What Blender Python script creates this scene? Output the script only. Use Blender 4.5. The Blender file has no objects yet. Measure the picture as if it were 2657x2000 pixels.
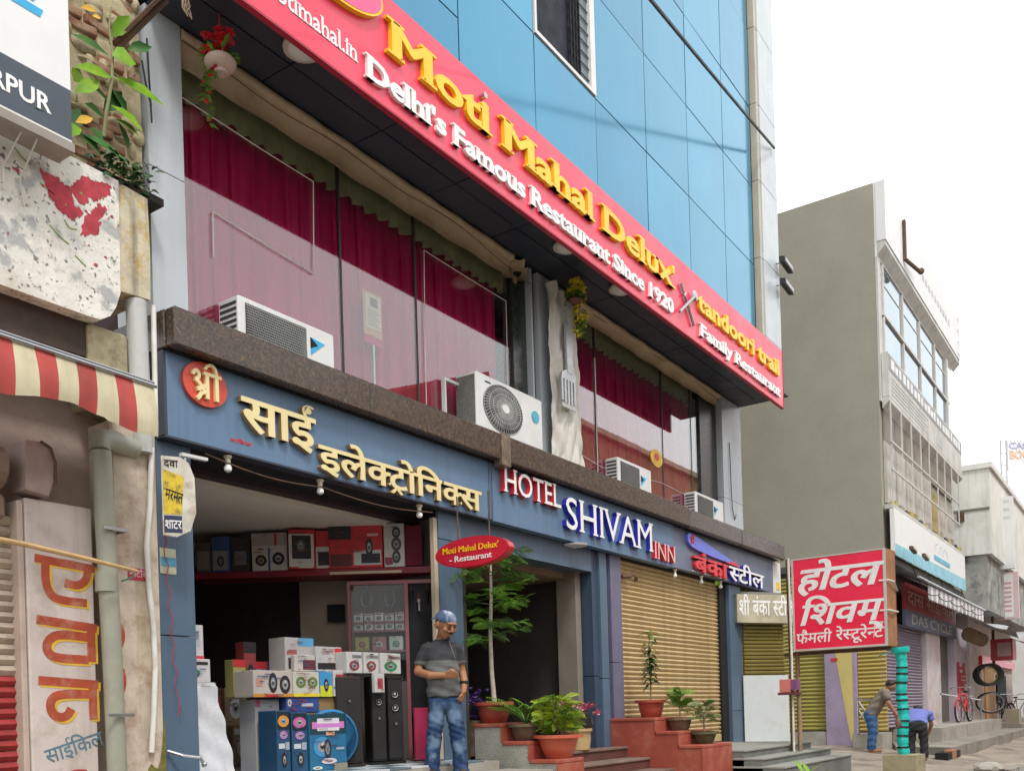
import bpy, bmesh, math, random
from mathutils import Vector, Matrix
random.seed(7)
S = bpy.context.scene
COL = S.collection
R = math.radians

# ---------------------------------------------------------------- camera
# street runs along +X, the hotel front faces -Y, Z is up (metres)
YAW, ROLL = R(34.2936), R(1.7184)
cam = bpy.data.cameras.new('camera')
cam.sensor_width = 36.0
cam.lens = 36.0 * 2474 / 2657
cam.shift_y = 850 / 2657
cam.clip_start, cam.clip_end = 0.1, 2000
camo = bpy.data.objects.new('camera', cam)
fw = Vector((math.cos(YAW), math.sin(YAW), 0)); rt = Vector((math.sin(YAW), -math.cos(YAW), 0)); up = Vector((0, 0, 1))
ix = rt * math.cos(ROLL) - up * math.sin(ROLL)
iy = rt * math.sin(ROLL) + up * math.cos(ROLL)
camo.matrix_world = Matrix(((ix.x, iy.x, -fw.x, 0.0), (ix.y, iy.y, -fw.y, -6.3), (ix.z, iy.z, -fw.z, 1.07), (0, 0, 0, 1)))
COL.objects.link(camo)
S.camera = camo

# ---------------------------------------------------------------- sky, sun, exposure
SUN_DIR = Vector((-0.38, -0.60, 1.05)).normalized()      # towards the sun: over the street, from the left
wd = bpy.data.worlds.new('World'); S.world = wd; wd.use_nodes = True
nt = wd.node_tree; bg = nt.nodes['Background']
sky = nt.nodes.new('ShaderNodeTexSky'); sky.sky_type = 'NISHITA'; sky.sun_disc = False
sky.sun_elevation = math.asin(SUN_DIR.z); sky.sun_rotation = math.atan2(SUN_DIR.x, SUN_DIR.y)
sky.air_density = 1.0; sky.dust_density = 6.0
hs = nt.nodes.new('ShaderNodeHueSaturation'); hs.inputs['Saturation'].default_value = 0.25
nt.links.new(sky.outputs[0], hs.inputs['Color'])
tc = nt.nodes.new('ShaderNodeTexCoord'); nz = nt.nodes.new('ShaderNodeTexNoise')
nz.inputs['Scale'].default_value = 2.2; nz.inputs['Detail'].default_value = 5
nt.links.new(tc.outputs['Generated'], nz.inputs['Vector'])
rp = nt.nodes.new('ShaderNodeValToRGB')                 # thin even cloud cover
rp.color_ramp.elements[0].position = 0.3; rp.color_ramp.elements[0].color = (13.2, 13.5, 14.0, 1)
rp.color_ramp.elements[1].position = 0.7; rp.color_ramp.elements[1].color = (17.5, 17.6, 17.8, 1)
nt.links.new(nz.outputs['Fac'], rp.inputs[0])
mx = nt.nodes.new('ShaderNodeMix'); mx.data_type = 'RGBA'; mx.inputs['Factor'].default_value = 0.85
nt.links.new(hs.outputs[0], mx.inputs['A']); nt.links.new(rp.outputs[0], mx.inputs['B'])
nt.links.new(mx.outputs['Result'], bg.inputs['Color']); bg.inputs['Strength'].default_value = 0.092

sl = bpy.data.lights.new('sun', 'SUN'); sl.energy = 1.5; sl.angle = R(10); sl.color = (1.0, 0.96, 0.9)
so = bpy.data.objects.new('sun', sl); so.rotation_euler = SUN_DIR.to_track_quat('Z', 'Y').to_euler(); so.location = (4, -12, 20)
COL.objects.link(so)
S.view_settings.view_transform = 'Standard'; S.view_settings.look = 'None'
S.view_settings.exposure = 0.34; S.view_settings.gamma = 1.0; S.view_settings.use_curve_mapping = False
S.render.engine = 'CYCLES'; S.cycles.use_denoising = True
S.cycles.max_bounces = 8; S.cycles.transparent_max_bounces = 16; S.cycles.sample_clamp_indirect = 6.0

# ---------------------------------------------------------------- materials (all procedural)
MATS = {}
def mat(name, col, rough=0.6, var=0.12, scale=3.0, bump=0.0, bscale=40.0, metal=0.0, dirt=None, streak=None, spec=0.5, rnd=0.0, coat=0.0, emit=None, grain=0.0):
    """col: linear base colour; var: large scale value variation; dirt=(col, amount, scale) blotches;
    streak=(col, amount) vertical run-off stains; rnd: per object value change."""
    if name in MATS: return MATS[name]
    m = bpy.data.materials.new(name); m.use_nodes = True; MATS[name] = m
    n, l = m.node_tree.nodes, m.node_tree.links; p = n['Principled BSDF']
    p.inputs['Roughness'].default_value = rough; p.inputs['Metallic'].default_value = metal
    p.inputs['Specular IOR Level'].default_value = spec; p.inputs['Coat Weight'].default_value = coat
    m.diffuse_color = (*col, 1)
    tc = n.new('ShaderNodeTexCoord'); vec = tc.outputs['Object']
    def noise(s, d=4, v=None, r=0.55):
        q = n.new('ShaderNodeTexNoise'); q.inputs['Scale'].default_value = s; q.inputs['Detail'].default_value = d
        q.inputs['Roughness'].default_value = r
        l.new(v or vec, q.inputs['Vector']); return q.outputs['Fac']
    def remap(f, a, b, c, d):
        q = n.new('ShaderNodeMapRange'); l.new(f, q.inputs[0])
        for i, v in enumerate((a, b, c, d)): q.inputs[i + 1].default_value = v
        return q.outputs[0]
    def mixc(f, a, b, mode='MIX'):
        q = n.new('ShaderNodeMix'); q.data_type = 'RGBA'; q.blend_type = mode
        if hasattr(f, 'is_linked') : l.new(f, q.inputs['Factor'])
        else: q.inputs['Factor'].default_value = f
        for s, v in (('A', a), ('B', b)):
            if hasattr(v, 'is_linked'): l.new(v, q.inputs[s])
            else: q.inputs[s].default_value = (*v, 1)
        return q.outputs['Result']
    cur = None
    def valmul(c, f):
        q = n.new('ShaderNodeHueSaturation'); l.new(f, q.inputs['Value'])
        if hasattr(c, 'is_linked'): l.new(c, q.inputs['Color'])
        else: q.inputs['Color'].default_value = (*c, 1)
        return q.outputs[0]
    cur = valmul(col, remap(noise(scale, 5), 0.3, 0.7, 1 - var, 1 + var)) if var else None
    if cur is None:
        q = n.new('ShaderNodeRGB'); q.outputs[0].default_value = (*col, 1); cur = q.outputs[0]
    if grain:
        cur = valmul(cur, remap(noise(scale * 30, 2), 0.3, 0.7, 1 - grain, 1 + grain))
    if rnd:
        oi = n.new('ShaderNodeObjectInfo'); cur = valmul(cur, remap(oi.outputs['Random'], 0, 1, 1 - rnd, 1 + rnd))
    if dirt:
        cur = mixc(remap(noise(dirt[2], 6, r=0.65), 0.5, 0.68, 0, dirt[1]), cur, dirt[0])
    if streak:
        mp = n.new('ShaderNodeMapping'); mp.inputs['Scale'].default_value = (9, 9, 0.5); l.new(vec, mp.inputs[0])
        cur = mixc(remap(noise(1.0, 5, mp.outputs[0]), 0.5, 0.75, 0, streak[1]), cur, streak[0])
    l.new(cur, p.inputs['Base Color'])
    if bump:
        b = n.new('ShaderNodeBump'); b.inputs['Strength'].default_value = min(1, bump); b.inputs['Distance'].default_value = 0.01
        l.new(noise(bscale, 4), b.inputs['Height']); l.new(b.outputs[0], p.inputs['Normal'])
    if rough > 0.15:
        l.new(remap(noise(scale * 2.3, 3), 0.3, 0.7, max(0.02, rough - 0.08), min(1, rough + 0.08)), p.inputs['Roughness'])
    if emit:
        p.inputs['Emission Color'].default_value = (*emit[0], 1); p.inputs['Emission Strength'].default_value = emit[1]
    return m

def glass_mat(name, tint=(0.9, 0.93, 0.92), gain=2.5, rough=0.0):
    if name in MATS: return MATS[name]
    m = bpy.data.materials.new(name); m.use_nodes = True; MATS[name] = m
    n, l = m.node_tree.nodes, m.node_tree.links; n.remove(n['Principled BSDF'])
    t = n.new('ShaderNodeBsdfTransparent'); t.inputs[0].default_value = (*tint, 1)
    g = n.new('ShaderNodeBsdfGlossy'); g.inputs['Roughness'].default_value = rough
    ge = n.new('ShaderNodeNewGeometry'); dp = n.new('ShaderNodeVectorMath'); dp.operation = 'DOT_PRODUCT'
    l.new(ge.outputs['Incoming'], dp.inputs[0]); l.new(ge.outputs['Normal'], dp.inputs[1])
    def mth(op, a_, b_=None):
        q = n.new('ShaderNodeMath'); q.operation = op
        for i, v in enumerate((a_, b_)):
            if v is None: continue
            if hasattr(v, 'is_linked'): l.new(v, q.inputs[i])
            else: q.inputs[i].default_value = v
        return q.outputs[0]
    # Schlick reflectance of a glass face, the same from both sides
    sch = mth('ADD', mth('MULTIPLY', mth('POWER', mth('SUBTRACT', 1.0, mth('ABSOLUTE', dp.outputs['Value'])), 5.0), .96), .04)
    mu = n.new('ShaderNodeMath'); mu.operation = 'MULTIPLY'; mu.use_clamp = True; mu.inputs[1].default_value = gain
    l.new(sch, mu.inputs[0]); mxs = n.new('ShaderNodeMixShader')
    l.new(mu.outputs[0], mxs.inputs[0]); l.new(t.outputs[0], mxs.inputs[1]); l.new(g.outputs[0], mxs.inputs[2])
    tcn = n.new('ShaderNodeTexCoord'); ns = n.new('ShaderNodeTexNoise'); ns.inputs['Scale'].default_value = 0.7
    l.new(tcn.outputs['Object'], ns.inputs['Vector'])
    b = n.new('ShaderNodeBump'); b.inputs['Strength'].default_value = 0.04; b.inputs['Distance'].default_value = 0.02
    l.new(ns.outputs['Fac'], b.inputs['Height']); l.new(b.outputs[0], g.inputs['Normal'])
    l.new(mxs.outputs[0], n['Material Output'].inputs[0])
    return m

def granite_mat(name, base, vein, dark):
    if name in MATS: return MATS[name]
    m = mat(name, base, rough=0.28, var=0.25, scale=9, bump=0.05, bscale=60)
    n, l = m.node_tree.nodes, m.node_tree.links; p = n['Principled BSDF']
    old = p.inputs['Base Color'].links[0].from_socket
    tc = n.new('ShaderNodeTexCoord'); ns = n.new('ShaderNodeTexNoise'); ns.inputs['Scale'].default_value = 13; ns.inputs['Detail'].default_value = 8; ns.inputs['Distortion'].default_value = 2.5
    l.new(tc.outputs['Object'], ns.inputs['Vector'])
    r1 = n.new('ShaderNodeValToRGB'); e = r1.color_ramp.elements
    e[0].position = 0.485; e[0].color = (0, 0, 0, 1); e[1].position = 0.5; e[1].color = (1, 1, 1, 1); e2 = r1.color_ramp.elements.new(0.53); e2.color = (0, 0, 0, 1)
    l.new(ns.outputs['Fac'], r1.inputs[0])
    a = n.new('ShaderNodeMix'); a.data_type = 'RGBA'; a.inputs['B'].default_value = (*vein, 1); l.new(old, a.inputs['A']); l.new(r1.outputs[0], a.inputs['Factor'])
    vo = n.new('ShaderNodeTexVoronoi'); vo.inputs['Scale'].default_value = 30; l.new(tc.outputs['Object'], vo.inputs['Vector'])
    r2 = n.new('ShaderNodeValToRGB'); r2.color_ramp.elements[0].position = 0.15; r2.color_ramp.elements[0].color = (.7, .7, .7, 1); r2.color_ramp.elements[1].position = 0.4; r2.color_ramp.elements[1].color = (0, 0, 0, 1)
    l.new(vo.outputs['Distance'], r2.inputs[0])
    b = n.new('ShaderNodeMix'); b.data_type = 'RGBA'; b.inputs['B'].default_value = (*dark, 1); l.new(a.outputs['Result'], b.inputs['A']); l.new(r2.outputs[0], b.inputs['Factor'])
    l.new(b.outputs['Result'], p.inputs['Base Color'])
    return m

# ---------------------------------------------------------------- mesh builder
class MB:
    def __init__(s): s.v = []; s.f = []; s.mi = []; s.cur = 0
    def add(s, vs, fs):
        k = len(s.v); s.v += [tuple(map(float, q)) for q in vs]; s.f += [tuple(i + k for i in q) for q in fs]; s.mi += [s.cur] * len(fs); return s
    def box(s, x0, x1, y0, y1, z0, z1):
        vs = [(x, y, z) for z in (z0, z1) for y in (y0, y1) for x in (x0, x1)]
        return s.add(vs, [(0, 2, 3, 1), (4, 5, 7, 6), (0, 1, 5, 4), (2, 6, 7, 3), (0, 4, 6, 2), (1, 3, 7, 5)])
    def bbox(s, x0, x1, y0, y1, z0, z1, b=0.01):       # box with chamfered edges
        bm = bmesh.new(); bmesh.ops.create_cube(bm, size=1)
        for v in bm.verts: v.co = ((x0 + x1) / 2 + v.co.x * (x1 - x0), (y0 + y1) / 2 + v.co.y * (y1 - y0), (z0 + z1) / 2 + v.co.z * (z1 - z0))
        bmesh.ops.bevel(bm, geom=bm.edges[:], offset=b, segments=1, affect='EDGES')
        bm.verts.index_update(); s.add([v.co for v in bm.verts], [[v.index for v in f.verts] for f in bm.faces]); bm.free(); return s
    def hexa(s, a, b):                                  # two quads (bottom/top or front/back) joined
        n = len(a); return s.add(list(a) + list(b), [tuple(range(n))[::-1], tuple(range(n, 2 * n))] + [(i, (i + 1) % n, n + (i + 1) % n, n + i) for i in range(n)])
    def ob(s, c, ax, ay, az):                           # oriented box: centre and three half-axes
        c, ax, ay, az = map(Vector, (c, ax, ay, az))
        return s.hexa([c - ax - ay - az, c + ax - ay - az, c + ax + ay - az, c - ax + ay - az], [c - ax - ay + az, c + ax - ay + az, c + ax + ay + az, c - ax + ay + az])
    def prism(s, poly, fn, d0, d1):                     # polygon in 2D, fn(u, v, d) -> point
        return s.hexa([fn(u, v, d0) for u, v in poly], [fn(u, v, d1) for u, v in poly])
    def tube(s, pts, r, n=8, cap=True):
        pts = [Vector(p) for p in pts]; m = len(pts); rs = r if isinstance(r, (list, tuple)) else [r] * m
        vs = []; ref = None
        for i, p in enumerate(pts):
            t = (pts[min(i + 1, m - 1)] - pts[max(i - 1, 0)]).normalized()
            if ref is None: ref = t.orthogonal().normalized()
            ref = (ref - t * ref.dot(t)); ref = ref.normalized() if ref.length > 1e-6 else t.orthogonal().normalized()
            bn = t.cross(ref)
            vs += [p + (ref * math.cos(2 * math.pi * k / n) + bn * math.sin(2 * math.pi * k / n)) * rs[i] for k in range(n)]
        fs = [(i * n + k, i * n + (k + 1) % n, (i + 1) * n + (k + 1) % n, (i + 1) * n + k) for i in range(m - 1) for k in range(n)]
        if cap: fs += [tuple(range(n))[::-1], tuple(range((m - 1) * n, m * n))]
        return s.add(vs, fs)
    def lathe(s, prof, c=(0, 0, 0), n=20, axis=None, cap=True):   # prof: (radius, height)
        c = Vector(c); az = Vector(axis or (0, 0, 1)).normalized(); ax = az.orthogonal().normalized(); ay = az.cross(ax); m = len(prof)
        vs = [c + az * h + (ax * math.cos(2 * math.pi * k / n) + ay * math.sin(2 * math.pi * k / n)) * r for r, h in prof for k in range(n)]
        fs = [(i * n + k, i * n + (k + 1) % n, (i + 1) * n + (k + 1) % n, (i + 1) * n + k) for i in range(m - 1) for k in range(n)]
        if cap: fs += [tuple(range(n))[::-1], tuple(range((m - 1) * n, m * n))]
        return s.add(vs, fs)
    def grid(s, fn, nu, nv):
        return s.add([fn(i / nu, j / nv) for j in range(nv + 1) for i in range(nu + 1)],
                     [(j * (nu + 1) + i, j * (nu + 1) + i + 1, (j + 1) * (nu + 1) + i + 1, (j + 1) * (nu + 1) + i) for j in range(nv) for i in range(nu)])
    def ball(s, c, r, n=8, m=5):
        c = Vector(c); r = r if isinstance(r, (tuple, list)) else (r, r, r)
        return s.add([(c.x + r[0] * math.sin(math.pi * j / m) * math.cos(2 * math.pi * i / n), c.y + r[1] * math.sin(math.pi * j / m) * math.sin(2 * math.pi * i / n), c.z - r[2] * math.cos(math.pi * j / m)) for j in range(m + 1) for i in range(n)],
                     [(j * n + i, j * n + (i + 1) % n, (j + 1) * n + (i + 1) % n, (j + 1) * n + i) for j in range(m) for i in range(n)])
    def leaf(s, base, d, w, up=(0, 0, 1), fold=0.15, droop=0.2):   # a pointed leaf of eight faces
        b = Vector(base); d = Vector(d); L = d.length; t = d.normalized(); sd = t.cross(Vector(up)); sd = sd.normalized() if sd.length > 1e-4 else t.orthogonal().normalized(); nn = sd.cross(t)
        row = []
        for k, wk in ((0, .08), (.3, .85), (.6, 1), (1, .03)):
            c = b + t * (L * k) - nn * (droop * L * k * k); row.append((c - sd * w * wk * .5 + nn * fold * w * wk, c, c + sd * w * wk * .5 + nn * fold * w * wk))
        vs = [q for r_ in row for q in r_]
        return s.add(vs, [f for i in range(3) for f in ((i * 3, i * 3 + 1, i * 3 + 4, i * 3 + 3), (i * 3 + 1, i * 3 + 2, i * 3 + 5, i * 3 + 4))])
    def mesh(s, name, mats, smooth=False):
        me = bpy.data.meshes.new(name); me.from_pydata(s.v, [], s.f)
        for m_ in (mats if isinstance(mats, (list, tuple)) else [mats]): me.materials.append(m_)
        me.polygons.foreach_set('material_index', s.mi)
        if smooth: me.polygons.foreach_set('use_smooth', [True] * len(me.polygons))
        me.validate(); me.update()
        if smooth:
            try: me.set_sharp_from_angle(angle=R(40))
            except Exception: pass
        return me
    def o(s, name, mats, parent=None, smooth=False):
        return link(name, s.mesh(name, mats, smooth), parent)

def link(name, me, parent=None):
    ob = bpy.data.objects.new(name, me); COL.objects.link(ob)
    if parent is not None:
        ob.parent = parent
        if parent.name in ROOTINV: ob.matrix_parent_inverse = ROOTINV[parent.name]
    return ob
ROOTINV = {}
def tag(o, label, cat, group=None, kind=None):
    if label: o['label'] = label
    if cat: o['category'] = cat
    if group: o['group'] = group
    if kind: o['kind'] = kind
    return o
def thing(name, loc, label, cat, group=None, local=False, rz=0.0):
    """Empty at the base of a thing. Parts are built in world coordinates unless local."""
    e = bpy.data.objects.new(name, None); e.empty_display_size = 0.2; COL.objects.link(e)
    e.location = loc; e.rotation_euler = (0, 0, rz)
    if not local: ROOTINV[e.name] = (Matrix.Translation(Vector(loc)) @ Matrix.Rotation(rz, 4, 'Z')).inverted()
    return tag(e, label, cat, group)
def struct(o): o['kind'] = 'structure'; return o
def copy_thing(root, loc, rz=0.0, label=None, group=None, sc=None):
    def cp(o, par):
        c = o.copy(); COL.objects.link(c)
        if par is not None: c.parent = par; c.matrix_parent_inverse = o.matrix_parent_inverse.copy()
        for ch in list(o.children): cp(ch, c)
        return c
    r = cp(root, None); r.location = loc; r.rotation_euler = (0, 0, rz)
    if sc: r.scale = (sc, sc, sc)
    if label: r['label'] = label
    if group: r['group'] = group
    return r

# ---------------------------------------------------------------- lettering
_adv = {'े': 0.0, 'ै': 0.0, 'ं': 0.0, 'ू': 0.0, '्': 0.0, 'ी': .259, 'ि': .259, 'ो': .259, 'ा': .259}
def _curve(body, size, bold, ext=0.0, shear=0.0, res=3):
    c = bpy.data.curves.new('lettering', 'FONT'); c.body = body; c.size = size; c.offset = bold * size; c.extrude = ext / 2; c.shear = shear; c.resolution_u = res
    o = bpy.data.objects.new('lettering', c); me = bpy.data.meshes.new_from_object(o)
    bpy.data.objects.remove(o); bpy.data.curves.remove(c); return me
def _w(body):
    me = _curve(body, 1, 0, res=1); xs = [v.co.x for v in me.vertices]; bpy.data.meshes.remove(me); return max(xs) - min(xs)
def advance(ch):
    if ch not in _adv:
        if '|' not in _adv: _adv['|'] = 0; _adv['|'] = _w('||')
        _adv[ch] = _w('|' + ch + '|') - _adv['|']
    return _adv[ch]
# serif bars: (fraction across the glyph, level, half width in em) for a bold slab-serif look
_SB = {'M': 'lb rb lt rt', 'D': 'lb lt', 'F': 'lb lt', 'R': 'lb rb lt', 'H': 'lb rb lt rt', 'I': 'cb ct', 'T': 'cb', 'E': 'lb lt', 'L': 'lb lt', 'N': 'lb lt rt', 'V': 'lt rt', 'A': 'lb rb',
       'h': 'lb rb la', 'l': 'cb ca', 'i': 'cb cx', 'm': 'lb mb rb lx', 'n': 'lb rb lx', 'u': 'rb lx rx', 'r': 'lb lx', 'd': 'rb ra', 'k': 'lb rb la', 'p': 'lx lp', 'x': 'lb rb lx rx', 'y': 'lx rx', 'a': 'rb', '1': 'cb', 't': '', 'b': 'la'}
def glyph(ch, size, bold, ext, serif=0.0, sx=1.0):
    """one letter standing in its own x/y plane, z from 0 to ext; returns (verts, faces, is_front)"""
    sharp = ch in 'MNVWAK'                                # an offset outline breaks at their acute joints: thicken by overlaid copies instead
    me = _curve(ch, size, 0 if sharp else bold, ext); g = MB(); d = 1.3 * bold * size
    for k, (dx, dy) in enumerate(((0, 0), (d, 0), (-d, 0), (0, d * .7), (0, -d * .7)) if sharp and bold > .002 else ((0, 0),)):
        g.add([(v.co.x + dx, v.co.y + dy, (v.co.z + ext / 2) * (1 + .0006 * k / max(ext, .001))) for v in me.vertices], [tuple(p.vertices) for p in me.polygons])
    bpy.data.meshes.remove(me)
    if serif and ch in _SB and g.v:
        x0 = min(v[0] for v in g.v); x1 = max(v[0] for v in g.v); b = bold * size
        lev = {'b': 0, 't': .70, 'a': .71, 'x': .485, 'p': -.2}; sw = size * .085 / 2 + b; e = .0
        for q in _SB[ch].split():
            xc = {'l': x0 + sw, 'r': x1 - sw, 'c': (x0 + x1) / 2, 'm': (x0 + x1) / 2}[q[0]]
            y = lev[q[1]] * size; hw = serif * size * (1 if q[1] in 'bp' or ch.isupper() else .8); th = size * .04 + b * .6
            off = 0 if q[1] in 'bt' or q[1] == 'p' else -hw * .35
            e += .0006
            yy = (y - b, y - b + th) if q[1] in 'bp' else (y + b - th, y + b)
            g.box(xc - hw + off, xc + hw + off, yy[0], yy[1], 0.001, ext + e)
    if sx != 1: g.v = [(v[0] * sx, v[1], v[2]) for v in g.v]
    return g
def plane_fn(org, ux, uy):
    """letters lie on the plane through org spanned by ux (reading direction) and uy (up); z comes out along ux x uy"""
    org, ux, uy = Vector(org), Vector(ux).normalized(), Vector(uy).normalized(); un = ux.cross(uy)
    return lambda x, y, z: org + ux * x + uy * y + un * z
def put(g, fn, name, mats, parent, two=False):
    m = MB(); m.v = [tuple(fn(*v)) for v in g.v]; m.f = g.f; m.mi = g.mi
    if two:
        top = max(v[2] for v in g.v) - .002
        m.mi = [0 if all(g.v[i][2] > top - .0035 for i in f) else 1 for f in g.f]
    return m.o(name, mats, parent)
def letters(text, org, ux, uy, size, width, mats, parent, bold=.02, ext=.03, serif=0.0, two=False, name='letter'):
    """one raised letter object per character; the line is fitted to `width` metres"""
    nat = sum(advance(c) if c != ' ' else .26 for c in text) * size
    sx = width / nat; fn = plane_fn(org, ux, uy); x = 0
    for c in text:
        if c == ' ': x += .26 * size * sx; continue
        g = glyph(c, size, bold, ext, serif, sx)
        if g.v:
            g.v = [(v[0] + x, v[1], v[2]) for v in g.v]; put(g, fn, name, mats, parent, two)
        x += advance(c) * size * sx
def nagari(tokens, size, bold, ext, shear=0.0):
    """tokens: characters in visual order; 'k-' style tokens are half forms, '^' is the under-stroke of ra; -> one joined piece"""
    g = MB(); x = 0; extra = max(0, bold - .014) * size * 1.6; bold = min(bold, .014)
    for t in tokens:
        ch = t[0]; cut = {'क': .60, 'न': .40, 'स': .50, 'श': .5}.get(ch) if t.endswith('-') else None
        if t == ' ': x += .3; continue
        if t == '^':                                      # ra below ta
            for sgn in (-1, 1):
                p = [(x - .30 + sgn * .0, .06), (x - .30 + sgn * .17, -.13), (x - .30 + sgn * .17 - sgn * .07, -.15), (x - .30, -.02)]
                g.prism([(a * size, b * size) for a, b in p], lambda u, v, d: (u, v, d), .001 + .0007 * (sgn + 1), ext + .0012 + .0007 * sgn)
            continue
        me = _curve(ch, size, bold, ext)
        bm = bmesh.new(); bm.from_mesh(me); bpy.data.meshes.remove(me); w = advance(ch)
        if cut:
            bmesh.ops.remove_doubles(bm, verts=bm.verts, dist=1e-5)
            r = bmesh.ops.bisect_plane(bm, geom=bm.verts[:] + bm.edges[:] + bm.faces[:], plane_co=(cut * size, 0, 0), plane_no=(1, 0, 0), clear_outer=True)
            bmesh.ops.holes_fill(bm, edges=[e for e in bm.edges if e.is_boundary]); w = cut - .02
        bm.verts.ensure_lookup_table(); bm.verts.index_update()
        e = .0004 * (len(g.v) % 3)
        g.add([(v.co.x + x * size, v.co.y, (v.co.z + ext / 2) * (1 + e / max(ext, .001))) for v in bm.verts], [[v.index for v in f.verts] for f in bm.faces]); bm.free()
        x += w
    if extra:                                             # heavier strokes: overlaid copies, each a hair prouder
        v0, f0 = list(g.v), list(g.f)
        for k, (dx, dy) in enumerate(((extra, 0), (-extra, 0), (0, extra * .6))): g.add([(v[0] + dx, v[1] + dy, v[2] * (1 + .0007 * (k + 1) / max(ext, .001))) for v in v0], f0)
    if shear: g.v = [(v[0] + v[1] * shear, v[1], v[2]) for v in g.v]
    return g, x * size
def word(tokens, org, ux, uy, size, width, mats, parent, bold=.025, ext=.03, shear=0.0, two=False, name='lettering'):
    g, nat = nagari(tokens, size, bold, ext, shear); sx = width / nat
    g.v = [(v[0] * sx, v[1], v[2]) for v in g.v]
    return put(g, plane_fn(org, ux, uy), name, mats, parent, two)

# ---------------------------------------------------------------- shared materials
M_SILVER = mat('silver_cladding', (.50, .55, .58), rough=.32, var=.05, scale=1.2, streak=((.36, .39, .40), .4), rnd=.04)
M_BLUECLAD = mat('blue_grey_cladding', (.088, .145, .215), rough=.38, var=.06, scale=1.5, streak=((.18, .24, .31), .3), rnd=.05)
M_BLUESIGN = mat('slate_blue_sign', (.115, .205, .325), rough=.45, var=.08, scale=1.2, rnd=.04, dirt=((.16, .23, .32), .4, 2.0), streak=((.075, .13, .2), .5))
M_GREYSIGN = mat('grey_blue_sign', (.15, .18, .26), rough=.4, var=.06, scale=1.2)
M_CHAR = mat('charcoal_panel', (.030, .038, .060), rough=.45, var=.15, scale=1.5, dirt=((.07, .065, .055), .3, 1.2), rnd=.12)
M_BLACK = mat('black_gap', (.008, .008, .009), rough=.8, var=.1)
M_GRANITE = granite_mat('brown_granite', (.052, .038, .029), (.26, .16, .08), (.012, .009, .008))
M_GRANITE2 = granite_mat('grey_brown_granite', (.095, .075, .068), (.13, .10, .085), (.05, .04, .036))
M_CREAM = mat('cream_cloth', (.55, .43, .29), rough=.8, var=.1, scale=2, dirt=((.3, .21, .12), .5, 2.5), bump=.15, bscale=12)
M_CONC = mat('concrete', (.36, .34, .29), rough=.9, var=.15, scale=2.5, dirt=((.18, .16, .12), .6, 1.6), bump=.3, bscale=25, grain=.1)
M_WHITE = mat('white_paint', (.78, .79, .78), rough=.5, var=.05, dirt=((.5, .48, .42), .25, 3))
M_STEEL = mat('brushed_steel', (.45, .46, .47), rough=.3, metal=.9, var=.08)
M_IRON = mat('rusty_iron', (.10, .06, .04), rough=.75, var=.3, scale=8, dirt=((.22, .09, .03), .7, 9))
M_PVC = mat('white_pvc', (.74, .73, .68), rough=.4, var=.08, scale=4, dirt=((.42, .38, .28), .45, 5))
M_WIRE = mat('black_cable', (.012, .012, .013), rough=.5, var=.1)
M_WIREW = mat('white_wire', (.66, .64, .58), rough=.5, var=.12)
M_WIRER = mat('red_thread', (.45, .04, .07), rough=.6, var=.1)
M_WHITE_LET = mat('white_letter', (.88, .88, .86), rough=.35, var=.05, scale=6, dirt=((.62, .6, .55), .35, 7))
M_YEL = mat('yellow_letter', (.93, .60, .015), rough=.35, var=.08, scale=5, dirt=((.7, .4, .02), .4, 7))
M_GOLD = mat('pale_gold_letter', (.82, .70, .36), rough=.35, var=.06)
M_GOLDS = mat('letter_return_brown', (.30, .19, .09), rough=.45, var=.1)
M_RED = mat('red_letter', (.68, .035, .05), rough=.35, var=.05)
M_BLUEL = mat('blue_letter_return', (.03, .03, .42), rough=.35, var=.05)
M_BULB = mat('white_lamp_glass', (.82, .82, .8), rough=.2, var=.02)
M_LAMPCAP = mat('cream_lamp_holder', (.62, .55, .42), rough=.5, var=.1)
M_GLASS = glass_mat('window_glass')
M_TERRA = mat('terracotta_plastic', (.43, .085, .05), rough=.42, var=.08, scale=5, rnd=.06)
M_SOIL = mat('potting_soil', (.055, .036, .024), rough=.95, var=.3, scale=20, bump=.5, bscale=60)
def leafmat(name, c, v=.3): return mat(name, c, rough=.45, var=v, scale=7, spec=.4, dirt=((c[0] * 1.9 + .03, c[1] * 1.5, c[2] * .8), .6, 6))
M_LEAF = leafmat('green_leaf', (.05, .13, .018)); M_LEAFD = leafmat('dark_green_leaf', (.022, .075, .018)); M_LEAFY = leafmat('yellow_green_leaf', (.27, .36, .03)); M_LEAFL = leafmat('fresh_green_leaf', (.10, .23, .022))
M_STEM = mat('woody_stem', (.30, .24, .15), rough=.85, var=.2, scale=12, bump=.3)

# ---------------------------------------------------------------- ground: one sheet to the horizon, falling gently from the shop fronts to the drain
def ground_z(x, y):
    return .13 - .1 * min(max(-y - .1, 0), 3.6) + (.02 * math.sin(x * 1.3 + y * .7) + .012 * math.sin(x * 3.1 - y * 2.3)) * (1 if -7 < y < .5 else 0)
def axis_steps(near, far):
    a = [near[0] + (near[1] - near[0]) * i / near[2] for i in range(near[2] + 1)]
    return sorted(set([-far, -far / 3, -far / 8] + a + [far / 8, far / 3, far]))
gx = axis_steps((-6, 60, 220), 900); gy = axis_steps((-14, 3, 85), 900)
g = MB(); g.add([(x, y, ground_z(x, y)) for y in gy for x in gx], [(j * len(gx) + i, j * len(gx) + i + 1, (j + 1) * len(gx) + i + 1, (j + 1) * len(gx) + i) for j in range(len(gy) - 1) for i in range(len(gx) - 1)])
M_GROUND = mat('dusty_ground', (.28, .24, .19), rough=.9, var=.25, scale=.9, dirt=((.085, .07, .055), .9, 1.0), bump=.6, bscale=14, grain=.12)
struct(g.o('ground', M_GROUND, smooth=True))
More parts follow.
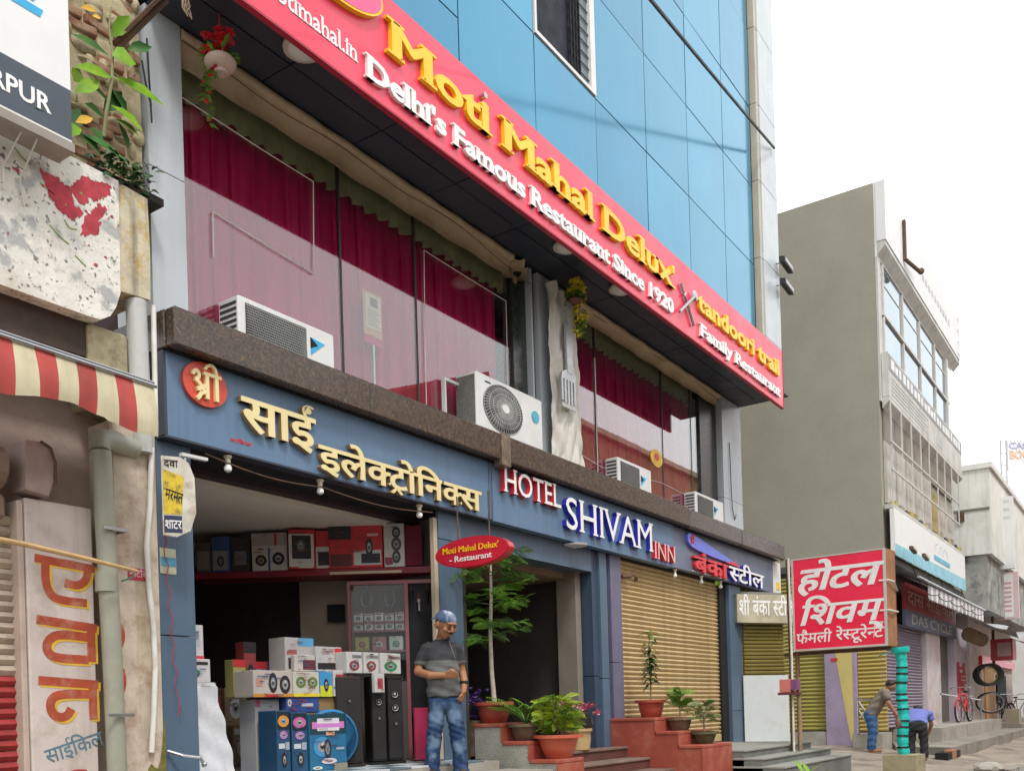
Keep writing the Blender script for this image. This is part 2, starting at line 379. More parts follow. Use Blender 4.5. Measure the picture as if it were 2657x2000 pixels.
rd = MB(); rx = [-60, -10] + [i * 1.5 for i in range(0, 40)] + [90, 200, 600]
rd.add([(x, y, -.218 + .03 * (1 - ((y + 8.2) / 3.9) ** 2)) for y in (-12.1, -10, -8.2, -6, -4.3) for x in rx], [(j * len(rx) + i, j * len(rx) + i + 1, (j + 1) * len(rx) + i + 1, (j + 1) * len(rx) + i) for j in range(4) for i in range(len(rx) - 1)])
struct(rd.o('road', mat('worn_asphalt', (.085, .078, .07), rough=.85, var=.25, scale=.8, dirt=((.22, .17, .12), .7, .9), bump=.5, bscale=30, grain=.15)))

# ---------------------------------------------------------------- the hotel: building shell
H = thing('hotel_building', (11, .6, .13), 'hotel building with blue glass upper storeys, dark overhang and grey-blue shop columns', 'building')
XL, XR = 4.62, 17.35
b = MB(); b.box(XL, 17.2, -.64, 9, 6.74, 16.4); b.o('upper_wall', mat('tower_backing', (.05, .06, .07), rough=.7), H)
b = MB(); b.box(XL + .02, 17.3, .62, 9, 3.25, 6.73); b.o('restaurant_wall', mat('dark_room', (.05, .03, .03), rough=.9), H)
# blue cladding panels, one by one
def blue_mat(i, c):
    m = mat('blue_panel_%d' % i, c, rough=.14, metal=.42, var=.07, scale=.6, spec=.5, streak=((c[0] * 1.3 + .02, c[1] * 1.1, c[2] * 1.05), .35))
    return m
BP = [blue_mat(0, (.060, .275, .43)), blue_mat(1, (.066, .30, .465)), blue_mat(2, (.054, .25, .40))]
cols = [4.64, 6.25, 7.66, 9.07, 10.48, 11.9, 13.31, 14.75, 16.05]; rows = [7.30, 8.66, 10.01, 11.37, 12.73, 14.09, 15.45, 16.4]
rng = random.Random(3)
for i in range(len(cols) - 1):
    rws = rows if cols[i] >= 7.6 else [7.30, 8.0, 9.36, 10.7, 12.05, 13.4, 14.8, 16.4]
    for j in range(len(rws) - 1):
        if i == 3 and j == 1: continue
        x0, x1, z0, z1 = cols[i] + .008, cols[i + 1] - .008, rws[j] + .008, rws[j + 1] - .008
        t = [rng.uniform(-.004, .004) for _ in range(3)]
        p = MB(); p.hexa([(x0, -.678 + t[0], z0), (x1, -.678 + t[1], z0), (x1, -.678 + t[1], z1), (x0, -.678 + t[2], z1)][::-1], [(x0, -.65, z0), (x1, -.65, z0), (x1, -.65, z1), (x0, -.65, z1)][::-1])
        p.o('blue_panel', BP[rng.choice([0, 0, 1, 2])], H)
# window in the cladding with white frame, dark room and a grille
w = MB()
w.box(9.08, 9.12, -.70, -.5, 8.67, 10.01); w.box(10.36, 10.475, -.70, -.5, 8.67, 10.01); w.box(9.12, 10.36, -.70, -.5, 8.67, 8.715); w.box(9.12, 10.36, -.70, -.5, 9.97, 10.01)
W1 = w.o('window', mat('window_frame_white', (.72, .72, .70), rough=.4, var=.06), H)
w = MB(); w.box(9.12, 10.36, -.645, -.642, 8.715, 9.97); w.o('pane', mat('dark_pane', (.008, .009, .02), rough=.5, spec=.15, var=.05), W1)
w = MB()
for k in range(4): w.box(9.92 + .07 * k, 9.935 + .07 * k, -.678, -.66, 8.715, 9.97)
for k in range(9): w.box(9.9, 10.36, -.672, -.665, 8.80 + .14 * k, 8.812 + .14 * k)
w.o('grille', M_BLACK, W1)
w = MB(); w.box(10.16, 10.355, -.656, -.648, 8.72, 9.965); w.o('pane', mat('grey_pane', (.13, .17, .19), rough=.4, var=.05), W1)
# projecting silver corner pier of the tower
M_TAN = mat('tan_edge', (.50, .46, .36), rough=.5, var=.08)
zj = [6.7, 7.46, 8.8, 10.13, 11.46, 12.77, 14.1, 15.4, 16.45]
for k in range(len(zj) - 1):
    p = MB(); p.box(16.24, 17.05, -.79, -.66, zj[k] + .006, zj[k + 1] - .006); p.o('silver_panel', M_SILVER, H)
    p = MB(); p.box(16.12, 16.236, -.772, -.66, zj[k] + .006, zj[k + 1] - .006); p.o('edge_strip', M_TAN, H)
b = MB(); b.box(16.055, 16.115, -.655, -.64, 7.3, 16.4); b.o('shadow_gap', M_BLACK, H)
# soffit of the overhang: dark panels with open joints
ys = [.60, .13, -.24, -.61, -.80]; xs = [4.64 + 1.16 * k for k in range(11)] + [17.38]
for i in range(len(xs) - 1):
    for j in range(len(ys) - 1):
        p = MB(); p.box(xs[i] + .007, xs[i + 1] - .007, ys[j + 1] + .007, ys[j] - .007, 6.70 + rng.uniform(0, .004), 6.725); p.o('soffit_panel', M_CHAR, H)
# piers of the restaurant floor
for z0, z1 in ((4.1, 5.436), (5.444, 6.70)):
    p = MB(); p.box(4.63, 4.955, .13, .6, z0, z1); p.o('silver_panel', M_SILVER, H)
for z0, z1 in ((4.1, 4.85), (4.858, 6.68)):
    p = MB(); p.box(16.42, 17.34, .13, .6, z0, z1); p.o('silver_panel', M_SILVER, H)
M_DKSTONE = mat('black_speckled_stone', (.035, .035, .033), rough=.3, var=.3, scale=20, grain=.5)
p = MB(); p.box(15.66, 16.40, .24, .6, 4.1, 6.66); p.o('stone_strip', M_DKSTONE, H)
p = MB(); p.box(9.86, 10.16, .24, .6, 4.1, 6.66); p.o('stone_strip', mat('black_green_tile', (.02, .032, .028), rough=.22, var=.35, scale=6, streak=((.09, .06, .03), .5)), H)
p = MB(); p.box(10.17, 10.205, .16, .6, 4.1, 6.68); p.o('metal_strip', M_SILVER, H)
p = MB(); p.box(10.21, 10.32, .22, .6, 4.1, 6.68); p.o('stone_strip', mat('rusty_brown_strip', (.07, .04, .025), rough=.6, var=.4, scale=7), H)
p = MB(); p.box(10.325, 11.12, .15, .6, 4.1, 6.68); p.o('silver_panel', M_SILVER, H)
# glazing of the two bays: sheets of glass with dark silicone joints
def bay(xs_, z0, z1):
    for a, c in zip(xs_[:-1], xs_[1:]):
        q = MB(); q.hexa([(a + .004, .275, z0), (c - .004, .275, z0), (c - .004, .275, z1), (a + .004, .275, z1)][::-1], [(a + .004, .285, z0), (c - .004, .285, z0), (c - .004, .285, z1), (a + .004, .285, z1)][::-1])
        q.o('glass_pane', M_GLASS, H)
    for a in xs_[1:-1]:
        q = MB(); q.box(a - .012, a + .012, .271, .30, z0, z1); q.o('glazing_joint', mat('dark_silicone', (.05, .03, .03), rough=.5), H)
bay([4.96, 6.88, 8.03, 9.855], 4.11, 6.62)
bay([11.13, 12.0, 14.2, 15.35, 15.655], 4.11, 6.62)
b = MB(); b.box(XL, 17.34, -.03, .6, 3.99, 4.1); b.o('floor_slab', M_CONC, H)
# granite ledge, slab by slab
lx = [4.61, 6.8, 8.96]
for a, c in ((4.61, 6.795), (6.8, 8.955)): p = MB(); p.bbox(a, c, -.15, -.035, 3.965, 4.262, .012); p.o('granite_slab', M_GRANITE, H)
p = MB(); p.bbox(8.96, 9.14, -.165, -.035, 3.90, 4.27, .01); p.o('granite_slab', mat('paler_granite_block', (.17, .125, .085), rough=.35, var=.4, scale=14), H)
for a, c in ((9.145, 11.6), (11.605, 14.2)): p = MB(); p.bbox(a, c, -.15, -.035, 3.965, 4.262, .012); p.o('granite_slab', M_GRANITE, H)
for a, c in ((14.205, 16.5), (16.505, 18.86)): p = MB(); p.bbox(a, c, -.152, -.035, 3.95, 4.255, .03); p.o('granite_slab', M_GRANITE2, H)
p = MB(); p.bbox(4.60, 4.72, -.03, .62, 3.965, 4.262, .01); p.o('granite_slab', M_GRANITE, H)
p = MB(); p.box(4.63, 18.8, -.034, .12, 3.955, 3.98); p.o('ledge_underside', M_BLACK, H)
p = MB(); p.box(17.36, 18.84, -.03, .6, 3.99, 4.24); p.o('ledge_back', M_CONC, H)
# ground floor columns clad in blue-grey sheet
def column(x0, x1, y0, y1, joints, m=M_BLUECLAD, zt=3.28):
    zz = [.2] + joints + [zt]
    for a, c in zip(zz[:-1], zz[1:]):
        p = MB(); p.box(x0, x1, y0, y1, a + .005, c - .005); p.o('column_panel', m, H)
column(4.585, 4.91, .1, .75, [1.76])
column(8.085, 8.48, .1, .14, [2.98])
column(11.48, 11.62, .14, .6, [1.55], mat('navy_cladding', (.045, .075, .12), rough=.4, var=.08)); column(11.64, 11.84, .1, .6, [1.52]); column(11.95, 12.27, .1, .6, [1.75], mat('violet_grey_cladding', (.14, .14, .22), rough=.4, var=.1))
column(16.13, 16.42, .16, .6, [], M_BLACK); column(16.43, 16.99, .1, .6, [1.0])
b = MB(); b.box(11.845, 11.945, .2, .6, .2, 3.28); b.o('downpipe', mat('brown_pipe', (.07, .035, .025), rough=.6), H)
b = MB(); b.box(4.6, 18.5, .12, .75, 3.29, 3.95); b.o('lintel', M_BLACK, H)
b = MB(); b.box(8.49, 11.47, .13, .45, 2.98, 3.285); b.o('lintel', M_BLUECLAD, H)
# shop room
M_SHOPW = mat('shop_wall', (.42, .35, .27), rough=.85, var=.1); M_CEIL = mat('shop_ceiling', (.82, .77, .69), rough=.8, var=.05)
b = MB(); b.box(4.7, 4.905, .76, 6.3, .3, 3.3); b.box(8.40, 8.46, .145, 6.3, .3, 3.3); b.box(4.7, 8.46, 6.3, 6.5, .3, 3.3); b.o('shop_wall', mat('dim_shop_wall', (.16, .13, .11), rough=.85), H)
b = MB(); b.box(4.7, 8.4, .755, 6.5, 3.2, 3.25); b.o('shop_ceiling', M_CEIL, H)
# tiled shop floor with its apron: blue-grey and white checks
ta, tb = mat('floor_tile_white', (.56, .6, .62), rough=.35, var=.08, rnd=.05, dirt=((.25, .23, .2), .4, 4)), mat('floor_tile_blue', (.12, .17, .2), rough=.35, var=.1, rnd=.08)
b = MB(); b.box(4.58, 8.59, -.95, -.346, .0, .47); b.o('plinth', M_CONC, H); b = MB(); b.box(4.58, 8.46, -.345, 6.3, .0, .565); SHOPF = b.o('shop_floor', M_CONC, H)
tmesh = [MB().bbox(-.145, .145, -.145, .145, 0, .02, .004).mesh('floor_tile', m_) for m_ in (ta, tb)]
for i in range(12):
    for j in range(21):
        o = link('floor_tile', tmesh[(i + j) % 2], SHOPF); o.location = (4.76 + .3 * i, -.19 + .3 * j, .566)
# entrance passage
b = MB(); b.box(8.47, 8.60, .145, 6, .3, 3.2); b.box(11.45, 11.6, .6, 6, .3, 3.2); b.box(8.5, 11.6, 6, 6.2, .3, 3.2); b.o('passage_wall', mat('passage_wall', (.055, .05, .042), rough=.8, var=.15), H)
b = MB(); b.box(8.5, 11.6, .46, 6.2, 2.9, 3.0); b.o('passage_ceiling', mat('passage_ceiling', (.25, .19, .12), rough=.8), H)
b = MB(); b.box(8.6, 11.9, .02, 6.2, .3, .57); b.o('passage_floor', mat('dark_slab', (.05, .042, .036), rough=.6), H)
b = MB(); b.box(11.3, 11.44, .3, .6, .57, 2.98); b.o('door_jamb', mat('grey_jamb', (.24, .21, .17), rough=.7), H)

# restaurant curtains: pleated red drapes under a green valance, one pair per bay
def pleat(x0, x1, y, z0, z1, amp, pitch, seed, hem=0.0, flare=0.0):
    rg = random.Random(seed); n = int((x1 - x0) / pitch * 8); ph = [0]
    for i in range(n): ph.append(ph[-1] + 2 * math.pi / 8 * rg.uniform(.6, 1.45))
    q = MB()
    def fn(u, v):
        i = int(round(u * n)); s_ = math.sin(ph[i]); z = z1 + (z0 - z1) * v
        return (x0 + (x1 - x0) * u + .3 * amp * math.cos(ph[i] * 2), y + amp * s_ * (.55 + .45 * v + flare * v) + amp * .4 * math.sin(ph[i] * .37 + v * 2), z - (hem * (s_ * .5 + .5) * v))
    return q.grid(fn, n, 8)
M_CURT = mat('crimson_curtain', (.66, .012, .125), rough=.55, var=.15, scale=2.0, spec=.3, bump=.1, bscale=90)
M_VAL = mat('olive_valance', (.52, .54, .30), rough=.6, var=.15, scale=2, spec=.3)
for x0, x1, lab, sd, zv in ((4.97, 9.84, 'crimson pleated curtain with olive valance in the large left restaurant window', 5, 6.31), (11.14, 15.65, 'crimson pleated curtain with olive valance in the right restaurant window', 9, 6.33)):
    t = thing('window_curtain', ((x0 + x1) / 2, .45, 4.1), lab, 'curtain', 'restaurant window curtains')
    pleat(x0, x1, .47, 4.12, 6.6, .06, .21, sd).o('drape', M_CURT, t, smooth=True)
    pleat(x0, x1, .365, zv, 6.62, .03, .19, sd + 1, hem=.016).o('valance', M_VAL, t, smooth=True)
    q = MB(); q.tube([(x0, .42, 6.615), (x1, .42, 6.615)], .012); q.o('curtain_rod', M_STEEL, t)
# rolled cream canvas blinds fixed under the overhang
def blind(x0, x1, z0, lab, sd):
    t = thing('rolled_blind', ((x0 + x1) / 2, .2, z0), lab, 'blind', 'cream canvas blinds above the windows')
    rg = random.Random(sd); n = 60
    def fn(u, v):
        sag = .004 * math.sin(u * 23 + sd) + .006 * math.sin(u * 7)
        return (x0 + (x1 - x0) * u, .15 + .06 * math.sin(v * 2.2) + .01 * math.sin(u * 40 + v * 3), 6.66 - (6.66 - z0) * v + sag * v)
    MB().grid(fn, n, 8).o('canvas', M_CREAM, t, smooth=True)
    q = MB(); pts = [(x0 + (x1 - x0) * i / 30, .15, 6.655 + .006 * math.sin(i * 1.7)) for i in range(31)]; q.tube(pts, [.045 + .002 * math.sin(i * 2.3) for i in range(31)], 10); q.o('roll', M_CREAM, t, smooth=True)
    q = MB(); q.tube([(x0 + (x1 - x0) * i / 20, .135 + .004 * math.sin(i), z0 + .16 + .025 * math.sin(i * .9 + sd) + (.0 if i < 17 else -.03 * (i - 17))) for i in range(21)], .004, 5); q.o('cord', M_WIRE, t)
    return t
t = blind(4.97, 9.75, 6.42, 'long cream canvas blind rolled above the large left window, crumpled at its right end', 1)
q = MB()
def crumple(u, v):
    return (9.70 + .45 * u, .13 + .12 * math.sin(v * 3.1) + .05 * math.sin(9 * u + 4 * v), 6.68 - .33 * v * (1 - .35 * u) + .03 * math.sin(13 * u + 7 * v))
q.grid(crumple, 14, 10).o('crumpled_end', M_CREAM, t, smooth=True)
blind(11.15, 16.36, 6.47, 'cream canvas blind rolled above the right restaurant window', 2)

# ---------------------------------------------------------------- signs on the hotel front
UX, UZ = (1, 0, 0), (0, 0, 1)
M_PINK = mat('pink_red_sign_face', (.86, .045, .105), rough=.35, var=.07, scale=.8, coat=.2, dirt=((.72, .03, .075), .5, 1.1), streak=((.66, .03, .07), .4))
M_PINKD = mat('dark_red_edge', (.42, .015, .04), rough=.5, var=.05)
Sg = thing('restaurant_sign', (10.7, -.82, 6.37), 'long pink-red restaurant sign board with raised yellow and white letters under the blue panels', 'sign')
sgx = [4.4, 6.9, 9.4, 11.9, 14.4, 16.91]
for a, c in zip(sgx[:-1], sgx[1:]):
    p = MB(); p.box(a + .001, c - .001, -.84, -.80, 6.385, 7.385); p.o('sign_panel', M_PINK, Sg)
p = MB(); p.box(4.4, 16.93, -.845, -.79, 6.365, 6.384); p.o('sign_edge', M_PINKD, Sg)
p = MB(); p.box(16.912, 16.93, -.845, -.79, 6.384, 7.39); p.o('sign_edge', M_PINKD, Sg)
p = MB(); p.box(4.4, 16.91, -.80, -.78, 6.40, 7.38); p.o('sign_backing', M_CHAR, Sg)
letters("Moti Mahal Delux", (6.36, -.842, 6.865), UX, UZ, .42, 5.80, M_YEL, Sg, bold=.026, ext=.045, serif=.14)
letters("'", (12.13, -.842, 6.88), UX, UZ, .36, .10, M_YEL, Sg, bold=.02, ext=.06)
p = MB(); p.lathe([(.03, .0), (.03, .06)], (7.78, -.842, 7.21), 12, axis=(0, -1, 0)); p.o('letter_dot', M_STEEL, Sg)
letters("Delhi's Famous Restaurant Since 1920", (6.06, -.842, 6.50), UX, UZ, .265, 6.15, M_WHITE_LET, Sg, bold=.03, ext=.035, serif=.13)
letters("tandoori trail", (13.08, -.842, 6.865), UX, UZ, .37, 3.56, M_YEL, Sg, bold=.032, ext=.04)
letters("Family Restaurant", (13.13, -.842, 6.50), UX, UZ, .25, 3.52, M_WHITE_LET, Sg, bold=.03, ext=.035, serif=.13)
letters("www.motimahal.in", (3.75 + .7, -.8415, 6.575), UX, UZ, .21, 1.54, M_WHITE_LET, Sg, bold=.012, ext=.004, serif=.12)
# oval emblem with a gold rim
c0 = (5.62, 7.2); n = 40
ov = [(c0[0] + .66 * math.cos(2 * math.pi * k / n), c0[1] + .27 * math.sin(2 * math.pi * k / n)) for k in range(n)]; ov2 = [(c0[0] + .635 * math.cos(2 * math.pi * k / n), c0[1] + .25 * math.sin(2 * math.pi * k / n)) for k in range(n)]
fs = plane_fn((0, -.842, 0), UX, UZ)
p = MB(); p.prism(ov, fs, 0, .05); p.o('emblem_rim', M_YEL, Sg)
p = MB(); p.prism(ov2, fs, .0505, .053); p.o('emblem_face', mat('emblem_pink', (.85, .10, .26), rough=.3, var=.04), Sg)
letters("Delux", (5.45, -.896, 7.03), UX, UZ, .1, .3, M_YEL, Sg, bold=.0, ext=.003)
# crossed spoon and fork
p = MB(); d = Vector((.40, 0, -.47)).normalized(); e = Vector((-.63, 0, -.46)).normalized()
c1 = Vector((12.50, -.87, 7.03)); p.tube([c1 + d * .2, c1 + d * .62], .02, 8)
for k in (-1, 0, 1): p.tube([c1 + Vector((.03 * k, 0, .02 * k)) , c1 + d * .2], .012, 6)
p.tube([c1 + d * .16 - Vector((.04, 0, .03)), c1 + d * .16 + Vector((.04, 0, .03))], .02, 6); p.o('fork', M_STEEL, Sg)
p = MB(); c1 = Vector((12.98, -.89, 7.03)); p.ball(c1 + e * .06, (.09, .02, .08), 12, 6); p.tube([c1 + e * .1, c1 + e * .76], .02, 8); p.o('spoon', M_STEEL, Sg, smooth=True)

def board(name, x0, x1, z0, z1, y, m, lab, th=.11, base=None):
    t = thing(name, ((x0 + x1) / 2, y + .05, z0), lab, 'sign')
    p = MB(); p.box(x0, x1, y, y + th, z0, z1); p.o('sign_panel', m, t); return t
# electronics shop sign
E1 = board('shop_sign', 4.63, 8.90, 3.30, 3.952, 0, M_BLUESIGN, 'slate blue electronics shop sign with pale gold Hindi letters and a red disc')
p = MB(); p.box(4.60, 4.628, -.005, .14, 3.29, 3.952); p.o('sign_edge', M_CHAR, E1)
p = MB(); p.box(4.60, 8.9, -.006, .115, 3.282, 3.299); p.o('sign_edge', M_CHAR, E1)
f0 = plane_fn((0, -.002, 0), UX, UZ)
cx, cz = 4.975, 3.775; dn = 36
p = MB(); p.prism([(cx + .215 * math.cos(2 * math.pi * k / dn), cz + .175 * math.sin(2 * math.pi * k / dn)) for k in range(dn)], f0, 0, .03); p.o('red_disc', mat('orange_red_disc', (.62, .07, .035), rough=.4, var=.06), E1)
def strokes(lines, fn, w, d0, d1):
    """brush strokes as joined bars: lines of (u, v) points"""
    m = MB(); k = 0
    def chaikin(p):
        if len(p) < 3: return p
        for _ in range(2):
            q = [p[0]]
            for a, c_ in zip(p[:-1], p[1:]): q += [a.lerp(c_, .25), a.lerp(c_, .75)]
            p = q + [p[-1]]
        return p
    for ln in lines:
        ww = w
        if isinstance(ln[0], (int, float)): ww, ln = ln[0], ln[1:]
        pts = chaikin([Vector((a, c_)) for a, c_ in ln]); L = []; Rr = []
        for i, q in enumerate(pts):
            t = (pts[min(i + 1, len(pts) - 1)] - pts[max(i - 1, 0)]).normalized(); nn = Vector((-t.y, t.x)) * ww / 2
            L.append(q + nn); Rr.append(q - nn)
        k += 1; e = .0005 * k
        for i in range(len(pts) - 1):
            m.hexa([fn(*Rr[i], d0), fn(*Rr[i + 1], d0), fn(*L[i + 1], d0), fn(*L[i], d0)], [fn(*Rr[i], d1 + e), fn(*Rr[i + 1], d1 + e), fn(*L[i + 1], d1 + e), fn(*L[i], d1 + e)])
    return m
# the word shri drawn stroke by stroke
def shri(u0, v0, s, fn, d0, d1):
    q = lambda *p: [(u0 + a * s, v0 + c_ * s) for a, c_ in p]
    return strokes([q((.02, .62), (.05, .72), (.14, .74), (.2, .66), (.17, .57), (.08, .53)), q((.08, .53), (.2, .46), (.30, .34), (.36, .22)), [.10 * s] + q((.12, .30), (.25, .34), (.38, .44)),
                    [.10 * s] + q((.42, .72), (.42, .12)), q((.25, .26), (.20, .14), (.12, .06)), [.08 * s] + q((.22, .20), (.34, .26), (.42, .34)),
                    [.10 * s] + q((.70, .72), (.70, .12)), [.08 * s] + q((.32, .72), (.84, .72)), [.07 * s] + q((.70, .72), (.68, .90), (.56, .98), (.42, .92), (.36, .82))], fn, .085 * s, d0, d1)
shri(4.835, 3.615, .33, f0, .03, .055).o('lettering', M_GOLD, E1)
word(['स', 'ा', 'ई', 'ं'], (5.33, -.002, 3.505), UX, UZ, .42, .81, [M_GOLD, M_GOLDS], E1, bold=.022, ext=.045, two=True)
word(['इ', 'ल', 'े', 'क-', 'ट', '^', 'ो', 'ि', 'न', 'क-', 'स'], (6.2, -.002, 3.34), UX, UZ, .34, 2.47, [M_GOLD, M_GOLDS], E1, bold=.022, ext=.045, two=True)
word(['श', 'ि', 'व', 'स'], (5.23, -.001, 3.385), UX, UZ, .04, .22, M_RED, E1, bold=.01, ext=.003)
# hotel sign
E2 = board('hotel_sign', 8.96, 13.87, 3.285, 3.952, -.012, M_BLUESIGN, 'blue hotel name board with red HOTEL, tall white SHIVAM and red INN letters', th=.122)
p = MB(); p.box(8.904, 8.955, -.004, .11, 3.30, 3.952); p.o('sign_joint', M_BLUECLAD, E2)
letters("HOTEL", (9.09, -.014, 3.645), UX, UZ, .40, 1.28, [M_WHITE_LET, M_RED], E2, bold=.003, ext=.065, serif=.10, two=True)
letters("SHIVAM", (10.46, -.014, 3.415), UX, UZ, .59, 2.56, [M_WHITE_LET, M_BLUEL], E2, bold=.001, ext=.065, serif=.09, two=True)
letters("INN", (13.04, -.014, 3.335), UX, UZ, .36, .77, [mat('pinkish_letter', (.78, .5, .48), rough=.4), M_RED], E2, bold=.003, ext=.06, serif=.08, two=True)
# steel shop sign
E3 = board('shop_sign', 13.875, 18.55, 3.30, 3.95, .01, M_GREYSIGN, 'grey-blue steel shop sign with red and white Hindi letters below a blue swoosh', th=.1)
f3 = plane_fn((0, .008, 0), UX, UZ)
p = MB(); p.prism([(14.36, 3.87), (14.38, 3.76), (14.5, 3.70), (14.75, 3.665), (15.4, 3.63), (16.45, 3.60), (16.3, 3.66), (15.6, 3.76), (15.0, 3.845), (14.6, 3.90), (14.44, 3.91)][::-1], f3, 0, .05); p.o('blue_swoosh', [mat('swoosh_blue', (.16, .2, .72), rough=.35, var=.05)], E3)
shri(14.47, 3.735, .16, f3, .051, .06).o('lettering', M_RED, E3)
word(['ब', 'ं', 'क', 'ा'], (14.6, .008, 3.315), UX, UZ, .38, 1.42, M_RED, E3, bold=.024, ext=.06)
p = MB(); p.prism([(15.98, 3.60), (16.62, 3.575), (16.35, 3.66)], f3, .0, .06); p.o('red_peak', M_RED, E3)
word(['स-', 'ट', 'ी', 'ल'], (16.1, .008, 3.315), UX, UZ, .38, 1.75, [M_WHITE_LET, M_BLUEL], E3, bold=.018, ext=.06, two=True)
p = MB()
for k in range(14): p.box(14.62 + .1 * k, 14.66 + .1 * k, -.002, .007, 3.313, 3.325)
p.o('small_print', M_WHITE_LET, E3)

# oval red hanging sign over the hotel entrance
c = Vector((7.85, -.50, 2.735)); ax = Vector((0, -1, 0)); un = ax.cross(Vector((0, 0, 1)))
O1 = thing('oval_sign', (c.x, c.y, 2.52), 'small oval red restaurant sign hanging over the hotel entrance', 'sign')
fo = plane_fn(c, ax, UZ)
n = 40; el = lambda a, b_: [(a * math.cos(2 * math.pi * k / n), b_ * math.sin(2 * math.pi * k / n)) for k in range(n)]
OW, OH = .47, .155
p = MB(); p.prism(el(OW, OH), fo, -.10, 0); p.o('sign_box', mat('crimson_box', (.50, .015, .03), rough=.3, var=.05, coat=.4), O1)
p = MB(); p.prism(el(OW - .01, OH - .008), fo, .0005, .004); p.o('sign_face', mat('crimson_face', (.60, .02, .045), rough=.25, var=.05, coat=.4), O1)
def onfo(x, y): return tuple(fo(x, y, .0045))
letters("Moti Mahal Delux'", onfo(-.37, .01), ax, UZ, .088, .72, M_YEL, O1, bold=.012, ext=.004)
letters("- Restaurant", onfo(-.28, -.085), ax, UZ, .085, .54, M_WHITE_LET, O1, bold=.012, ext=.004)
p = MB(); p.tube([fo(-.2, OH - .02, -.05), fo(-.2, .6, -.05)], .008); p.o('hanger', M_IRON, O1); p = MB(); p.tube([fo(.2, OH - .02, -.05), fo(.2, .6, -.05)], .008); p.o('hanger', M_IRON, O1)

# ---------------------------------------------------------------- air conditioners on the ledge
M_ACW = mat('ac_white', (.74, .75, .73), rough=.4, var=.05, scale=3, dirt=((.5, .48, .42), .3, 4))
M_ACD = mat('ac_dark_grille', (.04, .042, .04), rough=.6, var=.2); M_ACG = mat('ac_coil_grey', (.17, .18, .16), rough=.55, var=.25, scale=30)
def tri_logo(t, x, z, y, s):
    p = MB(); p.hexa([(x, y, z), (x + s * .9, y, z + s * .72), (x + s * .05, y, z + s * .80)], [(x, y - .004, z), (x + s * .9, y - .004, z + s * .72), (x + s * .05, y - .004, z + s * .80)]); p.o('logo', mat('logo_cyan', (.02, .42, .75), rough=.4), t)
    p = MB(); p.hexa([(x, y, z + s * .3), (x + s * .45, y, z + s * .52), (x, y, z + s * .8)], [(x, y - .006, z + s * .3), (x + s * .45, y - .006, z + s * .52), (x, y - .006, z + s * .8)]); p.o('logo', M_BLACK, t)
def slotted_ac(x0, x1, y0, y1, z0, z1, lab, gw=.68, diag=False):
    t = thing('air_conditioner', ((x0 + x1) / 2, (y0 + y1) / 2, z0), lab, 'air conditioner', 'air conditioner units on the ledge')
    p = MB(); p.bbox(x0, x1, y0, y1, z0 + .03, z1, .015); p.o('casing', M_ACW, t)
    for fx in (x0 + .12, x1 - .2):
        p = MB(); p.box(fx, fx + .08, y0 - .01, y1 + .01, z0, z0 + .035); p.o('foot', M_ACD, t)
    gx0, gx1 = x0 + .07, x0 + gw * (x1 - x0)
    p = MB(); p.box(gx0, gx1, y0 - .004, y0 + .01, z0 + .07, z1 - .05); GR = p.o('fan_grille', M_ACD, t)
    p = MB(); n = int((z1 - z0 - .12) / .022)
    for k in range(n): p.box(gx0 + .005, gx1 - .005, y0 - .016, y0 - .005, z0 + .075 + k * .022, z0 + .082 + k * .022)
    if diag:
        for k in range(26): 
            a = gx0 + (gx1 - gx0) * k / 26; p.tube([(a, y0 - .018, z1 - .055), (min(a + .12, gx1), y0 - .018, z0 + .08)], .0025, 4)
    p.o('grille_bars', mat('grille_grey', (.32, .33, .31), rough=.5, var=.1), GR)
    p = MB(); n = 6                                   # louvred end panel and handle recess
    for k in range(n): p.box(x0 - .004, x0 + .004, y0 + .03, y1 - .03, z1 - .07 - k * .05, z1 - .045 - k * .05)
    p.o('side_louvre', M_ACD, t)
    tri_logo(t, gx1 + .05, z0 + (z1 - z0) * .5, y0 - .001, min(.2, (x1 - gx1) * .6))
    return t
slotted_ac(5.36, 6.48, 0, .265, 4.1, 4.645, 'long air conditioner unit with wide slotted grille, leftmost on the granite ledge', diag=True)
A1 = slotted_ac(12.2, 13.27, .05, .268, 4.1, 4.70, 'air conditioner unit under the right window, nearer of the two small ones', gw=.62)
slotted_ac(14.95, 16.17, .05, .268, 4.1, 4.69, 'air conditioner unit at the right end of the ledge beside the silver pier', gw=.6)
# the big unit with the round fan
t = thing('air_conditioner', (9.3, .05, 4.1), 'large white air conditioner unit with round fan grille beside the tarpaulin', 'air conditioner', 'air conditioner units on the ledge')
p = MB(); p.bbox(8.66, 10.03, -.05, .255, 4.29, 4.925, .02); p.o('casing', M_ACW, t)
p = MB(); p.box(8.655, 8.66, -.02, .24, 4.33, 4.89); p.o('side_coil', M_ACG, t)
p = MB(); p.box(8.40, 8.425, .20, .25, 4.1, 4.83); p.box(8.425, 8.655, .20, .25, 4.80, 4.83); p.box(8.5, 9.9, -.02, .02, 4.1, 4.285); p.box(8.5, 9.9, .2, .25, 4.1, 4.285); p.o('bracket', M_ACW, t)
fx, fz, rx, rz = 9.17, 4.60, .40, .275; N = 36
f_ = plane_fn((0, -.052, 0), (1, 0, 0), (0, 0, 1))
p = MB(); p.prism([(fx + rx * math.cos(2 * math.pi * k / N), fz + rz * math.sin(2 * math.pi * k / N)) for k in range(N)], f_, 0, .004); FG = p.o('fan_opening', M_ACD, t)
p = MB()
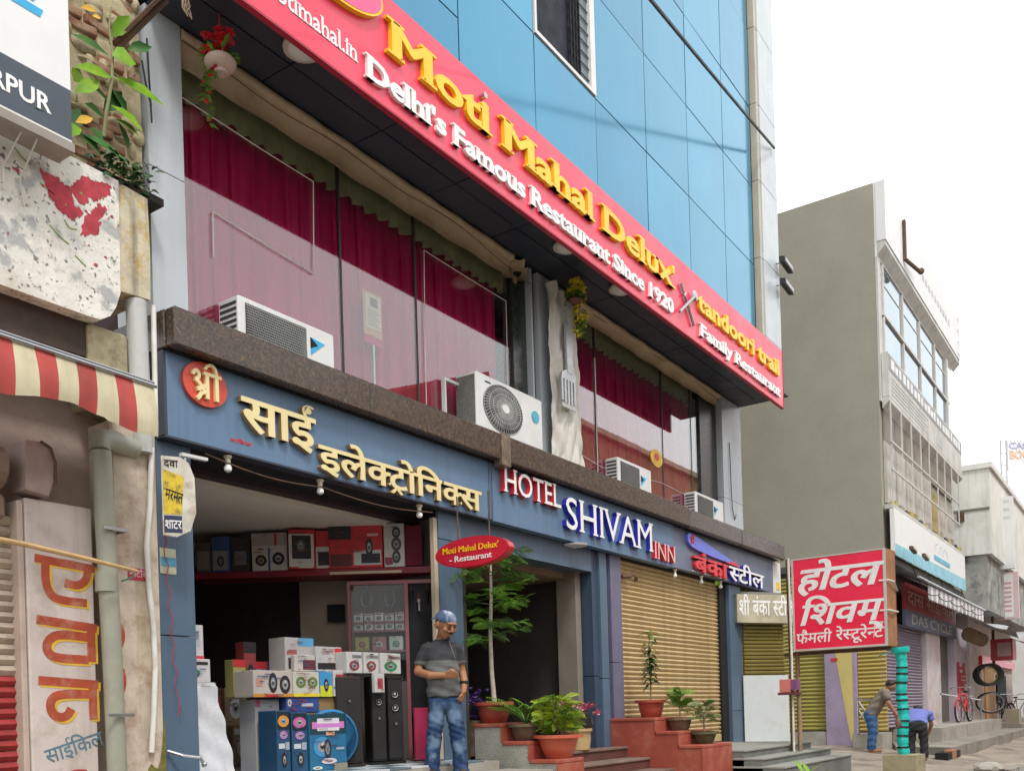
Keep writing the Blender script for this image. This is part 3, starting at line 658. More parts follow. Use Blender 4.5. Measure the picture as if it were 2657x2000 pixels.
for k in range(5):
    a = 2 * math.pi * k / 5; p.hexa([f_(fx + rx * .2 * math.cos(a + q), fz + rz * .2 * math.sin(a + q), .005) for q in (0, .8, .5)] , [f_(fx + rx * .9 * math.cos(a + q), fz + rz * .9 * math.sin(a + q), .010) for q in (0, .9, .5)])
p.o('fan_blade', mat('fan_grey', (.13, .14, .13), rough=.5), FG)
p = MB()
for k in range(48):
    a = 2 * math.pi * k / 48; p.tube([f_(fx + rx * .16 * math.cos(a), fz + rz * .16 * math.sin(a), .03), f_(fx + rx * .7 * math.cos(a + .12), fz + rz * .7 * math.sin(a + .12), .03), f_(fx + rx * .99 * math.cos(a + .25), fz + rz * .99 * math.sin(a + .25), .006)], .0035, 4)
for s_ in (.4, .6, .8, .99): p.tube([f_(fx + rx * s_ * math.cos(2 * math.pi * k / N), fz + rz * s_ * math.sin(2 * math.pi * k / N), .03 if s_ < .9 else .008) for k in range(N + 1)], .003, 4)
p.o('guard', mat('guard_grey', (.5, .51, .49), rough=.4), FG)
p = MB(); p.prism([(fx + .07 * math.cos(2 * math.pi * k / 20), fz + .05 * math.sin(2 * math.pi * k / 20)) for k in range(20)], f_, .028, .04); p.o('hub', M_ACW, FG)
p = MB(); p.prism([(9.86 + .085 * math.cos(2 * math.pi * k / 20), 4.68 + .075 * math.sin(2 * math.pi * k / 20)) for k in range(20)], f_, 0, .004); p.o('logo', mat('logo_teal', (.06, .38, .52), rough=.3, var=.4, scale=9), t)
p = MB(); p.box(8.82, 8.93, -.054, -.05, 4.835, 4.85); p.o('name_plate', M_BLACK, t)

# ---------------------------------------------------------------- tarpaulin and giant spatula on the middle pier
M_TARP = mat('white_tarpaulin', (.62, .60, .54), rough=.6, var=.14, scale=3, dirt=((.35, .29, .2), .6, 3), bump=.4, bscale=9)
def tarp(u, v):
    x = 10.36 + (.66 + .14 * v) * u + .012 * math.sin(v * 11 + u * 3) + .008 * math.sin(v * 31); z = 6.52 - (2.30 + .10 * math.sin(u * 5)) * v + .06 * math.sin(u * 9) * (1 - v)
    crease = .022 * abs(math.sin(u * 9 + v * 4 + 1.5 * math.sin(v * 7))) + .018 * abs(math.sin(u * 5 - v * 13 + 2 * math.sin(u * 6))) + .012 * abs(math.sin(u * 21 + v * 9 + math.sin(v * 19)))
    gather = .04 * math.sin(u * 26) * max(0, 1 - v * 3.5)
    return (x, .075 - crease * 1.4 + gather - .05 * math.sin(math.pi * u), z)
tag(MB().grid(tarp, 46, 80).o('tarpaulin', M_TARP, smooth=True), 'crumpled white tarpaulin tied over the pier between the restaurant windows', 'tarpaulin')
t = thing('giant_spatula', (10.6, -.06, 4.95), 'giant steel spatula hanging on the tarpaulin between the restaurant windows', 'ornament')
M_SPAT = mat('spatula_steel', (.52, .55, .56), rough=.3, metal=.6, var=.08)
fs_ = plane_fn((0, -.07, 0), (1, 0, 0), (0, 0, 1))
p = MB(); p.prism([(10.60, 5.42), (10.72, 5.42), (10.76, 5.9), (10.79, 6.3), (10.74, 6.36), (10.64, 6.36), (10.59, 6.3), (10.58, 5.9)], fs_, 0, .03); p.o('handle', M_SPAT, t)
p = MB()
for k in range(5): x = 10.44 + .078 * k; p.prism([(x, 5.0 + .02 * abs(k - 2)), (x + .045, 5.0 + .02 * abs(k - 2)), (x + .045, 5.33), (x, 5.33)], fs_, 0, .025)
p.prism([(10.44, 5.325), (10.797, 5.325), (10.80, 5.42), (10.74, 5.46), (10.58, 5.46), (10.46, 5.40)], fs_, 0, .026); p.prism([(10.44, 4.96), (10.80, 4.96), (10.797, 5.01), (10.44, 5.01)], fs_, .001, .027); p.o('blade', M_SPAT, t)
p = MB(); p.box(10.55, 10.60, -.02, .03, 4.1, 4.34); p.box(10.72, 10.77, -.02, .03, 4.1, 4.34); tag(p.o('pipe_stub', M_PVC), 'two short white pipe ends below the tarpaulin on the ledge', 'pipe')

# ---------------------------------------------------------------- menu board standing behind the left window
t = thing('menu_stand', (7.48, .34, 4.1), 'orange and cream menu board on a thin stand behind the left window', 'menu stand')
p = MB(); p.bbox(7.24, 7.52, .315, .335, 4.98, 5.44, .008); p.o('board', mat('menu_orange', (.72, .36, .22), rough=.5, var=.06), t)
p = MB(); p.box(7.265, 7.495, .309, .314, 5.06, 5.41); p.o('sheet', mat('menu_cream', (.78, .68, .52), rough=.6, var=.05), t)
p = MB(); p.box(7.33, 7.44, .305, .3085, 5.29, 5.38); p.o('picture', mat('menu_maroon', (.16, .02, .05), rough=.5), t)
p = MB(); [p.box(7.29, 7.47 - .03 * (k % 3), .3055, .3085, 5.09 + .022 * k, 5.096 + .022 * k) for k in range(8)]; p.o('print', mat('print_grey', (.3, .25, .22)), t)
p = MB(); p.box(7.24, 7.52, .31, .336, 4.90, 4.978); p.o('lower_band', M_CURT, t)
p = MB(); p.tube([(7.38, .33, 4.12), (7.38, .33, 4.9)], .02, 8); p.lathe([(.12, 0), (.12, .015)], (7.38, .34, 4.1), 16); p.o('stand', M_STEEL, t)
# round yellow sticker in the right window
t = thing('wall_emblem', (13.9, .27, 5.0), 'round yellow sticker on the right restaurant window glass', 'sticker')
p = MB(); p.prism([(13.95 + .22 * math.cos(2 * math.pi * k / 24), 5.07 + .14 * math.sin(2 * math.pi * k / 24)) for k in range(24)], plane_fn((0, .273, 0), (1, 0, 0), (0, 0, 1)), 0, .003); p.o('disc', mat('emblem_yellow', (.85, .55, .03), rough=.4, var=.2, scale=9), t)
p = MB(); p.prism([(13.95 + .09 * math.cos(2 * math.pi * k / 20), 5.09 + .06 * math.sin(2 * math.pi * k / 20)) for k in range(20)], plane_fn((0, .269, 0), (1, 0, 0), (0, 0, 1)), 0, .003); p.o('centre', M_RED, t)

# ---------------------------------------------------------------- hanging baskets, lamps and wires under the overhang
def basket(name, top, drop, potr, lab, flower_mat, nfl, trail, seed, potm):
    rg = random.Random(seed); x, y, z = top; pz = z - drop
    t = thing(name, (x, y, pz - .12), lab, 'flower basket')
    p = MB(); p.lathe([(potr * .3, -.085), (potr * .5, -.08), (potr * .52, -.055), (potr * .85, -.045), (potr * 1.15, -.015), (potr * 1.2, .01), (potr * 1.05, .035)], (x, y, pz), 20); p.o('pot', potm, t, smooth=True)
    p = MB(); p.tube([(x, y, z), (x, y, z - drop * .35)], .006, 5)
    for k in range(3): a = 2.1 * k; p.tube([(x, y, z - drop * .35), (x + potr * math.cos(a), y + potr * math.sin(a), pz + .03)], .005, 5)
    p.o('hanger', M_WIRER, t)
    p = MB(); f = MB()
    for k in range(70):
        a = rg.uniform(0, 6.28); r_ = rg.uniform(0, potr * 1.1); b0 = Vector((x + r_ * math.cos(a), y + r_ * math.sin(a), pz + rg.uniform(.02, .10)))
        p.leaf(b0, Vector((math.cos(a), math.sin(a), rg.uniform(-.3, .9))).normalized() * rg.uniform(.05, .10), .035)
    for k in range(nfl):
        a = rg.uniform(0, 6.28); r_ = rg.uniform(0, potr * 1.1); c_ = Vector((x + r_ * math.cos(a), y + r_ * math.sin(a), pz + rg.uniform(.06, .26)))
        for j in range(11): f.leaf(c_, Vector((rg.uniform(-1, 1), rg.uniform(-1, 1), rg.uniform(-.2, 1))).normalized() * .055, .05, fold=.3)
    for (dx, dy, ln) in trail:
        for k in range(int(ln / .022)):
            s_ = k * .022; c_ = Vector((x + dx * min(1, s_ * 5) + .02 * math.sin(s_ * 14), y + dy * min(1, s_ * 5), pz + .05 - s_)); a = rg.uniform(0, 6.28)
            (f if (k % 5 == 0 and flower_mat and nfl < 20) else p).leaf(c_, Vector((math.cos(a), math.sin(a), rg.uniform(-.6, .3))).normalized() * rg.uniform(.045, .075), .04)
    for k in range(120 if nfl >= 20 else 0):
        u_ = rg.random(); a = rg.uniform(0, 6.28); r_ = .10 * math.sqrt(rg.random()); c_ = Vector((x + .03 + r_ * math.cos(a), y - .03 + r_ * math.sin(a), pz + .22 - .62 * u_))
        for j in range(3): (f if k % 2 else p).leaf(c_, Vector((rg.uniform(-1, 1), rg.uniform(-1, 1), rg.uniform(-.6, .6))).normalized() * .05, .035)
    p.o('foliage', M_LEAFL, t); f.o('flowers', flower_mat, t)
basket('hanging_basket', (5.04, -.25, 6.69), .40, .105, 'hanging pot of red flowers with a trailing green vine by the left pier', mat('red_petal', (.62, .012, .02), rough=.5, var=.2, scale=20), 18, [(-.13, .0, .62), (-.11, .03, .40)], 4, mat('beige_plastic_pot', (.56, .42, .36), rough=.4, var=.06))
basket('hanging_basket', (10.83, -.11, 6.69), .29, .10, 'hanging bunch of yellow flowers beside the tarpaulin', mat('yellow_petal', (.78, .62, .02), rough=.5, var=.2, scale=20), 26, [], 6, mat('brown_pot', (.2, .1, .07), rough=.5))
for (x, y), lab in zip(((5.70, -.5), (9.98, -.5), (11.42, -.48)), ('round cream ceiling light under the overhang near the red flower pot', 'round ceiling light under the overhang in the middle of the long sign', 'round ceiling light under the overhang beside the yellow flowers')):
    t = thing('ceiling_light', (x, y, 6.66), lab, 'ceiling light', 'round lights under the overhang')
    p = MB(); p.lathe([(.15, .04), (.17, .02), (.165, 0), (.14, -.008)], (x, y, 6.662), 24); p.o('rim', M_LAMPCAP, t, smooth=True)
    p = MB(); p.lathe([(.13, -.006), (.11, -.03), (.06, -.045), (.01, -.05)], (x, y, 6.66), 24); p.o('diffuser', M_BULB, t, smooth=True)
def cable(pts, r, m, lab, cat='wire', name='cable', n=6):
    q = MB(); q.tube(pts, r, n); return tag(q.o(name, m, smooth=True), lab, cat)
cable([(5.33, .26, 5.02), (5.335, .26, 5.40), (5.345, .262, 5.405), (6.0, .262, 5.34), (6.5, .262, 5.30), (6.505, .262, 5.41), (6.53, .262, 6.19), (5.9, .262, 6.20), (4.99, .262, 6.235)], .006, M_WIREW, 'white wire taped in a stepped loop across the left window glass')
cable([(8.14, .262, 4.3), (8.15, .262, 5.22), (8.18, .262, 6.17), (9.0, .262, 6.155), (9.76, .262, 6.15), (9.75, .262, 5.16), (9.74, .262, 4.6)], .005, M_WIREW, 'white wire framing the right pane of the left window')
cable([(11.98, .265, 4.4), (11.985, .265, 5.3), (11.99, .265, 6.1)], .008, M_WIREW, 'white wire running straight down the glass by the spatula')
cable([(11.5, .262, 4.62), (12.1, .262, 4.56), (13.0, .262, 4.62), (14.1, .262, 4.7), (15.2, .262, 4.66)], .006, M_WIREW, 'pale wire sagging across the foot of the right window')
cable([(16.72, .115, 5.9), (16.73, .112, 5.2), (16.76, .112, 4.7), (16.86, .112, 4.5), (16.95, .112, 4.62)], .007, M_WIRE, 'thin black wire hanging on the silver pier at the right end of the ledge')
cE, cS = Vector((16.858, -0.83, 11.0)), Vector((9.675, -1.9, 8.85)); cS = cS + (cS - cE) * 1.6      # fixed to the corner pier, slung to a pole across the road
sag = [cS.lerp(cE, k / 24) - Vector((0, 0, .08 * 4 * (k / 24) * (1 - k / 24))) for k in range(25)]
cable(sag, .022, M_WIRE, 'thick black power cable slung in front of the blue glass panels')
# floodlights on the silver corner pier
for z, lab in ((8.95, 'upper of two black floodlights on the silver corner pier'), (8.56, 'lower of two black floodlights on the silver corner pier')):
    t = thing('floodlight', (16.95, -.9, z), lab, 'floodlight', 'floodlights on the corner pier')
    p = MB(); p.ob((17.02, -.93, z), (.24, .0, -.02), (0, .05, .01), (0, .0, .05)); p.o('housing', mat('floodlight_black', (.02, .02, .021), rough=.4), t)
    p = MB(); p.tube([(16.9, -.79, z + .02), (16.9, -.9, z)], .015); p.o('bracket', M_STEEL, t)
    p = MB(); p.ob((17.02, -.985, z), (.21, .0, -.018), (0, .004, 0), (0, 0, .035)); p.o('lens', mat('floodlight_lens', (.3, .3, .3), rough=.1), t)

# ---------------------------------------------------------------- the old building at the left edge
L = thing('old_building', (3.6, .4, .13), 'old plastered building with peeling paint and bare bricks at the left edge', 'building')
def peel_mat():
    m = mat('peeling_plaster', (.76, .74, .68), rough=.9, var=.1, scale=4, bump=.7, bscale=22, dirt=((.50, .45, .35), .6, 3.2))
    n, l = m.node_tree.nodes, m.node_tree.links; p = n['Principled BSDF']; old = p.inputs['Base Color'].links[0].from_socket
    tc = n.new('ShaderNodeTexCoord')
    def spot(col, scale, lo, hi, off, prev, sc=(1, 1, 1)):
        mp = n.new('ShaderNodeMapping'); mp.inputs['Location'].default_value = off; mp.inputs['Scale'].default_value = sc; l.new(tc.outputs['Object'], mp.inputs[0])
        ns = n.new('ShaderNodeTexNoise'); ns.inputs['Scale'].default_value = scale; ns.inputs['Detail'].default_value = 7; l.new(mp.outputs[0], ns.inputs['Vector'])
        r = n.new('ShaderNodeMapRange'); r.inputs[1].default_value = lo; r.inputs[2].default_value = hi; l.new(ns.outputs['Fac'], r.inputs[0])
        q = n.new('ShaderNodeMix'); q.data_type = 'RGBA'; q.inputs['B'].default_value = (*col, 1); l.new(prev, q.inputs['A']); l.new(r.outputs[0], q.inputs['Factor']); return q.outputs['Result']
    c = spot((.18, .17, .16), 26, .60, .66, (3, 1, 0), old); c = spot((.10, .10, .10), 60, .66, .70, (1, 4, 2), c); c = spot((.42, .43, .42), 6, .56, .64, (7, 1, 1), c)
    l.new(c, p.inputs['Base Color']); return m
M_PLAST = peel_mat()
M_MOSS = mat('yellow_lichen_plaster', (.58, .52, .38), rough=.95, var=.2, scale=6, dirt=((.50, .31, .03), .95, 9), bump=.9, bscale=18, streak=((.05, .045, .03), .9))
M_STONE = mat('olive_stone', (.34, .30, .19), rough=.95, var=.25, scale=6, dirt=((.13, .12, .07), .8, 8), bump=.9, bscale=20)
M_PINKW = mat('pinkish_painted_plaster', (.60, .52, .48), rough=.8, var=.12, scale=2.5, dirt=((.33, .25, .2), .6, 2.6), bump=.25, streak=((.30, .23, .19), .55))
M_BRICK = mat('bare_brick', (.30, .13, .075), rough=.95, var=.3, scale=9, dirt=((.38, .33, .22), .75, 5), bump=.6, rnd=.25); M_MORT = mat('yellowish_mortar', (.52, .45, .28), rough=.95, var=.25, scale=6, dirt=((.16, .12, .07), .6, 5), bump=.7)
# upper fascia: thick plaster band with rounded lower corner
p = MB(); prof = [(2.6, 4.0), (3.31, 3.97), (3.9, 3.965), (4.02, 3.97), (4.10, 4.02), (4.15, 4.10), (4.19, 4.22), (4.20, 5.04), (2.6, 5.08)]
p.prism(prof, lambda u, v, d: (u, -.1 + d, v), 0, .5); p.o('plaster_band', M_PLAST, L)
p = MB(); prof = [(4.202, 4.24), (4.45, 4.26), (4.46, 4.6), (4.45, 5.02), (4.202, 5.04)]; p.prism(prof, lambda u, v, d: (u, -.085 + d, v), 0, .5); p.o('mossy_corner', M_MOSS, L)
# remains of red painted letters and green lines on the band
fp = plane_fn((0, -.1015, 0), (1, 0, 0), (0, 0, 1)); M_RP = mat('faded_red_paint', (.45, .05, .07), rough=.85, var=.25, scale=12); M_GP = mat('faded_green_paint', (.24, .36, .10), rough=.85, var=.25, scale=12)
rg = random.Random(11)
def rag(pts, j=.012):
    out = []
    for (a, c_), (e_, f_) in zip(pts, pts[1:] + pts[:1]):
        n_ = max(1, min(12, int(math.hypot(e_ - a, f_ - c_) / .012)))
        for k in range(n_):
            s_ = rg.uniform(-1, 1) * rg.random(); q = k / n_; out.append((a + (e_ - a) * q + s_ * j * 1.6 * (1 if k else .3), c_ + (f_ - c_) * q + rg.uniform(-1, 1) * j * 1.6 * (1 if k else .3)))
    return out
def chip(pts, m=None, d=0.0): q = MB(); q.prism(pts, fp, 0, .0012 + d); q.o('paint_remnant', m or M_RP, L)
chip(rag([(3.629, 4.846), (3.711, 4.743), (3.747, 4.618), (3.884, 4.636), (3.914, 4.687), (3.845, 4.723), (3.834, 4.796), (3.728, 4.852)], .009))
chip(rag([(3.843, 4.871), (3.841, 4.793), (4.017, 4.816), (4.114, 4.898), (4.138, 4.968), (3.922, 4.952)], .009), d=.0004)
chip(rag([(3.88, 4.517), (3.937, 4.533), (4.103, 4.793), (4.031, 4.802), (3.927, 4.666)], .009), d=.0008)
chip(rag([(3.966, 4.564), (4.023, 4.574), (4.048, 4.677), (3.998, 4.669)], .009), d=.0012)
for pts in ([(3.60, 4.86), (3.72, 4.80), (3.80, 4.70), (3.74, 4.62), (3.66, 4.70)], [(3.78, 4.82), (3.90, 4.74), (3.96, 4.78), (3.92, 4.86)], [(3.76, 4.62), (3.84, 4.60), (3.86, 4.66), (3.80, 4.70)]): chip(rag(pts, .008), d=.0015)
for k in range(18):
    a, c_ = rg.uniform(3.3, 4.15), rg.uniform(4.3, 4.98); w_, h_ = rg.uniform(.006, .03), rg.uniform(.004, .016)
    chip(rag([(a, c_), (a + w_, c_ - .3 * w_), (a + w_ * .8, c_ + h_), (a + w_ * .2, c_ + h_ * .8)], .003), M_GP if k % 3 == 0 else M_RP, .0016 + k * .00005)
for pts in ([(3.42, 4.93), (3.50, 4.86), (3.54, 4.86)], [(3.66, 4.50), (3.74, 4.44), (3.80, 4.42)], [(3.77, 4.58), (3.80, 4.53), (3.86, 4.55)], [(3.84, 4.36), (3.92, 4.31)], [(3.60, 4.76), (3.70, 4.72)]):
    strokes([pts], fp, .008, 0, .0022).o('paint_remnant', M_GP, L)
# bare brick pier above the band
p = MB(); p.box(3.6, 4.60, .175, .7, 4.9, 7.6); p.o('mortar_core', M_MORT, L)
bmsh = [MB().bbox(-.105, .105, -.06, .06, -.034, .034, .008).mesh('brick', M_BRICK), MB().bbox(-.05, .05, -.06, .06, -.034, .034, .008).mesh('brick', M_BRICK)]
for r_ in range(34):
    z = 4.98 + .078 * r_; x = 3.68 + (.11 if r_ % 2 else 0)
    while x < 4.62:
        half = x > 4.5; 
        if rg.random() > .22:
            o = link('brick', bmsh[1 if half else 0], L); o.location = (x - (.03 if half else 0), .225 + rg.uniform(-.03, .025), z + rg.uniform(-.006, .006)); o.rotation_euler = (rg.uniform(-.12, .12), rg.uniform(-.05, .05), rg.uniform(-.2, .2))
        x += .222
for k in range(70): p = MB(); a, c_ = rg.uniform(3.65, 4.58) - (.35 if k % 3 == 0 else 0) * rg.random(), rg.uniform(5.0, 6.9); p.ball((a, .165, c_), (rg.uniform(.03, .11), .035, rg.uniform(.02, .07)), 8, 5); p.o('mortar_lump', M_MORT, L, smooth=True)
p = MB(); p.box(4.05, 4.62, -.05, .3, 5.045, 5.10); p.o('dark_ledge', mat('mouldy_ledge', (.035, .03, .025), rough=.95, var=.4, scale=10, bump=.6), L)
# wall below: recess, shutter, painted pilaster
p = MB(); p.box(2.4, 4.2, .25, .6, .0, 3.97); p.o('wall', mat('grimy_brown_plaster', (.44, .35, .30), rough=.85, var=.2, scale=3, dirt=((.14, .10, .08), .6, 3)), L)
p = MB(); p.box(2.4, 4.0, .02, .3, 3.72, 3.968); p.o('beam_dark', mat('grimy_beam', (.06, .045, .035), rough=.9, var=.3), L)
p = MB(); p.box(2.4, 3.98, .08, .3, 3.50, 3.60); p.o('wood_beam', mat('old_wood', (.13, .09, .07), rough=.8, var=.3, scale=6), L)
p = MB(); p.bbox(3.98, 4.30, -.02, .5, 3.36, 3.96, .02); p.o('bracket_stone', M_STONE, L)
p = MB(); p.bbox(3.475, 3.96, -.02, .3, .0, 2.62, .01); p.o('pilaster', M_PINKW, L)
p = MB(); p.bbox(3.43, 3.473, -.005, .3, .0, 2.60, .01); p.o('pilaster_edge', mat('worn_pink_edge', (.5, .40, .34), rough=.85, var=.15, dirt=((.3, .22, .17), .6, 6)), L)
p = MB(); p.bbox(4.12, 4.50, -.03, .45, .0, 3.30, .015); p.o('pilaster', mat('stained_plaster', (.55, .47, .38), rough=.9, var=.2, scale=5, dirt=((.30, .19, .12), .8, 3.5), bump=.5, bscale=18, streak=((.24, .2, .08), .5)), L)
def mossfoot(u, v):
    return (4.30 + .205 * u, -.035 - .012 * math.sin(u * 9 + v * 13) * (1 - v), .1 + (.95 + .16 * math.sin(u * 7)) * v * (.45 + .55 * u))
MB().grid(mossfoot, 8, 10).o('moss_patch', mat('green_moss', (.16, .145, .035), rough=1, var=.4, scale=9, dirt=((.03, .028, .015), .8, 8), bump=.8), L)
# rolling shutter slats, grey above, red below
for k in range(32):
    z = .2 + .072 * k
    q = MB(); q.prism([(z, 0), (z + .035, -.028), (z + .068, -.004), (z + .068, .012), (z, .012)], lambda u, v, d: (2.6 + d, .10 + v, u), 0, .86)
    q.o('shutter_slat', mat('rust_red_slat', (.32, .03, .03), rough=.6, var=.2, scale=8) if k < 17 else mat('grimy_cream_slat', (.46, .38, .30), rough=.7, var=.2, scale=8, dirt=((.16, .11, .08), .6, 6)), L)
p = MB(); p.bbox(2.6, 3.36, .0, .24, 2.46, 2.62, .02); p.tube([(2.6, .06, 2.80), (3.34, .06, 2.80)], .15, 14); p.o('shutter_box', mat('brown_shutter_box', (.22, .15, .11), rough=.7, var=.2), L)
# old speaker-like horn bracket with rusty rim
dpl = [(3.45, 2.66), (3.62, 2.64), (3.655, 2.74), (3.66, 2.88), (3.63, 2.97), (3.56, 3.0), (3.46, 2.99)]
p = MB(); p.prism(dpl, lambda u, v, d: (u, -.08 + d, v), 0, .2); p.o('drum_cover', mat('dusty_pink_tin', (.36, .27, .24), rough=.8, var=.2, scale=6), L)
p = MB(); p.tube([(u, -.085, v) for u, v in dpl[1:6]], .011, 6); p.o('rusty_strap', M_IRON, L)
# painted letters on the pilaster: red-brown with yellow shadow lines
M_LP = mat('brick_red_paint', (.40, .07, .03), rough=.8, var=.2, scale=9, dirt=((.5, .3, .22), .5, 7)); M_LY = mat('yellow_outline_paint', (.70, .45, .04), rough=.8, var=.15, scale=9)
fl = plane_fn((0, -.0205, 0), (1, 0, 0), (0, 0, 1))
def painted(lines, w):
    zc = (max(c_ for ln in lines for a, c_ in ln) + min(c_ for ln in lines for a, c_ in ln)) / 2; w *= .88; lines = [[(a, zc + (c_ - zc) * .90) for a, c_ in ln] for ln in lines]
    strokes([[(a + .018, c_ - .014) for a, c_ in ln] for ln in lines], fl, w, .0, .0008).o('painted_letter', M_LY, L)
    strokes(lines, fl, w, .0004, .0022).o('painted_letter', M_LP, L)
painted([[(3.53, 2.235), (3.97, 2.20)], [(3.605, 2.22), (3.60, 2.05), (3.64, 1.955), (3.72, 1.93), (3.90, 1.925)], [(3.92, 2.20), (3.90, 2.10), (3.83, 2.05), (3.74, 2.07)]], .065)
painted([[(3.53, 1.82), (3.97, 1.775)], [(3.925, 1.78), (3.925, 1.51)], [(3.92, 1.70), (3.68, 1.72), (3.60, 1.66), (3.595, 1.58), (3.65, 1.53), (3.90, 1.525)]], .07)
painted([[(3.53, 1.405), (3.97, 1.375)], [(3.925, 1.38), (3.925, 1.10)], [(3.92, 1.30), (3.68, 1.305), (3.61, 1.26), (3.61, 1.17), (3.66, 1.12), (3.73, 1.13), (3.76, 1.19)]], .07)
word(['स', 'ा', 'ई', 'ि', 'क', 'ल'], (3.58, -.0205, .82), (1, 0, .28), (-.28, 0, 1), .15, .44, mat('blue_grey_paint', (.10, .2, .26), rough=.8, var=.2), L, bold=.008, ext=.0015)
strokes([[(3.70, .72), (3.78, .75), (3.86, .74)]], fl, .05, 0, .001).o('painted_letter', M_RP, L)
f2 = plane_fn((0, -.0305, 0), (1, 0, 0), (0, 0, 1))
for z0, h_ in ((1.62, .18), (1.28, .2)):
    strokes([[(4.13, z0), (4.17, z0 + h_ / 2), (4.15, z0 + h_)]], f2, .05, 0, .001).o('painted_letter', M_LP, L)
# red notice strip on the second pilaster
p = MB(); p.box(4.225, 4.41, -.034, -.0305, 2.14, 2.23); p.o('notice_strip', mat('notice_red', (.45, .04, .06), rough=.7, var=.1), L)
word(['न', 'ो', 'ट', 'ि', 'स'], (4.235, -.0345, 2.165), (1, 0, 0), (0, 0, 1), .08, .16, mat('notice_pale', (.7, .5, .5)), L, bold=.006, ext=.001)

# drain pipe with collars and brackets
D = thing('drain_pipe', (4.03, -.1, .13), 'thick grey-green drain pipe in front of the painted pilaster', 'pipe')
M_DP = mat('grey_green_pvc', (.33, .335, .27), rough=.45, var=.1, scale=4, dirt=((.24, .22, .16), .5, 4))
p = MB(); p.tube([(4.05, -.11, .0), (4.03, -.11, 1.5), (3.99, -.11, 3.02)], .068, 18); p.o('pipe', M_DP, D, smooth=True)
p = MB(); p.tube([(4.0, -.11, 2.02), (4.0, -.11, 2.16)], .076, 18); p.o('collar', M_DP, D, smooth=True)
p = MB(); p.tube([(3.97, -.12, 3.02), (3.99, -.10, 3.10), (4.1, -.06, 3.13), (4.32, -.02, 3.12)], [.072, .08, .08, .075], 16); p.o('elbow', M_DP, D, smooth=True)
p = MB(); p.tube([(4.38, -.03, 3.1), (4.37, -.02, 4.24)], .075, 18); p.o('pipe', mat('pale_grey_pvc', (.5, .52, .5), rough=.45, var=.1, scale=4, dirt=((.3, .28, .22), .5, 4)), D, smooth=True)
for z in (1.13, 2.45):
    p = MB(); p.box(3.93, 4.13, -.205, -.19, z, z + .022); p.box(4.115, 4.13, -.19, -.03, z, z + .022); p.o('strap', M_STEEL, D)
cable([(4.50, -.05, 4.24), (4.49, -.05, 3.5), (4.485, -.055, 3.4)], .02, M_PVC, 'short white conduit beside the grey pipe above the awning', 'conduit', 'conduit', 10)
cable([(4.44, -.06, 3.15), (4.41, -.06, 2.7), (4.37, -.06, 2.4), (4.38, -.06, 2.1), (4.41, -.06, 1.8), (4.415, -.06, 1.5), (4.39, -.06, 1.15), (4.36, -.06, .86)], .021, M_PVC, 'wavy white plastic conduit down the stained pilaster', 'conduit', 'conduit', 10)
cable([(2.6, -.30, 2.29), (3.3, -.31, 2.245), (3.75, -.31, 2.20), (4.12, -.30, 2.16)], [.017, .018, .016, .012], mat('bamboo', (.55, .36, .16), rough=.6, var=.2, scale=10), 'thin bamboo rod tied across the shutter and drain pipe', 'rod', 'bamboo_rod', 8)
cable([(4.0, -.305, 2.175), (4.1, -.30, 2.17), (4.15, -.2, 2.13), (4.16, -.05, 2.12)], .006, mat('green_twine', (.1, .4, .35), rough=.6), 'green twine holding the bamboo rod', 'twine', 'twine')
rgw = random.Random(5)
cable([(4.62 + .02 * math.sin(k * 1.9) + .012 * k * .3, .07, 2.55 - .062 * k) for k in range(22)] + [(4.70, .06, 1.12), (4.72, .06, 1.2)], .004, M_WIRER, 'frayed red thread hanging down the blue shop column', 'thread', 'thread', 5)

# striped awning
A = thing('awning', (3.5, -.5, 3.1), 'red and cream striped awning with a hanging valance over the left shop', 'awning')
M_AR = mat('awning_red', (.43, .065, .055), rough=.8, var=.16, scale=5, dirt=((.24, .07, .055), .6, 3), streak=((.22, .07, .06), .5)); M_AC = mat('awning_cream', (.58, .53, .36), rough=.8, var=.14, scale=5, dirt=((.36, .30, .17), .6, 4), streak=((.34, .28, .17), .5))
sx0, sx1 = 2.83, 4.06; ns = 9; edges = [sx0 + (sx1 - sx0) * k / ns for k in range(ns)] + [4.085]
for k in range(ns):
    a, c_ = edges[k], edges[k + 1]
    def vf(u, v, a=a, c_=c_):
        x = a + (c_ - a) * u; wv = .02 * math.sin(x * 9 + .6) + .012 * math.sin(x * 23)
        low = 3.10 - .03 * math.sin(x * 6.5 + 1) - (.015 if x > 3.7 else 0)
        return (x, -.60 - .035 * math.sin(v * 2.4) + wv * v, 3.425 - .02 * (x - 3) * 1.2 + (low - 3.42) * v)
    MB().grid(vf, 6, 8).o('valance_stripe', M_AR if k % 2 else M_AC, A, smooth=True)
    def tf(u, v, a=a, c_=c_):
        x = a + (c_ - a) * u; return (x, -.60 + .58 * v, 3.425 - .024 * (x - 3) + .12 * v - .05 * math.sin(math.pi * v))
    MB().grid(tf, 3, 6).o('canopy_stripe', M_AR if k % 2 else M_AC, A, smooth=True)
p = MB(); p.tube([(2.6, -.61, 3.435), (4.10, -.61, 3.40)], .014, 8); p.tube([(2.6, -.60, 3.46), (4.09, -.60, 3.425)], .01, 8); p.tube([(2.9, -.6, 3.43), (2.9, .0, 3.5)], .012); p.tube([(4.07, -.6, 3.41), (4.07, .0, 3.5)], .012); p.o('frame', M_STEEL, A)

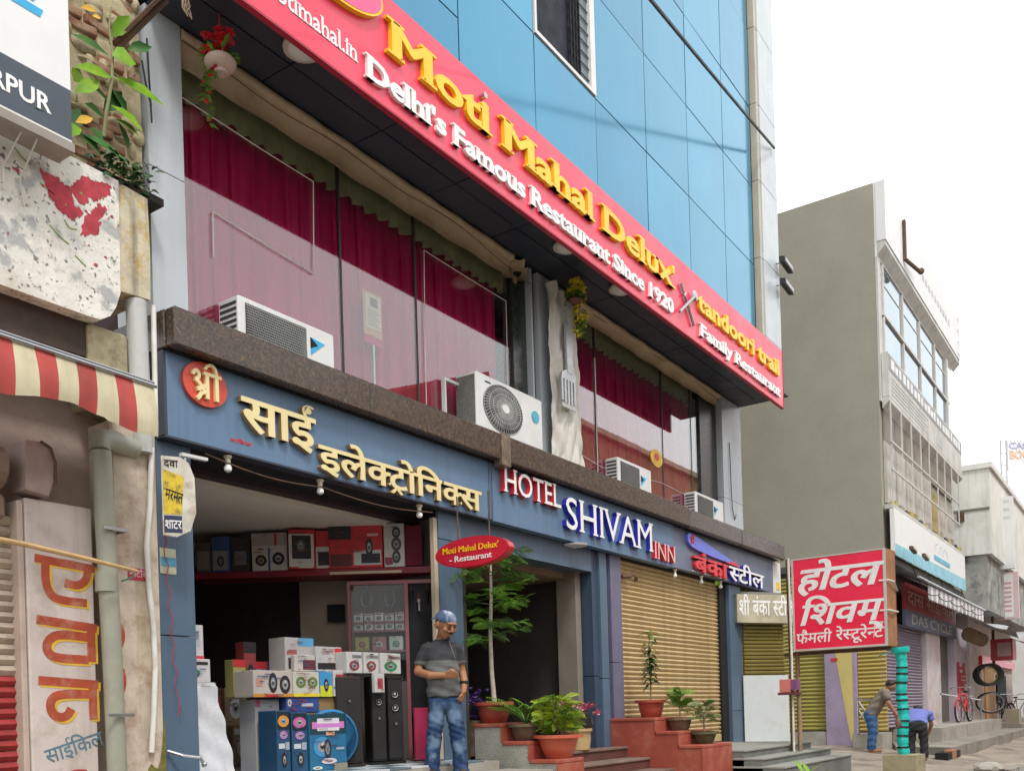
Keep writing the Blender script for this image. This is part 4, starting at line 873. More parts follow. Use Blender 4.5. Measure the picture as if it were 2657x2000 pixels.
# hoarding on the old building: white with blue bars and a slate band
B_ = thing('hoarding', (3.2, -.3, 4.92), 'white hoarding with slate band and part of a city name at the top left', 'billboard')
p = MB(); p.box(1.8, 3.69, -.35, -.30, 4.97, 8.0); p.o('panel', mat('hoarding_white', (.8, .81, .81), rough=.45, var=.04), B_)
p = MB(); p.box(1.8, 3.688, -.354, -.3505, 5.0, 5.33); p.o('band', mat('hoarding_slate', (.055, .075, .10), rough=.45, var=.05), B_)
letters("MUZAFFARPUR", (2.42, -.3545, 5.10), (1, 0, 0), (0, 0, 1), .165, 1.12, M_WHITE_LET, B_, bold=.02, ext=.003)
fb = plane_fn((0, -.3508, 0), (1, 0, 0), (0, 0, 1)); M_CY = mat('hoarding_cyan', (.03, .40, .72), rough=.45)
p = MB(); p.prism([(3.0, 5.708), (3.489, 5.708), (3.512, 5.764), (3.0, 5.764)], fb, 0, .003); p.o('bar', M_CY, B_)
p = MB(); p.prism([(3.3, 5.786), (3.448, 5.786), (3.481, 5.848), (3.3, 5.848)], fb, 0, .003); p.o('bar', M_CY, B_)
p = MB(); p.box(1.8, 3.69, -.38, -.18, 4.905, 4.965); p.o('lower_rail', mat('hoarding_rail', (.30, .27, .23), rough=.5, var=.2), B_)
cable([(3.46, -.36, 4.94), (3.45, -.12, 4.7), (3.48, -.115, 4.55)], .006, M_WIREW, 'white stay wire hanging from the hoarding over the plaster', 'wire')
cable([(3.36, -.36, 4.94), (3.345, -.12, 4.75), (3.345, -.115, 4.6)], .006, M_WIREW, 'second white stay wire on the plaster under the hoarding', 'wire')

# wild fig growing out of the brickwork
F_ = thing('wild_fig', (4.2, .0, 5.1), 'wild fig with large green leaves growing from the brick wall', 'plant')
rg = random.Random(21)
stem = [Vector((4.157, 0.0, 5.376)), Vector((4.166, -0.03, 5.56)), Vector((4.205, -0.05, 5.803)), Vector((4.21, -0.06, 5.991)), Vector((4.189, -0.06, 6.17)), Vector((4.209, -0.06, 6.331))]
p = MB(); p.tube(stem, [.016, .014, .012, .010, .008, .005], 7); p.o('stem', mat('fig_stem', (.26, .27, .12), rough=.7), F_, smooth=True)
M_FB = leafmat('fig_leaf_bright', (.16, .33, .02), .2); M_FD = leafmat('fig_leaf', (.045, .14, .03), .25); M_FY = mat('fig_leaf_yellow', (.62, .36, .03), rough=.6, var=.2)
LEAVES = [(((4.191, -0.08, 5.959)), ((4.34, -0.13, 5.98)), .12, M_FB), ((4.344, -0.05, 6.098), (4.502, -0.1, 6.2), .055, M_FD), ((4.201, -0.06, 6.109), (4.333, -0.1, 6.318), .06, M_FB), ((4.181, -0.05, 5.966), (3.918, -0.08, 5.972), .055, M_FD), ((4.199, -0.06, 5.809), (3.921, -0.12, 5.735), .06, M_FB),
          ((4.222, -0.06, 5.821), (4.549, -0.15, 5.806), .085, M_FB), ((4.19, -0.03, 5.626), (4.034, -0.05, 5.698), .055, M_FD), ((4.191, -0.05, 5.606), (4.372, -0.14, 5.512), .10, M_FB), ((4.219, -0.05, 5.524), (4.353, -0.13, 5.458), .07, M_FB), ((4.161, 0.0, 5.514), (4.014, -0.05, 5.528), .065, M_FD), ((3.855, -0.2, 5.21), (3.631, -0.3, 5.075), .065, M_FB),
          ((3.743, -0.25, 5.187), (3.479, -0.38, 5.116), .05, M_FD), ((3.918, -0.1, 5.251), (4.19, -0.18, 5.206), .06, M_FD), ((3.903, -0.1, 5.231), (4.025, -0.15, 5.153), .08, M_FD), ((4.163, 0.0, 5.57), (4.307, -0.02, 5.773), .07, M_FD), ((4.088, -0.08, 5.715), (3.901, -0.12, 5.548), .055, M_FB), ((3.904, -0.05, 5.63), (3.931, -0.08, 5.71), .065, M_FB),
          ((3.975, -0.15, 5.365), (3.849, -0.18, 5.278), .035, M_FY), ((4.088, -0.06, 6.232), (3.974, -0.08, 6.189), .03, M_FY), ((4.11, -0.08, 6.183), (4.052, -0.08, 6.169), .025, M_FY), ((4.269, -0.02, 5.533), (4.328, -0.06, 5.369), .055, M_FD), ((4.008, -0.05, 5.353), (4.103, -0.08, 5.295), .08, M_FD), ((4.229, 0.0, 5.767), (4.342, -0.03, 5.649), .09, M_FD), ((3.96, -0.02, 5.473), (3.9, -0.04, 5.317), .06, M_FD)]
for a, c_, w_, mm in LEAVES:
    q = MB(); a, c_ = Vector(a), Vector(c_); q.leaf(a, (c_ - a) * 1.12, w_ * 1.7, up=(.25, -.9, .45), fold=.12, droop=.12); q.o('leaf', mm, F_, smooth=True)
q = MB()
for k in range(150):
    c_ = Vector((rg.uniform(4.1, 4.5), rg.uniform(-.14, .1), rg.uniform(5.04, 5.24))); a = rg.uniform(0, 6.28)
    q.leaf(c_, Vector((math.cos(a), math.sin(a) - .5, rg.uniform(-.3, .7))).normalized() * rg.uniform(.05, .085), .045, up=(0, -.8, .5))
q.o('small_leaves', M_LEAFD, F_)
# iron angle and old rope ends above the brick pier
p = MB(); a, c_ = Vector((4.256, 0.0, 6.117)), Vector((4.519, -0.25, 6.528)); d = (c_ - a).normalized(); s_ = d.cross(Vector((0, -1, 0))).normalized()
p.ob((a + c_) / 2, (c_ - a) / 2, Vector((0, .035, 0)), s_ * .012); p.ob((a + c_) / 2 + s_ * .03, (c_ - a) / 2, Vector((0, .006, 0)), s_ * .03); tag(p.o('iron_angle', M_IRON), 'rusty iron angle bar jutting out above the wild fig', 'iron bar')
for k, (q0, q1, q2) in enumerate((((4.62, .1, 6.4), (4.60, .06, 6.1), (4.585, .02, 5.7)), ((4.57, .1, 6.2), (4.58, .06, 5.95), (4.60, .04, 5.85)))):
    cable([q0, q1, q2], .008, M_WIRE, ('long', 'short')[k] + ' black cable end hanging on the brick pier by the silver pier', 'wire')
p = MB()
for k in range(6):
    a = Vector((4.615, -0.35, 6.5)) + Vector((.012 * k, 0, .05)); p.tube([a, a + Vector((.02 * math.sin(k * 2), 0, -.06)), a + Vector((.05 * math.sin(k * 3.1), 0, -.11)), a + Vector((.02, 0, -.13 - .01 * (k % 3)))], .005, 5)
tag(p.o('rope_knot', mat('old_rope', (.5, .38, .26), rough=.9)), 'knot of old rope hanging at the top of the left pier', 'rope')
# flex sign facing the street, fixed to the gap between the buildings
Y_ = thing('tin_sign', (4.62, -.12, 2.5), 'weathered yellow and black tin sign hung edge-on between the left building and the blue column', 'sign')
fy = plane_fn((4.52, -.05, 0), (.85, -.5, 0), (0, 0, 1))
p = MB(); p.prism([(.0, 2.50), (.10, 2.49), (.20, 2.54), (.245, 2.68), (.24, 2.95), (.20, 3.06), (.14, 3.10), (.0, 3.10)], fy, 0, .04); p.o('plate', mat('tin_white', (.62, .60, .52), rough=.6, var=.2, scale=9, dirt=((.3, .16, .07), .7, 6)), Y_)
p = MB(); p.prism([(.01, 2.66), (.14, 2.66), (.16, 2.95), (.01, 3.0)], fy, .0405, .042); p.o('yellow_field', mat('tin_yellow', (.70, .52, .03), rough=.6, var=.2, scale=14, dirt=((.05, .05, .05), .8, 16)), Y_)
p = MB(); p.prism([(.01, 2.52), (.14, 2.52), (.14, 2.65), (.01, 2.65)], fy, .0405, .042); p.o('navy_field', mat('tin_navy', (.03, .04, .10), rough=.6, var=.2), Y_)
word(['श', 'ा', 'ट', 'र'], tuple(fy(.015, 2.55, .0425)), (.85, -.5, 0), (0, 0, 1), .1, .12, M_WHITE_LET, Y_, bold=.012, ext=.001); word(['द', 'व', 'ा'], tuple(fy(.02, 3.02, .0425)), (.85, -.5, 0), (0, 0, 1), .08, .1, M_BLACK, Y_, bold=.012, ext=.001)
word(['म', 'र', 'म', 'त'], tuple(fy(.02, 2.78, .0425)), (.85, -.5, -.3), (.1, -.05, .95), .12, .13, M_BLACK, Y_, bold=.012, ext=.001)
t = thing('poster', (4.66, .09, 2.05), 'torn blue and cream poster on the blue shop column below the tin sign', 'poster')
p = MB(); p.box(4.595, 4.74, .094, .098, 2.24, 2.44); p.o('sheet', mat('poster_cream', (.60, .58, .44), rough=.8, var=.2, scale=10), t); p = MB(); p.box(4.60, 4.735, .0905, .0935, 2.30, 2.37); p.o('band', mat('poster_blue', (.10, .36, .52), rough=.8, var=.3, scale=12), t)
p = MB(); p.tube([(4.6, .08, .86), (4.68, .0, .82), (4.80, -.05, .80), (4.83, -.06, .74)], .014, 8); p.ball((4.83, -.06, .74), .022); tag(p.o('water_tap', M_STEEL), 'small metal tap on a bent pipe low on the blue column', 'tap')

# ---------------------------------------------------------------- goods in the electronics shop
BC = [0]
def carton(x, y, z, w, d, h, cols, lab, rz=0.0, group='cartons of goods in the electronics shop', panels=None, name='carton'):
    """printed carton: box with lid seam; cols = main colour; panels = [(face, u0, u1, v0, v1, colour)], face f(ront, -Y) / l(eft end, -X)"""
    t = thing(name, (x, y, z), lab, 'carton', group, local=True, rz=rz)
    p = MB(); p.bbox(-w / 2, w / 2, -d / 2, d / 2, 0, h, .006); p.o('box', mat('carton_%.2f_%.2f_%.2f' % cols, cols, rough=.5, var=.08), t)
    for k, (f, u0, u1, v0, v1, c_) in enumerate(panels or []):
        q = MB(); e = .0015 + .0006 * k
        if isinstance(c_, tuple): mm = mat('print_%.2f_%.2f_%.2f' % c_, c_, rough=.45, var=.06)
        else: mm = c_
        if f == 'f': q.box(-w / 2 + u0 * w, -w / 2 + u1 * w, -d / 2 - e, -d / 2 - e + .001, v0 * h, v1 * h)
        elif f == 'l': q.box(-w / 2 - e, -w / 2 - e + .001, d / 2 - u1 * d, d / 2 - u0 * d, v0 * h, v1 * h)
        elif f == 'e':                                   # round or oval printed picture on the front
            q.prism([((-.5 + (u0 + u1) / 2 + (u1 - u0) / 2 * math.cos(a)) * w, ((v0 + v1) / 2 + (v1 - v0) / 2 * math.sin(a)) * h) for a in [6.2832 * i / 18 for i in range(18)]], lambda u, v, d_: (u, -d / 2 - d_, v), e - .001, e)
        elif f == 'g':                                   # the same on the left end
            q.prism([((.5 - (u0 + u1) / 2 - (u1 - u0) / 2 * math.cos(a)) * d, ((v0 + v1) / 2 + (v1 - v0) / 2 * math.sin(a)) * h) for a in [6.2832 * i / 18 for i in range(18)]][::-1], lambda u, v, d_: (-w / 2 - d_, u, v), e - .001, e)
        q.o('print', mm, t)
        if f == 'e' and w > .1:                          # the picture has a centre and a highlight
            for sc_, cc, dv in ((.55, (.30, .30, .31), 0), (.25, (.03, .03, .03), .0), (.14, (.6, .6, .6), .12)):
                q = MB(); e2 = e + .0003 + .0003 * (3 - int(sc_ * 5)); q.prism([((-.5 + (u0 + u1) / 2 + (u1 - u0) / 2 * sc_ * math.cos(a)) * w, ((v0 + v1) / 2 + (v1 - v0) * (dv + sc_ / 2 * math.sin(a))) * h) for a in [6.2832 * i / 14 for i in range(14)]], lambda u, v, d_: (u, -d / 2 - d_, v), e2 - .0003, e2); q.o('print', mat('print_%.2f_%.2f_%.2f' % cc, cc, rough=.45, var=.06), t)
    rg_ = random.Random(int(x * 971 + z * 577 + w * 313)); q = MB()          # small print, bar code and tape
    for k in range(9 if w > .2 else 4):
        u = rg_.uniform(.06, .586); v = rg_.uniform(.05, .93); q.box((-.5 + u) * w, (-.5 + u + rg_.uniform(.08, .3)) * w, -d / 2 - .0125, -d / 2 - .0115, v * h, v * h + rg_.uniform(.004, .009))
    q.o('print', mat('print_ink_%d' % rg_.randrange(3), ((.05, .05, .06), (.25, .04, .05), (.06, .1, .2))[rg_.randrange(3)], rough=.6), t)
    if w > .22:
        q = MB(); q.box(-w * .5 - .001, w * .5 + .001, -.02, .02, h - .012, h + .0012); q.o('tape', mat('parcel_tape', (.45, .33, .18), rough=.3), t)
    return t
K, Wt, Rd, Bl, Ye, Gr = (.02, .02, .022), (.56, .55, .53), (.55, .03, .035), (.04, .16, .42), (.75, .6, .05), (.08, .28, .08)
def gcart(pl, pr, zt, d, col_, lab, panels=None, group='cartons of goods in the electronics shop', zb=None):
    """carton whose front lower edge runs from pl to pr"""
    pl, pr = Vector(pl), Vector(pr); z = min(pl.z, pr.z) if zb is None else zb; v = Vector((pr.x - pl.x, pr.y - pl.y, 0)); w = v.length; rz = math.atan2(v.y, v.x)
    back = Vector((-v.y, v.x, 0)).normalized(); c_ = (pl + pr) / 2 + back * d / 2
    return carton(c_.x, c_.y, z, w * .985, d, zt - z, col_, lab, rz=rz, panels=panels, group=group)
FWD = Vector((.826, .5635, 0)); RGT = Vector((.5635, -.826, 0))
# shelf board high across the shop with cartons on top
zs = 2.734
SL, SR = Vector((6.785, 2.564, 2.696)), Vector((8.317, 0.318, 2.69)); SL.z = SR.z = zs
SH = thing('wall_shelf', (SL + SR) / 2, 'dark red shelf board across the shop carrying cartons', 'shelf')
cS = (SL + SR) / 2 + FWD * .22; p = MB(); p.ob((cS.x, cS.y, zs - .035), (SR - SL) / 2, FWD * .22, (0, 0, .034)); p.o('board', mat('maroon_board', (.24, .012, .03), rough=.5, var=.1), SH)
cT = Vector((7.868, 0.976, 2.685)); p = MB(); p.ob(cT - FWD * .004, RGT * .40, FWD * .003, (0, 0, .014)); p.o('edge_trim', mat('cream_trim', (.55, .45, .32), rough=.5), SH)
zk = zs + .001
for a_, c2, zt, col_, pan, lab in (
    ((6.793, 2.517, 2.723), (6.888, 2.378, 2.718), 3.068, (.10, .09, .09), [('f', .1, .9, .1, .7, (.25, .24, .23))], 'dim dark carton on the shop shelf, farthest left'),
    ((6.892, 2.372, 2.718), (7.004, 2.207, 2.712), 3.125, (.05, .11, .3), [('f', .05, .9, .05, .6, (.3, .3, .3)), ('e', .3, .7, .15, .45, K)], 'blue and grey carton on the shop shelf, second from the left'),
    ((7.142, 2.005, 2.711), (7.367, 1.676, 2.714), 3.152, (.6, .58, .56), [('f', .0, 1, .66, .98, (.42, .36, .36)), ('f', .64, .72, .66, .98, Rd), ('f', .46, .52, 0, .6, Bl), ('e', .1, .42, .12, .42, K), ('e', .58, .92, .14, .48, K)], 'pale carton with speaker pictures on the shop shelf'),
    ((7.319, 1.603, 2.711), (7.527, 1.405, 2.716), 3.17, Rd, [('f', .0, .95, .05, .88, (.6, .6, .58)), ('f', .12, .85, .25, .85, K), ('e', .3, .62, .42, .74, (.12, .12, .12)), ('f', .35, .9, .02, .2, Wt)], 'red carton with a big framed picture on the shop shelf'),
    ((7.572, 1.446, 2.732), (7.665, 1.309, 2.733), 3.169, (.55, .04, .05), [('f', .0, .95, .03, .58, (.6, .58, .56)), ('f', .15, .9, .1, .45, K)], 'small red and white carton on the shop shelf'),
    ((7.625, 1.298, 2.758), (7.966, 0.798, 2.757), 3.217, Rd, [('f', .0, .42, .66, .98, K), ('f', .46, .97, .06, .40, Wt), ('f', .60, .95, .10, .32, K), ('e', .68, .82, .25, .68, K), ('f', .03, .42, .04, .32, (.12, .02, .02)), ('f', .72, .92, .72, .78, (.7, .4, .4))], 'wide red carton with a black tower speaker picture on the shop shelf'),
    ((7.97, 0.792, 2.757), (8.1, 0.6, 2.756), 3.216, Wt, [('e', .42, .82, .66, .92, K), ('e', .36, .86, .36, .68, (.06, .05, .05)), ('e', .40, .80, .08, .38, K), ('f', .05, .40, .06, .22, (.3, .02, .06))], 'tall white carton with a grey speaker picture at the right end of the shop shelf')):
    gcart(a_, c2, zt, .30, col_, lab, pan, zb=zk)
p = MB(); a_ = Vector((8.184, 0.549, 2.749)); p.ob(a_ + Vector((0, 0, .22)), RGT * .10, FWD * .01, (0, 0, .22)); tag(p.o('red_cloth', mat('dark_red_cloth', (.18, .01, .03), rough=.8, var=.2)), 'dark red cloth hanging at the right end of the shop shelf', 'cloth')
# glass fronted cabinet facing the street corner, with small boxes
def cab(u, z, dd=0.0): return CO + RGT * u + FWD * dd + Vector((0, 0, z))
CO = Vector((7.747, 1.153, 2.614)); CO.z = .586; cw_ = .965; ct = 2.603 - .6
CB = thing('display_cabinet', CO + RGT * .5, 'glass fronted display cabinet with red shelves and small boxes at the right of the shop', 'cabinet')
M_CAB = mat('pinkish_red_frame', (.30, .10, .11), rough=.5, var=.1)
def cbox(u0, u1, z0, z1, d0, d1): q = MB(); q.ob(cab((u0 + u1) / 2, (z0 + z1) / 2, (d0 + d1) / 2), RGT * (u1 - u0) / 2, FWD * (d1 - d0) / 2, (0, 0, (z1 - z0) / 2)); return q
for u0, u1, z0, z1 in ((0, .035, 0, ct), (.635, .675, 0, ct), (.935, .965, 0, ct), (.035, .635, ct - .04, ct), (.675, .935, ct - .04, ct)): cbox(u0, u1, z0, z1, 0, .04).o('frame', M_CAB, CB)
cbox(.0, .965, 0, ct, .42, .44).o('back', mat('cabinet_back', (.30, .25, .2), rough=.8), CB)
zsh = [2.06 - .6, 2.156 - .6, 1.832 - .6]
for z in zsh: cbox(.036, .634, z - .02, z, .05, .41).o('shelf', M_CAB, CB)
cbox(.036, .634, .9, ct - .041, .015, .021).o('glass', glass_mat('cabinet_glass', gain=.5), CB)
cbox(.676, .934, .5, ct - .041, .03, .05).o('dark_door', M_BLACK, CB)
cbox(.036, .634, 0, .88, .01, .045).o('lower_panel', mat('grey_brown_panel', (.10, .085, .08), rough=.5), CB)
for zi in range(2):
    for i in range(5):
        u0 = .05 + .116 * i
        gcart(cab(u0, zsh[zi], .07), cab(u0 + .106, zsh[zi], .07), .6 + zsh[zi] + .075 + .012 * ((i * 7 + zi) % 2), .12, (Wt, (.6, .58, .55), (.66, .64, .586))[i % 3], 'small white boxed gadget on the %s shelf of the cabinet, %s from the left' % (('lower', 'upper')[zi], ('first', 'second', 'third', 'fourth', 'fifth')[i]), [('e', .25, .75, .2, .6, K), ('f', .1, .9, .75, .9, (.4, .1, .1))], 'small boxes in the display cabinet')
for i in range(3): gcart(cab(.06 + .19 * i, zsh[2], .07), cab(.22 + .19 * i, zsh[2], .07), .6 + zsh[2] + .14, .12, ((.5, .45, .1), (.5, .2, .2), Wt)[i], ('yellow', 'reddish', 'white')[i] + ' boxed gadget on the bottom shelf of the cabinet', [('e', .25, .75, .2, .7, (Rd, Wt, Gr)[i])], 'small boxes in the display cabinet')
for i, u in enumerate((.18, .45)):
    q = MB(); q.tube([cab(u + .06 * math.cos(a), ct - .17 + .10 * math.sin(a), .2) for a in [6.28 * j / 20 for j in range(21)]], .024, 8); tag(q.o('cable_coil', mat('grey_coil', (.16, .17, .17), rough=.4)), ('left', 'right')[i] + ' dark coil hanging in the top of the display cabinet', 'cable')
# tall black tower speakers at the foot of the cabinet
M_SPK = mat('speaker_black', (.012, .012, .013), rough=.35, var=.2); M_CONE = mat('speaker_cone', (.45, .45, .43), rough=.4)
def tower(x, y, w, h, lab, cones, m=M_SPK, rz=R(-30)):
    t = thing('tower_speaker', (x, y, .586), lab, 'speaker', 'tower speakers by the shop door', local=True, rz=rz)
    p = MB(); p.bbox(-w / 2, w / 2, -.12, .12, .03, h, .01); p.o('cabinet', m, t)
    p = MB(); p.box(-w / 2 - .015, w / 2 + .015, -.135, .135, 0, .03); p.o('plinth', m, t)
    p = MB(); p.box(-w / 2 + .012, w / 2 - .012, -.127, -.121, .06, h - .03); p.o('baffle', mat('baffle_black', (.018, .016, .016), rough=.55), t)
    for z, r_ in cones:
        q = MB(); q.lathe([(r_, 0), (r_, .008), (r_ * .8, .004), (r_ * .45, -.003), (r_ * .3, .006), (.004, .012)], (0, -.128, z), 18, axis=(0, -1, 0)); c0_ = q.o('driver', M_CONE, t, smooth=True)
        q = MB(); q.lathe([(r_ * 1.02, .002), (r_ * 1.02, .011), (r_ * .86, .011), (r_ * .86, .002)], (0, -.128, z), 18, axis=(0, -1, 0)); q.o('surround', M_SPK, c0_, smooth=True)
    return t
tower(7.00, .50, .27, .90, 'plain dark brown tower speaker next to the blue drum', [(.66, .018)], mat('speaker_brown', (.03, .022, .02), rough=.4))
tower(7.345, .42, .16, .91, 'black tower speaker with two pale cones, left of the pair beside the cabinet', [(.76, .035), (.64, .035), (.48, .02)])
tower(7.55, .38, .17, .90, 'black tower speaker with two pale cones, right of the pair beside the cabinet', [(.72, .04), (.58, .04), (.42, .022)])
# blue drum on its side
t = thing('blue_drum', (6.86, .5, .586), 'round blue plastic drum end behind the pump cartons', 'drum')
p = MB(); p.lathe([(.25, -.1), (.28, -.08), (.28, .06), (.26, .08)], (6.72, .46, .885), 28, axis=(-.35, -.9, 0)); p.o('body', mat('drum_blue', (.03, .2, .42), rough=.35, var=.1), t, smooth=True)
p = MB(); p.lathe([(.255, .08), (.245, .06), (.02, .06)], (6.72, .46, .885), 28, axis=(-.35, -.9, 0)); p.o('lid', mat('drum_dark_blue', (.015, .09, .22), rough=.4), t, smooth=True)
# pump cartons at the front
pump = [('f', .0, 1, .64, 1, (.01, .05, .07)), ('f', .06, .94, .74, .86, (.62, .2, .42)), ('f', .2, .8, .70, .92, (.7, .68, .72)), ('f', .12, .88, .76, .83, (.62, .22, .62)), ('e', .08, .55, .25, .6, (.06, .28, .55)), ('e', .36, .56, .2, .56, (.03, .03, .04)), ('e', .43, .5, .3, .5, (.25, .22, .25)), ('f', .7, .92, .36, .4, (.4, .4, .5)), ('f', .62, 1, .0, .12, (.3, .26, .2)), ('e', .28, .7, .12, .22, (.75, .6, .65)), ('f', .42, .66, .62, .68, (.7, .35, .2)), ('e', .04, .3, .03, .09, (.7, .7, .586))]
side = lambda c1_: [('f', .05, .95, .70, .98, (.01, .02, .03)), ('e', .08, .92, .74, .92, c1_), ('e', .2, .8, .55, .68, (.45, .2, .5)), ('f', .1, .55, .40, .48, (.55, .58, .62)), ('f', .6, .9, .38, .50, (.35, .38, .45)), ('e', .3, .7, .1, .34, K)]
gcart((6.21, .20, .586), (6.66, .17, .586), 1.12, .24, (.02, .15, .29), 'blue water pump carton with pink title, frontmost in the shop', pump)
gcart((6.03, .24, .586), (6.195, .21, .586), 1.14, .3, (.015, .07, .15), 'narrow dark blue pump carton, left of the frontmost one', side((.55, .12, .35)))
gcart((5.88, .27, .586), (6.02, .25, .586), 1.16, .3, (.015, .07, .15), 'narrow dark blue pump carton with orange oval, second from the frontmost', side((.65, .3, .03)))
gcart((5.94, .62, .586), (6.22, .60, .586), 1.27, .25, (.40, .40, .42), 'tall white fan carton behind the pump cartons', [('f', .3, .42, .2, .75, (.35, .35, .36)), ('f', .62, .72, .5, .75, (.05, .15, .3)), ('e', .1, .3, .08, .2, (.3, .2, .35)), ('f', 0, .2, .9, 1, (.5, .1, .2))])
gcart((6.23, .52, 1.14), (6.64, .50, 1.14), 1.285, .28, (.03, .07, .25), 'dark blue carton lying on the stack beside the drum', [('f', .45, .8, .4, .6, (.5, .5, .55)), ('e', .03, .15, .4, .9, (.6, .55, .5))])
gcart((6.23, .53, .586), (6.64, .51, .586), 1.138, .28, (.3, .18, .08), 'brown cardboard carton under the flat blue one', [('f', .0, 1, .45, .5, (.4, .3, .18))])
gcart((6.65, .52, .586), (6.99, .50, .586), 1.285, .25, (.30, .18, .07), 'brown carton behind the blue drum', [('f', .0, 1, .5, .54, (.5, .4, .25))])
gcart((5.84, .52, 1.29), (6.30, .50, 1.29), 1.535, .28, (.48, .43, .39), 'white carton with two black round fans printed on it', [('f', 0, 1, 0, .12, (.6, .25, .03)), ('f', .3, .62, 0, .1, Rd), ('e', .38, .60, .15, .92, K), ('e', .66, .94, .12, .82, K), ('f', .06, .22, .4, .7, (.5, .25, .22))])
gcart((6.305, .50, 1.29), (6.64, .49, 1.29), 1.53, .28, (.54, .53, .46), 'white carton with a green butterfly-shaped fan, yellow foot', [('f', 0, 1, 0, .14, Ye), ('e', .1, .46, .35, .8, (.12, .2, .04)), ('e', .54, .92, .35, .8, (.12, .2, .04))])
gcart((6.645, .49, 1.29), (6.80, .48, 1.29), 1.53, .26, (.05, .3, .586), 'blue and yellow carton with a black figure', [('f', 0, 1, 0, .45, (.6, .62, .03)), ('e', .3, .7, .2, .75, K)])
gcart((6.81, .47, 1.29), (6.99, .46, 1.29), 1.55, .26, Wt, 'white carton with a red iron picture by the speakers', [('f', .15, .85, .5, .85, (.45, .06, .08)), ('f', 0, 1, .3, .38, Bl), ('e', .25, .6, .02, .26, K)])
gcart((6.36, .66, 1.54), (6.72, .64, 1.54), 1.87, .25, (.42, .41, .40), 'grey and white speaker carton on top of the stack', [('f', .45, 1, .76, 1, (.1, .35, .586)), ('f', .05, .4, .5, .6, (.4, .1, .1)), ('f', .1, .95, .08, .4, K)])
gcart((6.69, .58, 1.54), (7.03, .56, 1.54), 1.79, .25, (.48, .48, .47), 'white and red speaker carton on top of the stack', [('f', .72, 1, .45, .95, Rd), ('f', .05, .9, .1, .35, K), ('f', .2, .5, .7, .8, (.4, .3, .3))])
gcart((6.42, .60, 1.54), (6.68, .58, 1.54), 1.70, .2, (.5, .46, .44), 'low grey carton at the foot of the upper stack', [('f', .4, 1, .1, .7, (.12, .03, .04))])
gcart((7.03, .64, 1.54), (7.2, .62, 1.54), 1.74, .2, (.3, .5, .586), 'pale blue carton at the right of the upper stack', [('f', .2, .8, .1, .5, Wt)])
for i, (x0, x1) in enumerate(((6.93, 7.145), (7.15, 7.36), (7.365, 7.67))):
    gcart((x0, .40 - .03 * i, 1.52), (x1, .39 - .03 * i, 1.52), 1.735, .24, Wt, 'white iron carton with %s picture lying on the tower speakers' % ('dark red iron', 'maroon steam iron', 'green iron')[i], [('e', .15, .8, .12, .6, (.3, .05, .06) if i < 2 else (.03, .25, .1)), ('f', .35, .95, .72, .86, (.2, .2, .2))])
gcart((7.16, .24, 1.32), (7.30, .235, 1.32), 1.515, .05, Wt, 'small white carton with a red iron hanging in front of the speakers', [('f', .25, .8, .2, .75, (.4, .05, .07))])
rgs = random.Random(9)
for k in range(9):
    x0 = 5.95 + .15 * k; c1_ = rgs.choice([Wt, (.3, .05, .05), (.06, .14, .28), (.4, .36, .12), (.3, .3, .3)])
    gcart((x0, .92 + .02 * (k % 3), 1.30), (x0 + .14, .91 + .02 * (k % 3), 1.30), 1.62 + .06 * rgs.random() + (.16 if k in (1, 4) else 0), .14, c1_, 'small upright carton in the back row of the stack, %s from the left' % ('first', 'second', 'third', 'fourth', 'fifth', 'sixth', 'seventh', 'eighth', 'ninth')[k], [('e', .2, .8, .2, .6, rgs.choice([K, Rd, Bl])), ('f', 0, 1, .8, 1, rgs.choice([Rd, K, Bl]))])
# left side: plastic wrapped white appliance with two cartons on it
t = thing('wrapped_appliance', (5.22, .5, .586), 'white appliance wrapped in clear plastic beside the blue column', 'appliance')
def wrap(u, v):
    a = u * 2 * math.pi; s_ = .19 + .12 * (1 - v) ** 1.6 + .010 * math.sin(a * 9 + v * 5) + .008 * math.sin(a * 4 + v * 19)
    c_, sn = math.cos(a), math.sin(a); q = max(abs(c_), abs(sn)) ** .75
    return (5.17 + s_ * c_ / q, .58 + s_ * sn / q, .61 + .83 * v - .03 * (v > .95))
m = MB().grid(wrap, 48, 26); m.add([(4.99, .40, 1.405), (5.35, .40, 1.405), (5.35, .76, 1.405), (4.99, .76, 1.405)], [(0, 1, 2, 3)])
m.o('plastic_wrap', mat('milky_plastic', (.62, .63, .66), rough=.28, var=.1, scale=5, bump=.5, bscale=14), t, smooth=True)
p = MB(); p.bbox(4.93, 5.50, .24, .86, .602, .635, .01); p.o('cardboard_base', mat('cardboard', (.42, .29, .17), rough=.8), t)
gcart((5.03, .42, 1.41), (5.29, .41, 1.41), 1.61, .26, (.56, .55, .54), 'white carton with a green leaf picture on the wrapped appliance', [('e', .05, .6, .2, .6, (.03, .22, .08)), ('f', .3, .9, .75, .88, K)])
gcart((5.06, .45, 1.612), (5.25, .44, 1.612), 1.90, .2, (.58, .56, .55), 'upright white mixer carton with red foot on the leaf carton', [('f', 0, 1, 0, .09, (.6, .05, .08)), ('f', .35, .8, .35, .85, (.45, .46, .5)), ('e', .4, .75, .55, .8, (.2, .22, .3))])
